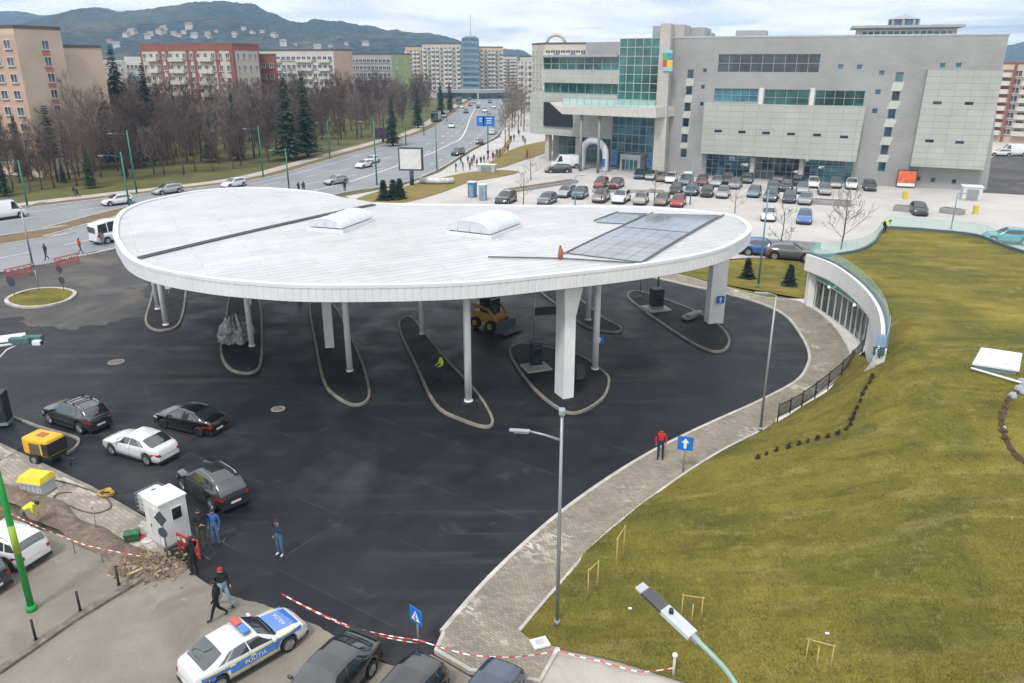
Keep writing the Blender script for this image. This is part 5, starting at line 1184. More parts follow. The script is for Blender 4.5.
g = MB(); g.bbox((-.05, 0, 1.53), (.3, 1.1, .05), .02); lb = g.build('light_bar', mat('bar_base', (.2, .2, .22), .4), t)
for sy, c in ((-1, glass_mat('blue_beacon', (.06, .22, .62), .15, var=.2)), (1, glass_mat('red_beacon', (.55, .08, .07), .15, var=.2))):
    g = MB(); g.bbox((-.05, sy*.29, 1.60), (.28, .52, .11), .045); g.build('beacon', c, lb)
_ds = make_car('sedan', 'anthracite', 'dark sedan with boot spoiler, right of the police car and behind the barrier tape', rim=RIM)
g = MB(); g.bbox((-_ds[1].L/2+.16, 0, 1.10), (.22, 1.3, .05), .02); g.bbox((-_ds[1].L/2+.2, -.5, 1.04), (.1, .06, .12), .01); g.bbox((-_ds[1].L/2+.2, .5, 1.04), (.1, .06, .12), .01); g.build('spoiler', BLK, _ds[0])
by_wheels(_ds, (325, 727), (368, 680), 1, .012)
by_wheels(make_car('hatch', 'black', 'black hatchback cut by the bottom edge, between the dark sedan and the blue car'), (400, 754), (439, 704), 1, .012)
by_wheels(make_car('hatch', 'navy', 'dark blue car at the bottom edge below the end of the paved footpath'), (486, 762), (519, 711), 1, .012)
by_wheels(make_car('wagon', 'white', 'white estate car at left edge behind the green pole'), (-34, 558), (7, 571), 1, .10)
by_wheels(make_car('hatch', 'anthracite', 'dark car at left edge just in front of the white estate car'), (-72, 588), (-33, 602), 1, .10)

# far cars: one lighter model per kind and colour, copied
PROTO = {}
def far_car(kind, col, p, ang, label, group=None, name='parked_car', cat='car', sc=1.0):
    k = (kind, col, name)
    if k not in PROTO: t = make_car(kind, col, label, cat, detail=False, name=name)[0]; PROTO[k] = t
    else: t = copy_tree(PROTO[k]); t['label'] = label
    t.location = p; t.rotation_euler = (0, 0, ang); t.scale = (sc, sc, sc)
    if group: t['group'] = group
    return t
ALONG = math.atan2(MP.d.y, MP.d.x); OUTW = math.atan2(MP.n.y, MP.n.x)
G = 'cars parked in the mall car park'
lots = [
 ('hatch', 'darkteal', 640, 178, 'in', 'small dark teal car, first of the row left of the atrium pylon'), ('hatch', 'silver', 641.5+10, 179, 'in', 'silver hatchback right of the small dark teal car before the atrium'), ('sedan', 'greybrown', 662, 180.5, 'in', 'grey brown sedan before the mall entrance beside the silver hatchback'),
 ('suv', 'black', 674, 173.5, 'in', 'black SUV parked close to the mall wall by the pylon foot'), ('suv', 'white', 690, 175, 'in', 'white SUV by the mall wall next to the black SUV'), ('hatch', 'white', 671, 182, 'out', 'small white hatchback standing in front of the black SUV'),
 ('wagon', 'greyblue', 686, 184, 'out', 'grey blue estate in front of the white SUV'), ('hatch', 'darkred', 702, 184.5, 'out', 'dark red hatchback below the left glazed bay of the mall'), ('hatch', 'silver', 717, 185.5, 'out', 'silver hatchback right of the dark red hatchback'), ('suv', 'black', 728, 183, 'out', 'black SUV below the middle of the left glazed bay'),
 ('sedan', 'silver', 735, 187.5, 'out', 'silver sedan in front of the black SUV under the glazed bay'), ('wagon', 'grey', 747, 182, 'in', 'grey estate by the mall pier between the two glazed bays'), ('hatch', 'greybrown', 778, 181, 'in', 'grey brown car half hidden behind the navy cars by the glass bay'),
 ('sedan', 'navy', 797, 184.5, 'in', 'navy sedan under the middle glazed bay'), ('wagon', 'white', 813, 186.5, 'in', 'white estate under the seam of the middle and right bays'), ('suv', 'black', 786, 190, 'in', 'black SUV in front of the navy sedan under the bays'), ('hatch', 'silver', 802, 192.5, 'in', 'silver hatchback between the black SUV and the white estate'),
 ('sedan', 'silver', 824, 193.5, 'in', 'silver sedan standing by the low grey planter'), ('hatch', 'silver', 835, 187, 'in', 'silver hatchback before the glass doors of the right bay'), ('hatch', 'white', 851, 188, 'in', 'white hatchback left of the dark purple car by the mall wall'), ('wagon', 'anthracite', 869, 189.5, 'in', 'dark purple grey car, last by the mall wall before the orange board'),
 ('hatch', 'redbrown', 601, 187, 'out', 'red brown hatchback, left of the pair on the middle island'), ('sedan', 'darkred', 616, 187.5, 'out', 'dark red sedan, right of the pair on the middle island'),
 ('hatch', 'black', 676, 193, 'out', 'black hatchback first on the left in the dark middle row'), ('suv', 'navy', 692, 194, 'out', 'navy SUV second in the dark middle row'), ('sedan', 'black', 707, 195.5, 'out', 'black sedan third in the dark middle row'), ('wagon', 'silver', 723, 196.5, 'out', 'silver estate closing the dark middle row on the right'), 
 ('hatch', 'greyblue', 754, 196, 'out', 'grey blue hatchback, upper left of the cluster by the lane'), ('suv', 'darkteal', 771, 200, 'out', 'dark teal SUV in the middle of the cluster by the lane'), ('hatch', 'navy', 789, 201.5, 'out', 'navy hatchback between the dark teal SUV and silver car'), ('sedan', 'silver', 805, 203, 'out', 'silver sedan at the right end of the cluster by the planter'), ('hatch', 'darkteal', 773, 190, 'in', 'small dark teal hatchback behind the cluster by the lane'),
 ('wagon', 'silver', 566, 196, 'out', 'silver estate, left of the pair behind the canopy roof'), ('hatch', 'darkteal', 580, 197.5, 'out', 'dark teal hatchback beside the silver estate behind the canopy'), ('hatch', 'grey', 547, 203.5, 'out', 'dark grey car peeping over the canopy roof edge at left'), ('suv', 'greybrown', 601, 201, 'out', 'grey brown SUV behind the canopy left of the white SUV'), ('suv', 'white', 621, 202, 'out', 'white SUV in the row just behind the canopy roof'), ('sedan', 'beige', 641, 203, 'out', 'beige sedan behind the canopy right of the white SUV'), ('hatch', 'greybrown', 662, 204, 'out', 'grey brown hatchback left of the bright red car'), ('hatch', 'red', 678, 205.5, 'out', 'bright red hatchback at the end of the row behind the canopy'),
 ('sedan', 'white', 768, 219, 'out', 'white sedan alone in the aisle right of the canopy edge'), ('hatch', 'blue', 804, 222, 'out', 'bright blue hatchback alone in the open aisle'), ('sedan', 'black', 918, 213.5, 'out', 'black sedan alone in the car park above the roof lawn'),
 ('van', 'white', 566, 168, 'diag', 'white van parked left of the inflatable arch'), ('wagon', 'black', 558, 172.5, 'diag', 'black estate parked in front of the white van by the arch'), ('suv', 'black', 506, 203, 'out', 'black off-roader standing behind the canopy near the blue kiosk'),
 ('suv', 'teal', 1006, 243, 'lane', 'turquoise SUV passing behind the far balustrade of the roof lawn'), ('suv', 'blue', 763, 254.5, 'lane2', 'blue SUV by the side lawn under the canopy edge'), ('suv', 'grey', 790, 259, 'lane2', 'silver grey SUV between the blue SUV and the pavilion'), ('hatch', 'black', 741, 252, 'lane2', 'black car mostly hidden by the canopy corner beside the blue SUV'),
 ('van', 'white', 1013, 156, 'lane', 'white van parked beside the mall at the far right'), ('hatch', 'white', 1000, 156, 'lane', 'small white car next to the white van at far right')]
for kind, col, x, y, o, lab in lots:
    a = {'in': OUTW+PI*0, 'out': OUTW, 'diag': OUTW-1.1, 'lane': ALONG+PI, 'lane2': ALONG+.1}[o]
    cat = 'van' if kind == 'van' else 'car'
    far_car(kind, col, P(x, y, -.04), a+rnd.uniform(-.06, .06), lab, G if cat == 'car' else None, 'parked_van' if cat == 'van' else 'parked_car', cat, 1.07)
# traffic on the boulevard
def on_road(kind, col, x, y, x2, y2, lab, name='moving_car', cat='car', sc=1): 
    d = P(x2, y2)-P(x, y); return far_car(kind, col, P(x, y, -.02), math.atan2(d.y, d.x), lab, None, name, cat, sc)
on_road('van', 'white', 4, 219, 60, 211, 'white van leaving the picture at left on the boulevard', 'moving_van', 'van')
on_road('hatch', 'white', 118, 204.5, 80, 209, 'white hatchback in the far lanes above the minibus')
on_road('wagon', 'silver', 168, 193.5, 120, 200, 'silver estate in the far lanes right of the white hatchback')
on_road('hatch', 'white', 234, 187, 190, 194, 'white hatchback driving just above the left dome of the canopy')
on_road('hatch', 'silver', 336, 184, 300, 189, 'silver hatchback in the near lanes above the canopy joint')
on_road('hatch', 'white', 364, 167.5, 330, 175, 'nearer of two white cars side by side on the boulevard'); on_road('hatch', 'white', 372, 163, 335, 171, 'farther of two white cars side by side on the boulevard')
on_road('suv', 'black', 458, 155, 420, 166, 'black SUV beside the white billboard on the boulevard'); on_road('sedan', 'anthracite', 480, 144, 487, 135, 'dark sedan under the blue road sign')
on_road('hatch', 'white', 452, 127.5, 440, 137, 'white car alone in the middle of the boulevard'); on_road('wagon', 'white', 492, 134, 496, 120, 'white car beside the right kerb under the blue road sign')
far_traf = [(444, 117, 'silver'), (462, 108, 'white'), (470, 106, 'red'), (474, 103, 'silver'), (478, 108, 'black'), (485, 112, 'white'), (489, 117, 'grey'), (470, 100, 'black'), (482, 99, 'silver'), (490, 103, 'darkred'), (494, 108, 'white'), (466, 113, 'navy')]
for k, (x, y, c) in enumerate(far_traf): on_road(('hatch', 'sedan', 'suv')[k % 3], c, x, y, x-6, y+7, 'small distant car in the queue at the far end of the boulevard')['group'] = 'distant queue of cars'
t, s = make_car('minibus', 'white', 'white minibus stopped at the kerb left of the canopy', 'minibus', True, 'minibus'); d = P(60, 250)-P(113, 240); place(t, P(119, 240, -.02), math.atan2(d.y, d.x)+PI)
# two far buses
def bus(p, ang, lab, col):
    t = thing('city_bus', lab, 'bus', p, ang); m1 = MB(); m1.bbox((0, 0, 1.75), (11, 2.5, 2.7), .15); m1.build('body', PC[col], t)
    for sy in (-1, 1): m2 = MB(); m2.box((0, sy*1.26, 2.1), (10, .05, 1.1)); m2.build('side_window', CGL, t)
    m2 = MB(); m2.box((5.51, 0, 2.0), (.05, 2.2, 1.6)); m2.build('windshield', CGL, t); m2 = MB(); m2.box((0, 0, 3.2), (6, 1.8, .3)); m2.build('roof_unit', BLK, t)
    for x in (-3.3, 3.2):
        for sy in (-1, 1): m3 = MB(); m3.tube([(x, sy*.95, .48), (x, sy*1.26, .48)], .48, 16); m3.build('wheel', TYRE, t)
bpy.data.objects['police_car'].scale = (.92, .92, .92)
for (x, y, x2, y2, lab) in ((436, 121, 425, 130, 'dark green bus on the left side of the boulevard by the park'), (459, 104, 452, 111, 'small distant green bus at the end of the boulevard')):
    d = P(x2, y2)-P(x, y); bus(P(x, y, -.02), math.atan2(d.y, d.x), lab, 'green' if x > 440 else 'darkteal')

# ================================================================== people
SKIN = mat('skin', (.46, .27, .19), .6); HAIR = mat('dark_hair', (.025, .018, .014), .8); SHOE = mat('shoe_black', (.02, .02, .022), .6); SHOE_W = mat('shoe_white', (.55, .55, .55), .6)
CL = {}
def cloth(n, c):
    if n not in CL: CL[n] = mat('cloth_'+n, c, .9, var=.25, scale=6, bmp=.3, bscale=25)
    return CL[n]
for n, c in dict(black=(.014, .014, .017), navy=(.02, .03, .06), blue=(.03, .09, .26), jeans=(.06, .12, .22), red=(.42, .02, .025), grey=(.12, .12, .13), hivis=(.52, .62, .03), olive=(.06, .06, .04), lightjeans=(.25, .33, .42), brown=(.12, .07, .05)).items(): cloth(n, c)
def pose_joints(pose):
    """joints (x forward, y left, z up) of a 1.75 m figure"""
    J = dict(pel=(0, 0, .95), bel=(0, 0, 1.10), che=(0, 0, 1.30), nek=(0, 0, 1.48), hea=(.02, 0, 1.60), top=(.01, 0, 1.70))
    def both(a, b, hip, kL, aL, tL, kR, aR, tR):
        J.update(hL=(0, .10, .90), hR=(0, -.10, .90), kL=kL, kR=kR, aL=aL, aR=aR, tL=tL, tR=tR)
    if pose == 'walk': both(0, 0, 0, (.16, .10, .50), (.26, .10, .10), (.44, .11, .05), (-.02, -.10, .49), (-.33, -.10, .18), (-.22, -.10, .05))
    elif pose == 'crouch':
        J.update(pel=(-.18, 0, .52), bel=(-.08, 0, .66), che=(.12, 0, .84), nek=(.28, 0, .94), hea=(.38, 0, 1.0), top=(.44, 0, 1.09))
        both(0, 0, 0, (.24, .14, .46), (.02, .13, .08), (.2, .14, .04), (.26, -.14, .44), (.04, -.13, .08), (.22, -.14, .04)); J['hL'] = (-.16, .1, .50); J['hR'] = (-.16, -.1, .50)
    elif pose == 'bend':
        J.update(pel=(-.12, 0, .88), bel=(0, 0, 1.0), che=(.20, 0, 1.10), nek=(.38, 0, 1.14), hea=(.50, 0, 1.13), top=(.58, 0, 1.18))
        both(0, 0, 0, (.02, .13, .47), (-.02, .15, .09), (.16, .16, .04), (.06, -.13, .47), (.06, -.15, .09), (.24, -.16, .04)); J['hL'] = (-.1, .1, .84); J['hR'] = (-.1, -.1, .84)
    else: both(0, 0, 0, (.02, .11, .49), (-.02, .12, .09), (.15, .14, .04), (.02, -.11, .49), (-.02, -.12, .09), (.15, -.14, .04))
    c = Vector(J['che']); n_ = Vector(J['nek'])
    sh = c.lerp(n_, .62)
    J['sL'] = (sh.x, .19, sh.z); J['sR'] = (sh.x, -.19, sh.z)
    A = {'stand': ((-.03, .26, 1.14), (.06, .24, .90)), 'walk': ((.02, .25, 1.14), (.16, .22, .93)), 'phone': ((.12, .29, 1.20), (.10, .16, 1.52)), 'fold': ((.05, .27, 1.15), (.24, .05, 1.12)), 'crouch': ((.32, .22, .62), (.46, .1, .48)), 'bend': ((.34, .22, .86), (.46, .14, .66)), 'carry': ((.06, .25, 1.14), (.28, .18, 1.05))}
    B = {'walk': ((-.14, -.24, 1.16), (-.12, -.24, .92)), 'phone': ((-.04, -.25, 1.14), (.08, -.2, .95))}
    el, wr = A[pose]; J['eL'] = el; J['wL'] = wr
    el, wr = B.get(pose, ((el[0], -el[1], el[2]), (wr[0], -wr[1] if pose != 'fold' else .03, wr[2]-.03 if pose == 'fold' else wr[2]))); J['eR'] = el; J['wR'] = wr
    return J
BONES = [('pel', 'bel', 'T'), ('bel', 'che', 'J'), ('che', 'nek', 'J'), ('nek', 'hea', 'S'), ('hea', 'top', 'S'), ('pel', 'hL', 'T'), ('hL', 'kL', 'T'), ('kL', 'aL', 'T'), ('aL', 'tL', 'F'), ('pel', 'hR', 'T'), ('hR', 'kR', 'T'), ('kR', 'aR', 'T'), ('aR', 'tR', 'F'), ('che', 'sL', 'J'), ('sL', 'eL', 'J'), ('eL', 'wL', 'J'), ('wL', 'mL', 'S'), ('che', 'sR', 'J'), ('sR', 'eR', 'J'), ('eR', 'wR', 'J'), ('wR', 'mR', 'S')]
RAD = dict(pel=(.155, .115), bel=(.15, .11), che=(.175, .12), nek=(.06, .065), hea=(.085, .10), top=(.07, .075), hL=(.095, .10), kL=(.065, .07), aL=(.045, .05), tL=(.045, .035), sL=(.075, .075), eL=(.052, .052), wL=(.036, .036), mL=(.036, .022))
POSES = {}
def person_mesh(pose):
    if pose in POSES: return POSES[pose]
    J = {k: Vector(v) for k, v in pose_joints(pose).items()}
    for q in 'LR': J['m'+q] = J['w'+q]+(J['w'+q]-J['e'+q]).normalized()*.09
    names = list(J); me = bpy.data.meshes.new('pm'); me.from_pydata([J[n_] for n_ in names], [(names.index(a), names.index(b)) for a, b, _ in BONES], [])
    o = bpy.data.objects.new('pm', me); COL.objects.link(o); md = o.modifiers.new('s', 'SKIN'); md.use_smooth_shade = True
    for i, n_ in enumerate(names):
        r = RAD.get(n_) or RAD[n_[0]+'L']; me.skin_vertices[0].data[i].radius = r; me.skin_vertices[0].data[i].use_root = (n_ == 'pel')
    sb = o.modifiers.new('u', 'SUBSURF'); sb.levels = sb.render_levels = 2
    bpy.context.view_layer.update(); dg = bpy.context.evaluated_depsgraph_get(); m2 = bpy.data.meshes.new_from_object(o.evaluated_get(dg)); bpy.data.objects.remove(o)
    mb = MB(); V = [v.co.copy() for v in m2.vertices]; mb.add(V, [tuple(p.vertices) for p in m2.polygons], 0, True)
    idx = {'J': 0, 'T': 1, 'S': 2, 'F': 3}
    for k, f in enumerate(mb.f):
        c = sum((V[i] for i in f), Vector())/len(f); best = 1e9
        for a, b, g in BONES:
            A, B = J[a], J[b]; t = max(0, min(1, (c-A).dot(B-A)/max(1e-9, (B-A).length_squared))); d = (c-(A+(B-A)*t)).length-.6*(RAD.get(a) or RAD[a[0]+'L'])[0]
            if d < best: best = d; mb.m[k] = idx[g]
    for q, sg in (('L', 1), ('R', -1)):                    # fingers and thumb rooted in the palm
        w, m = J['w'+q], J['m'+q]; d = (m-w).normalized(); a = d.cross(Vector((1, 0, .2))).normalized(); n_ = a.cross(d)
        for k in range(4):
            b = m-d*.02+n_*(k-1.5)*.017; ln = (.06, .075, .07, .055)[k]; mb.tube([b, b+d*ln*.55+a*.006*sg, b+d*ln*.95-a*.02*sg], [.009, .008, .006], 5, 2)
        b = w+d*.035+n_*.03; mb.tube([b, b+n_*.025+d*.02, b+n_*.03+d*.05], [.011, .01, .007], 5, 2)
    h, tp = J['hea'], J['top']; u = (tp-h).normalized(); fw = Vector((1, 0, 0))-u*u.x; fw.normalize(); lf = u.cross(fw)
    mb.tube([h+fw*.075+u*.02, h+fw*.118-u*.005, h+fw*.09-u*.02], [.008, .014, .008], 6, 2)
    for sg in (-1, 1):
        mb.sphere(h+fw*.092+lf*.033*sg+u*.03, (.012, .014, .010), 6, 4, 4); mb.sphere(h+lf*.088*sg+u*.005, (.022, .012, .032), 6, 4, 2)
    mb.tube([h+fw*.098-u*.045+lf*.025, h+fw*.104-u*.047, h+fw*.098-u*.045-lf*.025], .006, 5, 5)
    hb = MB(); c = h+u*.045-fw*.012; mt = Matrix((fw, lf, u)).transposed()
    hb.grid(lambda a, b: c+mt @ Vector((.108*math.cos(2*PI*a)*math.sin(b*PI*.60), .098*math.sin(2*PI*a)*math.sin(b*PI*.60), .098*math.cos(b*PI*.60)-(.02 if math.cos(2*PI*a) < .2 else -.015)*b)), 14, 7)
    POSES[pose] = (mb, hb, J); return POSES[pose]
PMESH = {}
def person(p, ang, pose, jacket, trousers, lab, shoes='b', group=None, sc=1.0, hat=None, hairm=None):
    mb, hb, J = person_mesh(pose); t = thing('person', lab, 'person', p, ang, group); k = (pose, jacket, trousers, shoes)
    eye = mat('eye_dark', (.03, .025, .02), .4); lip = mat('lip', (.35, .14, .12), .6)
    if k not in PMESH: 
        o = mb.build('body', [CL[jacket], CL[trousers], SKIN, SHOE if shoes == 'b' else SHOE_W, eye, lip], t); PMESH[k] = o.data
    else: o = bpy.data.objects.new('body', PMESH[k]); COL.objects.link(o); o.parent = t
    hk = ('hair', pose, hat or '')
    if hk not in PMESH: o = hb.build('hair' if not hat else 'hood', hairm or (HAIR if not hat else CL[hat]), t); PMESH[hk] = o.data
    else: o = bpy.data.objects.new('hair' if not hat else 'hood', PMESH[hk]); COL.objects.link(o); o.parent = t
    t.scale = (sc, sc, sc); return t, J
person(P(203, 545), R(-60), 'fold', 'black', 'olive', 'man in black with folded arms standing right of the white booth', sc=1.03)
person(P(217, 544), R(-100), 'stand', 'blue', 'jeans', 'person in blue jacket leaning in beside the dark SUV and the man in black')
person(P(195, 574, .006), R(150), 'carry', 'black', 'black', 'man in dark clothes by the red and white barrier at the booth')
t, J = person(P(281, 555), R(-120), 'phone', 'navy', 'jeans', 'man in navy jacket and jeans with a phone at his ear, alone on the asphalt', 'w')
g = MB(); g.bbox(J['wL']+Vector((.01, -.01, .07)), (.03, .02, .13), .006); o_ = g.build('mobile_phone', BLK); o_.location = t.location; o_.rotation_euler = t.rotation_euler; tag(o_, 'small dark mobile phone held at the ear of the man in navy jacket', 'phone')
person(P(225, 606, .006), R(-35), 'walk', 'black', 'lightjeans', 'person in black jacket with red hood and light jeans walking behind another', hat='red')
person(P(219, 619, .006), R(200), 'walk', 'black', 'black', 'person in black tracksuit striding in front of the person with red hood', sc=.98)
person(P(660, 459, .12), R(-105), 'stand', 'red', 'navy', 'man in bright red jacket walking on the paved footpath beside a blue arrow sign')
person(P(442, 380, .11), R(-150), 'carry', 'hivis', 'navy', 'worker in hi-vis yellow jacket standing on a kerbed platform under the canopy')
person(P(28, 529, .1), R(30), 'bend', 'hivis', 'grey', 'worker in hi-vis yellow jacket bending over the dug earth at left')
person(P(47, 260), R(-110), 'walk', 'navy', 'navy', 'person in dark coat crossing at the roadside between two red barriers')
person(P(81, 254), R(60), 'walk', 'red', 'jeans', 'person in red jacket and jeans walking left of the minibus')
person(P(103, 246), R(100), 'stand', 'brown', 'grey', 'person in brown standing at the rear of the white minibus')
person(P(75, 197.5, -.05), R(20), 'walk', 'black', 'grey', 'left walker of the pair on the park path', group='walkers on the park path'); person(P(77.8, 197.2, -.05), R(20), 'walk', 'grey', 'black', 'right walker of the pair on the park path', group='walkers on the park path')
crowd = [(461, 165), (463, 171), (468, 164), (472, 166), (474, 163), (477, 167), (481, 165), (484, 164), (488, 162), (493, 160), (497, 157), (500, 156), (511, 142), (514, 141), (525, 145), (527, 158.5), (456, 172), (470, 170), (488, 158), (523, 142), (519, 136), (508, 152)]
for k, (x, y) in enumerate(crowd): person(P(x, y, -.03), rnd.uniform(0, 6.28), ('walk', 'stand')[k % 2], ('black', 'navy', 'grey', 'brown', 'black', 'red')[k % 6], ('black', 'jeans', 'navy')[k % 3], 'one of many small pedestrians crossing at the kerb near the boulevard', group='pedestrians by the boulevard')
person(P(583, 168, -.04), 1.5, 'stand', 'black', 'black', 'person in black standing inside the inflatable arch')
person(P(299, 193, -.02), 1, 'stand', 'navy', 'navy', 'left pedestrian of the pair at the kerb above the canopy dome', group='pedestrians above the canopy'); person(P(304, 192.5, -.02), 2, 'walk', 'navy', 'black', 'right pedestrian of the pair at the kerb above the canopy dome', group='pedestrians above the canopy')
person(P(345, 192, -.02), 2, 'stand', 'black', 'black', 'pedestrian at the foot of a green pole beside the billboard')
person(P(884, 232, 4.45), -1.2, 'bend', 'hivis', 'black', 'worker in hi-vis vest at the far corner of the roof lawn')
# ================================================================== trees
BARK = mat('bark_brown', (.085, .066, .055), .9, var=.35, scale=3); TWIG = mat('bare_twigs', (.100, .066, .054), .9, var=.3, scale=.6); TWIG2 = mat('pale_twigs', (.17, .135, .115), .9, var=.3, scale=.6)
NEED = mat('dark_needles', (.014, .028, .016), .9, var=.6, scale=1.5); NEED2 = mat('green_needles', (.03, .055, .022), .9, var=.5, scale=2)
def bare_tree(seed, h, spread=.33, dens=1.0, twig=None):
    r = random.Random(seed); tr, cr = MB(), MB(); segs = []
    top = h*.78; pts = [Vector((0, 0, -.2))]; n = 7
    for k in range(1, n+1): pts.append(Vector((pts[-1].x+r.uniform(-.12, .12)*h/12, pts[-1].y+r.uniform(-.12, .12)*h/12, top*k/n)))
    tr.tube(pts, [.013*h*(1-.82*k/n)+.01 for k in range(n+1)], 7)
    def branch(p, d, L, rad, lv):
        k = 4 if lv < 2 else 3; ps = [p]; q = d.copy()
        for i in range(k):
            q = (q+Vector((r.uniform(-.22, .22), r.uniform(-.22, .22), r.uniform(-.06, .20)))).normalized(); ps.append(ps[-1]+q*L/k)
        cr.tube(ps, [max(.015, rad*(1-.7*i/k)) for i in range(k+1)], 4 if lv < 1 else 3, cap=False, sm=False)
        if lv >= 3: return
        nb = int({0: 7, 1: 5, 2: 4}[lv]*dens+r.random())
        for i in range(nb):
            t = .25+.75*(i+r.random())/nb; j = min(int(t*k), k-1); b = ps[j].lerp(ps[j+1], t*k-j)
            dd = (ps[j+1]-ps[j]).normalized(); o = dd.orthogonal().normalized(); o = Matrix.Rotation(r.uniform(0, 6.28), 3, dd) @ o
            nd_ = (dd*.75+o*r.uniform(.5, .95)+Vector((0, 0, .22))).normalized()
            branch(b, nd_, L*r.uniform(.42, .62), rad*.5, lv+1)
    nl = int(19*dens)
    for i in range(nl):
        t = .22+.78*i/nl; z = t*n; j = min(int(z), n-1); b = pts[j].lerp(pts[j+1], z-j)
        a = i*2.4+r.uniform(-.4, .4); up = r.uniform(.45, .9)+t*.5; d = Vector((math.cos(a), math.sin(a), up)).normalized()
        branch(b, d, h*spread*r.uniform(.75, 1.2)*(1.15-.55*t), .0055*h*(1.1-.6*t), 0)
    return tr, cr
def tree_proto(name, lab, tr, cr, m, group=None, bark=None):
    t = thing(name, lab, 'tree', (0, 0, 0), 0, group); tr.build('trunk', bark or BARK, t); cr.build('crown', m, t); return t
GT = 'bare trees in the park belt'
LT = 'bare brown deciduous tree in the dense park belt beside the boulevard'
bt = [tree_proto('bare_tree', LT, *bare_tree(11+k, 14, (.30, .24, .34, .28)[k], (1.0, .9, .85, 1.0)[k]), (TWIG, TWIG, TWIG2, TWIG)[k], GT) for k in range(4)]
def conifer(seed, h, w, dens=1.0, droop=.25, sparse=0):
    r = random.Random(seed); tr, cr = MB(), MB(); tr.tube([(0, 0, -.2), (0, 0, h*.5), (0, 0, h*.97)], [.018*h, .011*h, .01], 7)
    nw = int(h*3.4*dens); z0 = .08+sparse*.25
    for i in range(nw):
        t = z0+(1-z0)*(i+r.random()*.6)/nw; R_ = w*(1-t)**.75*r.uniform(.5, 1.2)+.12
        for j in range(int((10+9*(1-t))*(1-.4*sparse))):
            a = r.uniform(0, 6.28); L = R_*r.uniform(.65, 1.1); d = Vector((math.cos(a), math.sin(a), -droop+r.uniform(-.1, .15))); s_ = Vector((-d.y, d.x, 0)); p = Vector((0, 0, t*h))
            m = max(2, int(L/.45)); 
            for q in range(m):
                b = p+d*L*(q+.4)/m; e = b+d*L/m*1.25+Vector((0, 0, r.uniform(-.14, .1))); wd = (.24+.18*L*(1-(q/m)))*r.uniform(.6, 1.2)
                dz = r.uniform(-.12, .05)
                cr.add([b, e-Vector((0, 0, .05)), b+s_*wd+d*wd*.6+Vector((0, 0, dz)), b-s_*wd+d*wd*.6+Vector((0, 0, dz))], [(0, 1, 2), (0, 3, 1)])
    return tr, cr
ct = [tree_proto('conifer_tree', 'tallest dark spruce rising above the bare trees left of the red block', *conifer(3, 20, 3.6), NEED), tree_proto('conifer_tree', 'broad dark evergreen', *conifer(4, 16, 3.0), NEED2), tree_proto('conifer_tree', 'thin', *conifer(5, 10, 1.9, .7, .1, 1), NEED)]
used = set()
def put(protos, k, p, lab=None, group=None, s=1.0, sz=None):
    o = protos[k]
    if (id(protos), k) not in used: used.add((id(protos), k)); t = o
    else: t = copy_tree(o)
    t.location = p; t.rotation_euler = (0, 0, rnd.uniform(0, 6.28)); t.scale = (s, s, sz or s)
    if lab: t['label'] = lab
    if group: t['group'] = group
    return t
kx = [(-60, 222), (0, 213), (120, 197), (256, 180), (330, 160), (400, 140), (430, 130), (450, 117)]
rt = random.Random(5)
for row, (off_, n_, x0, x1) in enumerate(((13, 26, 4, 405), (20, 36, -10, 428), (28, 42, -20, 434), (36, 42, -20, 438), (45, 36, 60, 436), (54, 26, 100, 430))):
    for i in range(n_):
        x = x0+(x1-x0)*(i+rt.uniform(.1, .9))/n_; ky = interp(kx, x); near = (ky-60)/120
        y = ky-off_*near-rt.uniform(0, 6)*near
        if y < 70: continue
        p = P(x, y, -.08); s_ = rt.uniform(.66, 1.16)*(1.0 if x > 60 else .88)
        if row == 0: s_ *= .72
        put(bt, rt.randrange(4), p, LT, GT, s_*1.02, s_*rt.uniform(.95, 1.12))
for k, x, y, hpx, lab, base in ((0, 128, 158, 44, 'tallest dark spruce rising above the bare trees left of the red block', 20), (0, 155, 160, 62, 'dark spruce in front of the left end of the red block', 20), (1, 290, 160, 72, 'left of two broad green conifers before the salmon end wall', 16), (1, 308, 157, 73, 'right of two broad green conifers before the salmon end wall', 16), (1, 91, 188, 146, 'small dense dark conifer standing alone beside the park path', 16), (2, 58, 182, 104, 'sparse slim pine in front of the orange windows of the cream block', 10), (1, 64, 183, 158, 'low spreading evergreen at the foot of the slim pine', 16), (1, 393, 146, 96, 'dark conifer near the right end of the park belt', 16), (0, 441, 117, 80, 'dark conifer at the far end of the park by the cream tower block', 20), (1, 450, 112, 82, 'rounded evergreen next to the far end conifer below the blue tower', 16), (1, 5, 196, 150, 'dark evergreen at the left edge below the cream block', 16), (1, 126, 178, 150, 'low dark evergreen behind the second green pole', 16), (0, 112, 165, 78, 'dark narrow spruce just left of the tallest spruce', 20), (0, 238, 160, 92, 'dark spruce half hidden among bare trees below the red block right end', 20), (1, 212, 162, 108, 'squat dark evergreen deep among the bare trees below the red block', 16), (1, 418, 128, 88, 'rounded dark evergreen below the lime green end wall', 16), (1, 140, 168, 118, 'bushy dark evergreen under the tallest spruce', 16), (1, 25, 176, 112, 'dark evergreen in front of the pinkish facade', 16)):
    p = P(x, y, -.08); h = D(x, hpx, p.y).z; put(ct, k, p, lab, None, h/base*(1.15 if k == 1 else 1.0), h/base)
cone_s = tree_proto('small_conifer', 'small', *conifer(8, 2.6, .75, 2.4, .1), NEED); cs = [cone_s]
for x, y, lab in ((384, 200, 'leftmost of three small conical conifers below the billboard'), (393.5, 199.5, 'middle of three small conical conifers below the billboard'), (400, 198.5, 'rightmost of three small conical conifers below the billboard')): put(cs, 0, P(x, y, .02), lab, None, 1.15)
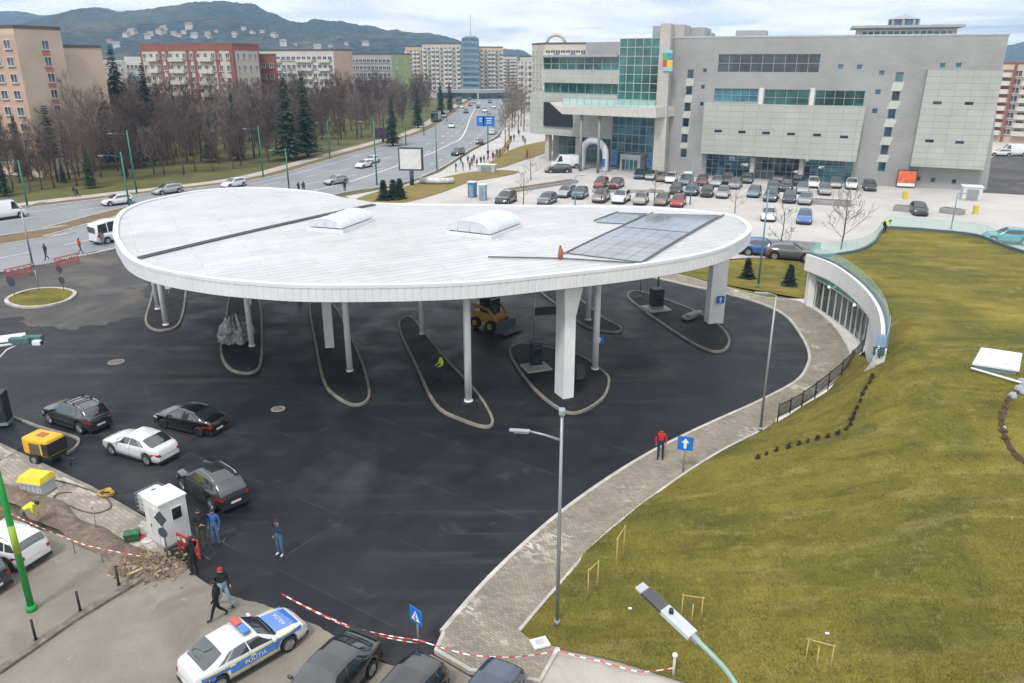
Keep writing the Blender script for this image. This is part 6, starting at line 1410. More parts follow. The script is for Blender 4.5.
for x, y, lab in ((747, 278, 'small dark conifer on the side lawn left of the slim blue post'), (789, 285, 'small dark conifer on the side lawn left of the pavilion')): put(cs, 0, P(x, y, .06), lab, None, .75)
st_ = [tree_proto('bare_tree', 'x', *bare_tree(41, 7, .36, .6), TWIG2), tree_proto('bare_tree', 'x', *bare_tree(42, 6, .30, .42), BARK), tree_proto('young_tree', 'x', *bare_tree(43, 5, .25, .4), TWIG2)]
put(st_, 0, P(841, 249, 0), 'spreading bare tree behind the pavilion in front of the empty aisle', None, 1.0); put(st_, 1, P(779, 256, 0), 'dark stubby bare tree between the blue and silver grey SUVs', None, 1.05)
for x, y, lab in ((523, 207, 'thin bare tree left of the grey car behind the canopy'), (601, 204, 'thin bare tree in the car park before the grey brown SUV'), (654, 206, 'thin bare tree between the beige sedan and grey brown hatchback'), (735, 213, 'thin bare tree behind the canopy top right of the solar panels'), (531, 180, 'thin bare tree by the dry grass and the black estate')): put(st_, 2, P(x, y, -.02), lab, None, rt.uniform(.95, 1.25))
for x, y, s_ in ((505, 148, 1.3), (509, 138, 1.5), (512, 128, 1.8), (515, 122, 2.0), (518, 133, 1.5), (521, 126, 1.7), (524, 131, 1.6), (513, 117, 2.2)): put(st_, 0, P(x, y, -.02), 'bare street tree in the row right of the boulevard near the mall wing', 'bare trees right of the boulevard', s_)

# ================================================================== street furniture
GRN = mat('green_pole_paint', (.02, .165, .11), .45, var=.2, scale=1); GREYP = mat('galvanised_pole', (.30, .32, .33), .45, .5, var=.12); GREYB_ = mat('bluish_pole', (.17, .25, .30), .5, .3); LAMPG = mat('lamp_grey', (.34, .36, .38), .45, .3); LENS = mat('lamp_lens', (.55, .56, .55), .25)
def arm_lamp(mb, a, d, L=1.6, rise=.25, r=.04):
    e = a+d*L+Vector((0, 0, rise)); mb.tube([a, a.lerp(e, .5)+Vector((0, 0, .02)), e], [r*1.2, r, r*.9], 7); return e
def lamp_head(p, d, L=.7, w=.17): 
    g = MB(); g.bbox((0, 0, 0), (L, w, .08), .03); g.bbox((-.05, 0, -.065), (L*.7, w*.75, .03), .01); return g
def street_lamp(name, lab, base, h, arms, pm, r=(.10, .06), group=None, head=True, cat='lamp post', single=None):
    t = thing(name, lab, cat, base, 0, group); g = MB(); g.tube([(0, 0, -.02), (0, 0, h)], list(r), 12); g.tube([(0, 0, 0), (0, 0, .25)], r[0]*1.5, 12); g.build('pole', pm, t)
    for (ang, L, z, rise) in arms:
        d = Vector((math.cos(ang), math.sin(ang), 0)); g = MB(); e = arm_lamp(g, Vector((0, 0, z)), d, L, rise); am = g.build('arm', pm, t)
        if head: o = lamp_head(e, d).build('lamp_head', LAMPG, am); o.location = e+d*.3; o.rotation_euler = (0, 0, ang)
    return t
def hgt(bx, by, tx, ty, z=0): p = P(bx, by, z); return p, D(tx, ty, p.y).z-z
# green poles along the boulevard
gp_ = [(263.4, 177, 259, 126, 'green pole in the park verge, left of the short pole above the canopy dome', 1), (289, 188, 286, 148, 'short green pole with a lamp arm just above the canopy dome', 1), (377, 185, 375, 118, 'tall green pole left of the billboard', 1), (330, 158, 328, 121, 'green pole in the park verge behind two white cars', 1), (437, 170, 436, 125, 'green pole between the billboard and black SUV', 0), (488, 152, 488, 114, 'green pole carrying the blue road sign', 0), (406, 145, 405, 114, 'green pole at the park kerb behind the billboard', 1), (131, 215, 116, 152, 'green pole rising from the brown median beside the minibus', 1), (137, 194, 128, 130, 'tall green pole at the park kerb behind the median pole', 1), (424, 135, 424, 112, 'green pole beside the dark green bus', 0), (447, 121, 447, 103, 'small far green pole at the park end', 0), (503, 118, 502, 98, 'small far green pole at the right kerb', 0), (28, 208, 20, 160, 'green pole at the far kerb above the white van', 1)]
for bx, by, tx, ty, lab, arm in gp_:
    p, h = hgt(bx, by, tx, ty); street_lamp('green_pole', lab, p, h, [(-2.4, 2.2, h*.93, .3)] if arm else [], GRN, (.13, .09), cat='pole')
p, h = hgt(32, 610, 1, 482, .1); p = P(32, 610, .1); t = street_lamp('green_pole', 'bright green steel pole with a lime band at bottom left', p, 9.0, [], mat('bright_green_paint', (.02, .30, .06), .4, var=.15), (.125, .10), cat='pole')
g = MB(); g.tube([(0, 0, 2.5), (0, 0, 3.7)], [.120, .117], 12); g.build('lime_band', mat('lime_paint', (.28, .42, .03), .5), t)
p, h = hgt(33, 266, 24.5, 209); street_lamp('street_lamp', 'thin grey lamp post between the red barrier and the median at left', p, h, [(.5, 1.6, h, .5)], GREYP)
# grey lamps round the forecourt
p, h = hgt(557, 625, 563, 413, .1); t = street_lamp('street_lamp', 'tall grey lamp post in the centre foreground at the lawn edge', p, h, [(PI-.12, 1.1, h-1.0, .28)], GREYP, (.075, .05)); g = MB(); g.bbox((0, 0, h+.05), (.22, .28, .22), .05); g.build('lamp_head', LAMPG, t)
p, h = hgt(760, 431, 779, 296, .1); street_lamp('street_lamp', 'tall grey lamp post beside the start of the black railing', p, h, [(PI-.2, .45, h, .12)], GREYP, (.075, .05))
p, h = hgt(758, 287, 765, 190, .06); street_lamp('slim_post', 'slim blue grey post on the side lawn before the blue SUV', p, h, [], GREYB_, (.09, .06), cat='post')
for bx, by, tx, ty, lab in ((951, 229, 955, 194, 'blue grey lamp post behind the far balustrade near the shed'), (575, 206, 574, 176, 'thin lamp post in the car park left of the grey brown SUV'), (690, 204, 692, 160, 'thin lamp post in the car park before the dark row')):
    p, h = hgt(bx, by, tx, ty); street_lamp('street_lamp', lab, p, h, [(0, .6, h, .1)], GREYB_, (.09, .06))
# big lamp head in the right foreground
e = P(690, 634, 8.35); tip = P(641, 588, 8.75); base = Vector((5.15, 10.9, 0)); t = thing('street_lamp', 'large lamp head on a pale green arm reaching in from the bottom edge', 'lamp post', base)
g = MB(); g.tube([(0, 0, 0), (0, 0, 6.4)], [.11, .08], 12); g.build('pole', GRN, t)
ap = P(735, 683, 7.85)
g = MB(); g.tube(smooth([base+Vector((0, 0, 6.4)), base+Vector((-.12, .18, 7.1)), ap, P(712, 655, 8.2), e], 6), .055, 10); ar = g.build('arm', mat('pale_green_paint', (.24, .38, .33), .4), t, world=True)
d = (tip-e).normalized(); q = Vector((-d.y, d.x, 0)).normalized(); ang = math.atan2(d.y, d.x); pit = -math.asin(d.z); L = (tip-e).length
def part_box(nm, s0, s1, w, h_, m, up=0, bev=.02):
    g = MB(); g.bbox((0, 0, 0), ((s1-s0)*L, w, h_), bev); o = g.build(nm, m, ar); o.location = e+d*L*(s0+s1)/2+Vector((0, 0, up))-base; o.rotation_euler = (0, pit, ang); return o
part_box('lamp_head', -.05, .52, .30, .12, mat('lamp_white_grey', (.50, .53, .58), .5), .02); part_box('cooling_fins', .48, .92, .30, .07, mat('dark_fins', (.05, .05, .055), .6), .02); part_box('lamp_tip', .88, 1.05, .28, .06, mat('tip_grey', (.42, .45, .48), .5), .02)
for k in range(7):
    g = MB(); g.box((0, 0, 0), (.4*L, .012, .03)); o = g.build('fin', mat('fin_grey', (.16, .16, .17), .5), ar); o.location = e+d*L*.70+q*(k-3)*.042+Vector((0, 0, .068))-base; o.rotation_euler = (0, pit, ang)
g = MB(); g.tube([(0, 0, 0), (0, 0, .10)], [.055, .045], 12); o = g.build('sensor', BLK, ar); o.location = e+d*L*.38+Vector((0, 0, .08))-base
g = MB(); g.bbox((0, 0, 0), (.22, .13, .13), .03); o = g.build('clamp', LAMPG, ar); o.location = e-d*.12-base; o.rotation_euler = (0, pit, ang)

SBLUE = mat('sign_blue_plate', (.015, .15, .52), .4, var=.05); SWH = mat('sign_white', (.72, .72, .72), .5, var=.05); SBK = mat('sign_back', (.045, .055, .065), .6)
def arrow(mb, s, y=-.03):   # white up arrow on the face looking along -Y
    z = s*.5; pts = [(-.09*s, -.36*s), (.09*s, -.36*s), (.09*s, .05*s), (.24*s, .05*s), (0, .38*s), (-.24*s, .05*s), (-.09*s, .05*s)]
    mb.extrude([(x, y, zz) for x, zz in pts], (0, -.006, 0))
def blue_sign(lab, base, zc, s, rz, post=True, diamond=False, kind='arrow'):
    t = thing('road_sign', lab, 'road sign', base, rz)
    if post: g = MB(); g.tube([(0, 0, -.02), (0, 0, zc+.2)], .035, 10); g.build('post', GREYP, t)
    g = MB(); g.bbox((0, -.05, 0), (s, .03, s), .01); pl = g.build('plate', SBLUE, t); pl.location = (0, 0, zc)
    if diamond: pl.rotation_euler = (0, 0, 0)
    g = MB()
    if kind == 'arrow': arrow(g, s, -.068)
    else:
        g.extrude([(-.34*s, -.068, -.3*s), (.34*s, -.068, -.3*s), (0, -.068, .34*s)], (0, -.006, 0))
    sy = g.build('arrow' if kind == 'arrow' else 'triangle', SWH, pl)
    if kind != 'arrow':
        g = MB(); 
        g.box((0, -.08, .0), (.05*s, .01, .2*s)); g.box((.05*s, -.08, -.16*s), (.05*s, .01, .18*s), 0, 0, 0, .5); g.box((-.05*s, -.08, -.16*s), (.05*s, .01, .18*s), 0, 0, 0, -.5); g.sphere((0, -.08, .13*s), (.04*s, .006, .04*s), 8, 6); g.build('walker_symbol', BLK, pl)
    return t
p, h = hgt(683, 472, 685, 443, .12); blue_sign('square blue sign with white up arrow on a post at the lawn edge', p, h, .75, -.25)
p, h = hgt(419, 655, 417, 615, .01); blue_sign('blue crossing sign with white triangle above the barrier tape', p, h, .62, -.75, True, False, 'tri')
p = P(596, 368, .1); blue_sign('blue arrow sign fixed to the slim column right of the wide pillar', Vector((p.x+.12, p.y-.22, .1)), D(600, 340, p.y).z, .58, .0, False)
p = P(714, 322, .1); blue_sign('blue arrow sign fixed to the pillar at the right end of the canopy', Vector((p.x+.2, p.y-.48, .1)), D(719, 299, p.y).z, .6, .1, False)
def round_signs(lab, base, h, discs, tri=False):
    t = thing('road_sign', lab, 'road sign', base, -.35); g = MB(); g.tube([(0, 0, -.02), (0, 0, h)], .035, 8); g.build('post', GREYP, t)
    for z, s, kd in discs:
        g = MB()
        if kd == 'o': g.tube([(0, -.04, z), (0, -.065, z)], s/2, 24)
        else: g.extrude([(0, -.04, z+s*.62), (s*.55, -.04, z), (0, -.04, z-s*.62), (-s*.55, -.04, z)], (0, -.025, 0))
        g.build('sign_plate', SBK, t)
    return t
p, h = hgt(14.5, 296, 11, 280, .13); round_signs('round sign seen from its dark back on the left of the oval grass island', p, h+.2, [(h-.1, .95, 'o')])
p, h = hgt(64, 290, 59.5, 267, .13); round_signs('slim post with two dark sign backs on the right of the oval grass island', p, h, [(h-.2, .75, 'q'), (h-1.2, .7, 'o')])
p, h = hgt(169, 562, 160, 516, .02); round_signs('dark diamond and round sign backs on a grey post before the white booth', p, h+.3, [(h-.1, .58, 'q'), (h-.75, .46, 'o')])
p, h = hgt(39, 290, 36, 270, .13); street_lamp('slim_post', 'plain thin grey post in the middle of the oval grass island', p, h, [], GREYP, (.035, .03), cat='post')
# red plastic barriers
RPL = mat('red_plastic', (.55, .045, .05), .45, var=.15); WPL = mat('white_plastic', (.62, .62, .60), .5)
def barrier(lab, p, rz, L=2.0, H_=1.0, legs=True):
    t = thing('safety_barrier', lab, 'barrier', p, rz); g = MB()
    for z in (.25, H_): g.bbox((0, 0, z), (L, .06, .09), .02)
    for x in (-L/2+.04, L/2-.04): g.bbox((x, 0, H_/2+.06), (.08, .07, H_), .02)
    n = int(L/.18)
    for k in range(1, n): g.box((-L/2+L*k/n, 0, .6), (.05, .04, H_-.35))
    g.build('frame', RPL, t); g = MB()
    for k in range(4): g.box((-L/2+L*(k+.5)/4, -.04, H_-.18), (L/8, .02, .16))
    g.build('white_stripes', WPL, t)['label'] = 'white reflective stripes'
    for x in (-L/2+.2, L/2-.2): g = MB(); g.bbox((x, 0, .03), (.10, .55, .06), .02); g.build('foot', BLK, t)
for q, (x, y, lab) in enumerate(((20, 277, 'left red plastic barrier by the thin grey lamp post'), (68, 265.5, 'right red plastic barrier beside the pedestrians at the roadside'))):
    p = P(x, y); d = P(x+10, y-2.4)-p; barrier(lab, p, math.atan2(d.y, d.x), 2.6)
barrier('red and white barrier leaning at the corner of the white booth', P(190, 556), -.5, 1.3, .9)
# billboard, panel, gantry sign
p = P(412, 185, .02); t = thing('billboard', 'blank white billboard in a dark frame beside the boulevard', 'billboard', p, -.12)
zc = D(412, 159, p.y).z; w = 21/FPX*p.length; h = 19/FPX*p.length
g = MB(); g.tube([(0, 0, -.1), (0, 0, zc-h/2)], .35, 12); g.build('post', SBK, t)
g = MB(); g.bbox((0, 0, zc), (w+.5, .7, h+.5), .06); g.build('frame', SBK, t); g = MB(); g.box((0, -.37, zc), (w, .05, h)); g.build('panel', mat('billboard_white', (.62, .63, .63), .5), t)
p = P(383, 142, -.02); t = thing('advert_screen', 'dark advertising screen with a reddish picture at the park kerb', 'screen', p, -.2); zc = D(382, 133, p.y).z
g = MB(); g.tube([(0, 0, 0), (0, 0, zc)], .3, 10); g.build('post', SBK, t); g = MB(); g.bbox((0, -.2, zc), (4.2, .5, 2.8), .05); g.build('case', SBK, t); g = MB(); g.box((0, -.47, zc), (3.8, .04, 2.4)); g.build('picture', mat('dim_poster', (.06, .035, .05), .4, var=.9, scale=.9), t)
p = P(488, 152, -.02); zc = D(486, 121, p.y).z; t = thing('direction_sign', 'blue direction sign above the right lanes of the boulevard', 'road sign', Vector((p.x-.4, p.y-.3, zc)), 0)
for x, w_ in ((-2.1, 1.9), (1.2, 2.9)): g = MB(); g.bbox((x*.55, -.1, 0), (w_*.9, .08, 2.2), .03); pl = g.build('panel', SBLUE, t); 
g = MB()
for (x, z, w_) in ((-1.2, .5, 1.0), (-1.2, 0, .8), (.7, .6, 1.8), (.7, .1, 1.4), (.7, -.4, 1.6)): g.box((x, -.15, z), (w_*.7, .02, .18))
g.build('white_lines', SWH, t)
# kiosks, shelter, planters in the plaza
KB = mat('kiosk_blue', (.03, .16, .33), .5, var=.2)
def kiosk(lab, x, y, w, d_, h, m, z=-.03, name='kiosk'):
    t = thing(name, lab, name.split('_')[-1], P(x, y, z), ALONG); g = MB(); g.bbox((0, 0, h/2), (w, d_, h), .06); g.build('cabin', m, t); g = MB(); g.bbox((0, 0, h+.08), (w+.2, d_+.2, .16), .05); g.build('roof', WHITE_M, t); g = MB(); g.box((0, -d_/2-.02, h*.45), (w*.6, .05, h*.8)); g.build('door', GREYP, t)
kiosk('narrow blue kiosk cabin beside the plaza path', 472.5, 197, 1.1, 1.1, 2.2, KB); kiosk('pale blue kiosk right of the narrow blue kiosk', 483, 200, 1.0, 1.0, 2.2, mat('kiosk_pale', (.25, .38, .48), .5)); kiosk('low glass shelter cabin by the kerb crowd', 487, 172, 3.4, 1.2, 1.3, clear_glass('shelter_glass', (.5, .55, .58), .8), -.03, 'glass_shelter'); kiosk('small white shed at the right end of the mall wall', 970, 199.5, 2.6, 2, 1.9, mat('shed_white', (.52, .53, .53), .6), -.03, 'white_shed')
t = thing('bench_planter', 'low white curved bench planter on the dry grass below the boulevard', 'planter', P(437, 183, .02), 0); g = MB(); g.tube([(math.cos(a)*2.6, math.sin(a)*1.2, .5) for a in [PI+PI*k/12 for k in range(13)]], .5, 8); g.build('rim', mat('bench_white', (.5, .52, .54), .6, var=.4, scale=1.5), t); g = MB(); g.bbox((0, -.4, .3), (4, 1.0, .6), .2); g.build('bed', G_BROWN, t)
PLN = mat('planter_concrete', (.27, .27, .28), .85, var=.15)
def planter(lab, a, b, w=1.4, h=.7):
    p, q = P(*a, -.04), P(*b, -.04); c = (p+q)/2; d = q-p; t = thing('low_planter', lab, 'planter', c, math.atan2(d.y, d.x)); L = d.length
    g = MB(); g.bbox((0, 0, h/2), (L, w, h), .06); g.build('wall', PLN, t); g = MB(); g.box((0, 0, h-.02), (L-.5, w-.5, .1)); g.build('soil', G_BROWN, t)
planter('long grey planter right of the dense car rows', (812, 203.5), (851, 206)); planter('grey planter left of the lone black sedan', (893, 210), (912, 211.5)); planter('grey planter left of the yellow barrier posts', (941, 212), (963, 215)); planter('low grey planter island under the pair of red cars', (592, 192), (664, 192.5), 1.0, .35); planter('low grey planter island left of the silver estate', (508, 192), (574, 182), 2.0, .4)
for x, y, lab in ((904.5, 199, 'small yellow post in front of the orange board'), (975, 214, 'yellow barrier machine in the car park aisle')):
    t = thing('yellow_post', lab, 'barrier post', P(x, y, -.04)); g = MB(); g.bbox((0, 0, .6), (.6, .5, 1.2), .06); g.build('body', mat('yellow_paint', (.6, .45, .03), .5), t); g = MB(); g.bbox((.8, 0, 1.0), (1.8, .08, .1), .02); g.build('arm', WPL, t)
u, z = MP.uz(905, 189, 1.2); t = thing('advert_board', 'orange and red advert board standing against the mall wall', 'advert board', MP.pt(u, 0, 1.2), ALONG)
g = MB(); g.bbox((0, 0, 1.5), (2.9, .25, 2.7), .04); g.build('frame', SBK, t); g = MB(); g.box((0, -.14, 1.75), (2.6, .04, 1.9)); g.build('poster', mat('orange_poster', (.62, .13, .05), .5, var=.35, scale=1.4), t); g = MB(); g.box((0, -.14, .5), (2.6, .04, .5)); g.build('strip', SWH, t)
# inflatable arch
p0, p1 = P(580, 169, -.04), P(607, 172, -.04); c = (p0+p1)/2; d = p1-p0; t = thing('inflatable_arch', 'white inflatable arch gate on the plaza before the mall entrance', 'arch', c, math.atan2(d.y, d.x)); hw = d.length/2-.5
INF = mat('inflatable_white', (.56, .57, .63), .5, var=.1); g = MB(); ah = 5.2
pts_ = [(-hw, 0, 0), (-hw, 0, 1.5), (-hw, 0, 3.2), (-hw*.86, 0, 4.3), (-hw*.5, 0, ah), (0, 0, ah+.25), (hw*.5, 0, ah), (hw*.86, 0, 4.3), (hw, 0, 3.2), (hw, 0, 1.5), (hw, 0, 0)]
g.tube(smooth(pts_, 3), .62, 12); g.build('tube', INF, t)
for s_ in (-1, 1): g = MB(); g.box((s_*hw, -.64, 1.7), (.7, .04, 1.5)); g.build('banner', SBLUE, t)
# fence and hedge along the side of the car park
pa, pb = P(742, 241, -.04), P(812, 246, -.04); t = thing('low_fence', 'low white rail fence between the side lane and the open aisle', 'fence', pa, math.atan2((pb-pa).y, (pb-pa).x)); L = (pb-pa).length
g = MB(); 
for z in (.5, .95): g.box((L/2, 0, z), (L, .05, .06))
g.build('rails', WHITE_M, t)
for k in range(9): g = MB(); g.box((L*k/8, 0, .5), (.07, .07, 1.0)); g.build('post', WHITE_M, t)
t = thing('low_wall', 'low brown grey retaining wall behind the blue and silver grey SUVs', 'wall', (pa+pb)/2+Vector((0, -1.4, 0)), math.atan2((pb-pa).y, (pb-pa).x)); g = MB(); g.bbox((0, 0, .35), (L*1.1, .4, .8), .05); g.build('wall', PLN, t)

# ================================================================== things under and round the canopy
TOT = mat('cabinet_dark', (.022, .028, .034), .45); PLT = mat('concrete_pad', (.36, .34, .31), .8)
def cabinet(lab, x, y, w, d_, h, z=.11, rz=.3, pad=True, ztop=None):
    t = thing('ticket_cabinet', lab, 'cabinet', P(x, y, z), rz)
    if pad: g = MB(); g.bbox((0, 0, .06), (w+1.0, d_+.9, .12), .02); g.build('pad', PLT, t)
    g = MB(); g.bbox((0, 0, h/2+.1), (w, d_, h), .08); g.build('housing', TOT, t); g = MB(); g.bbox((0, -d_/2-.015, h*.72), (w*.7, .03, h*.3), .01); g.build('screen', CGL, t)
    g = MB(); g.bbox((0, 0, .22), (w+.03, d_+.03, .2), .03); g.build('plinth', mat('plinth_grey', (.16, .22, .24), .5), t); return t
cabinet('dark cabinet on a pale pad beside the wide pillar', 536, 368, .75, .6, 1.75, rz=.35); cabinet('rounded dark cabinet on a pale pad under the right end of the canopy', 656, 309, .95, .9, 1.7, rz=.3); cabinet('dark cabinet with a teal plinth at the left edge', 3, 425, .9, .9, 1.95, 0, .2, False)
p = P(534, 358, .11); t = thing('info_display', 'dark hanging info display on a grey pole behind the dark cabinet', 'display', p, .2); g = MB(); g.tube([(0, 0, 0), (0, 0, 6.4)], .08, 10); g.build('pole', GREYP, t); zc = D(545, 313, p.y).z; g = MB(); g.bbox((.75, 0, zc), (1.5, .2, .55), .03); g.build('screen', TOT, t)
p = P(657, 303, .11); t = street_lamp('slim_post', 'slim dark post rising behind the rounded dark cabinet', p, 4.4, [], SBK, (.07, .07), cat='post')
p = P(640, 298, .11); street_lamp('slim_post', 'thin pale post at the far end of the right platform', p, 3.8, [], GREYP, (.05, .05), cat='post')
t = thing('concrete_block', 'dark grey tilted concrete block beside the wide pillar', 'block', P(579, 379, .11), .5); g = MB(); g.bbox((0, 0, .5), (.55, .35, 1.0), .05); g.build('slab', mat('dark_concrete', (.07, .07, .07), .9, var=.3), t); g = MB(); g.bbox((.2, .3, .25), (.7, .5, .5), .05); g.build('base', mat('dark_concrete', (.07, .07, .07), .9), t)
t = thing('concrete_block', 'pale grey rubble slabs on the right platform', 'block', P(690, 318, .11), .9); 
for k in range(4): g = MB(); g.bbox((rt.uniform(-.6, .6), rt.uniform(-.3, .3), .12+.1*k), (1.3, .5, .2), .03, rt.uniform(-.3, .3)); g.build('slab', PLN, t)
p = P(237, 340, .11); t = thing('sheeting_heap', 'crumpled heap of pale plastic sheeting behind the second platform column', 'heap', p, 0); g = MB()
def heap(a, b):
    th, ph = 2*PI*a, PI*.5*b; r = 1.15*(1+.5*noise.fractal(Vector((math.cos(th)*1.7, math.sin(th)*1.7, b*2.3)), .7, 2.2, 5)); return Vector((r*math.cos(th)*math.cos(ph), r*math.sin(th)*math.cos(ph)*.9, 1.7*math.sin(ph)*(1+.4*noise.fractal(Vector((math.cos(th)*3, math.sin(th)*3, b*4)), .7, 2, 4))))
g.grid(heap, 44, 16, sm=False); g.build('sheeting', mat('plastic_sheet', (.30, .32, .33), .3, var=.5, scale=3), t); t2 = thing('notice_box', 'small white notice box on the second platform near the column', 'box', P(250, 312, .11), .2); g = MB(); g.bbox((0, 0, .9), (.4, .25, .55), .03); g.build('box', SWH, t2); g = MB(); g.tube([(0, 0, 0), (0, 0, .7)], .04, 8); g.build('stem', GREYP, t2)
t2 = thing('notice_box', 'small white notice box on the leftmost platform behind the columns', 'box', P(170, 300, .11), .2); g = MB(); g.bbox((0, 0, 1.3), (.45, .3, .6), .03); g.build('box', SWH, t2); g = MB(); g.tube([(0, 0, 0), (0, 0, 1.1)], .04, 8); g.build('stem', GREYP, t2)
# skid steer loader
t = thing('compact_loader', 'yellow wheeled compact loader working in the shade under the canopy', 'loader', P(492, 328), -.7); YEL = mat('machine_yellow', (.34, .19, .02), .5, var=.25, scale=2)
g = MB(); g.bbox((-.3, 0, .95), (2.3, 1.3, .8), .12); g.build('chassis', YEL, t); g = MB(); g.bbox((-.2, 0, 1.9), (1.2, 1.15, 1.25), .1); c_ = g.build('cab', CGL, t); g = MB(); g.bbox((-.2, 0, 2.55), (1.4, 1.25, .12), .05); o = g.build('cab_roof', SBK, c_)
for x in (-1.0, .55):
    for sy in (-1, 1): g = MB(); g.tube([(x, sy*.6, .45), (x, sy*.92, .45)], .45, 18); w_ = g.build('wheel', TYRE, t); g = MB(); g.tube([(x, sy*.9, .45), (x, sy*.94, .45)], .22, 12); g.build('rim', YEL, w_)
for sy in (-1, 1): g = MB(); g.tube([(-1.3, sy*.75, 1.9), (.3, sy*.78, 1.75), (1.35, sy*.72, .75)], [.13, .12, .1], 8); g.build('lift_arm', YEL, t)
g = MB(); g.extrude([(1.35, -1, .15), (2.2, -1, .08), (2.3, -1, .18), (1.6, -1, .45), (1.5, -1, .95), (1.3, -1, .95)], (0, 2, 0)); g.build('bucket', SBK, t)
g = MB(); g.sphere((.5, .5, 2.72), (.14, .14, .1), 10, 6); g.build('beacon', WPL, t)
# ================================================================== near left site
YBR = mat('bright_yellow_paint', (.66, .40, .02), .4, var=.12)
t = thing('compressor', 'yellow towable compressor with dark grille on the asphalt at left', 'compressor', P(48, 460), -.35)
g = MB(); g.bbox((0, 0, .98), (1.75, 1.15, .95), .14); b_ = g.build('canopy', YBR, t); g = MB(); g.box((.70, 0, .95), (.40, 1.17, .66)); g.build('grille', BLK, t); g = MB(); g.box((0, -.585, .9), (.7, .03, .6)); g.build('side_grille', mat('grille_grey', (.10, .09, .05), .7), t); g = MB(); g.bbox((0, 0, 1.475), (.5, .4, .04), .015); g.build('filler_plate', mat('rust_orange', (.4, .14, .03), .7), t)
g = MB(); g.box((0, 0, .44), (1.8, .9, .14)); g.tube([(.9, 0, .42), (1.7, 0, .38), (2.0, 0, .45)], .05, 8); g.tube([(1.6, 0, .4), (1.6, 0, 0)], .035, 8); g.build('drawbar', BLK, t)
for sy in (-1, 1): g = MB(); g.tube([(-.1, sy*.5, .3), (-.1, sy*.68, .3)], .3, 18); w_ = g.build('wheel', TYRE, t); g = MB(); g.tube([(-.1, sy*.66, .3), (-.1, sy*.69, .3)], .16, 12); g.build('rim', RIM, w_)
t = thing('grit_bin', 'pale grey bin with a bright yellow lid on the paved strip', 'bin', P(39, 491, .12), -.25)
g = MB(); g.prism([(-.62, -.42), (.62, -.42), (.62, .42), (-.62, .42)], .06, .62); g.bbox((0, 0, .60), (1.36, .96, .10), .03)
for k in range(5): g.box((-.5+.25*k, -.43, .33), (.05, .04, .48))
g.build('tub', mat('bin_grey', (.40, .42, .44), .6), t); g = MB(); vs_ = [(-.68, -.48, .66), (.68, -.48, .66), (.68, .48, .66), (-.68, .48, .66), (-.6, -.34, .9), (.6, -.34, .9), (.6, .36, .96), (-.6, .36, .96)]; g.add(vs_, [(0, 1, 5, 4), (1, 2, 6, 5), (2, 3, 7, 6), (3, 0, 4, 7), (4, 5, 6, 7), (3, 2, 1, 0)]); g.build('lid', mat('lid_yellow', (.66, .55, .03), .45), t); g = MB(); g.box((0, 0, .03), (1.3, .9, .06)); g.build('pallet', mat('timber', (.30, .22, .13), .9, var=.3, scale=4), t)
# hoses
HOSE = mat('hose_brown', (.13, .075, .045), .7)
g = MB(); g.tube(smooth([P(x, y, .15) for x, y in [(55, 480), (75, 485), (95, 492), (108, 500), (110, 508), (95, 513), (80, 510), (68, 505), (57, 503), (54, 497), (60, 493), (72, 492)]], 6), .03, 6); tag(g.build('air_hose', HOSE), 'brown air hose looping over the paved strip from the yellow bin', 'hose')
g = MB(); g.tube(smooth([P(x, y, .05) for x, y in [(15, 452), (22, 447), (32, 447), (40, 456), (36, 470)]], 6), .025, 6); tag(g.build('thin_cable', BLK), 'thin dark cable beside the yellow compressor', 'cable')
t = thing('rope_coil', 'small heap of ochre rope by the edge of the paved strip', 'rope', P(106, 495, .12)); 
g = MB(); g.tube([(.32*math.cos(a)*(1+.25*math.sin(3.3*a)), .28*math.sin(a)*(1+.2*math.cos(2.1*a)), .05+.03*math.sin(5*a)+a*.004) for a in [k*.35 for k in range(95)]], .028, 5); g.build('rope', mat('ochre_rope', (.45, .30, .06), .8), t)
# guard booth
bp = P(171, 546, .06); bd_ = P(192, 535)-P(164, 549); brz = math.atan2(bd_.y, bd_.x); t = thing('guard_booth', 'white guard booth with a small dark window at the edge of the asphalt', 'booth', P(171, 538, 0), brz)
BW = mat('booth_white', (.66, .66, .65), .55, var=.05)
t.scale = (.74, .74, .88); g = MB(); g.box((0, 0, .05), (1.72, 1.72, .1)); g.build('floor', mat('floor_grey', (.2, .2, .2), .8), t); g = MB(); g.bbox((0, 0, 1.22), (1.66, 1.66, 2.3), .04); 
for k in range(7): g.box((-.83+.02+.27*k, -.832, 1.22), (.012, .012, 2.2)); g.box((-.832, -.81+.27*k, 1.22), (.012, .012, 2.2))
g.build('wall', BW, t); g = MB(); g.bbox((0, 0, 2.42), (1.8, 1.8, .12), .04); g.build('roof', mat('booth_roof', (.70, .70, .70), .5, var=.05), t)
def booth_win(c, s, rz=0): g = MB(); g.box(c, (s[0]+.12, .07, s[1]+.12), rz); f_ = g.build('window', BW, t); g = MB(); g.box((c[0]-(.02 if rz else 0), c[1]-(0 if rz else .02), c[2]), (s[0], .07, s[1]), rz); g.build('pane', CGL, f_)
booth_win((.15, -.84, 1.65), (.55, .6)); g = MB(); g.box((-.845, -.1, 1.1), (.05, .8, 2.0)); dr_ = g.build('door', mat('door_offwhite', (.56, .56, .55), .5), t); g = MB(); g.box((-.88, .2, 1.05), (.04, .04, .18)); g.build('handle', BLK, dr_)
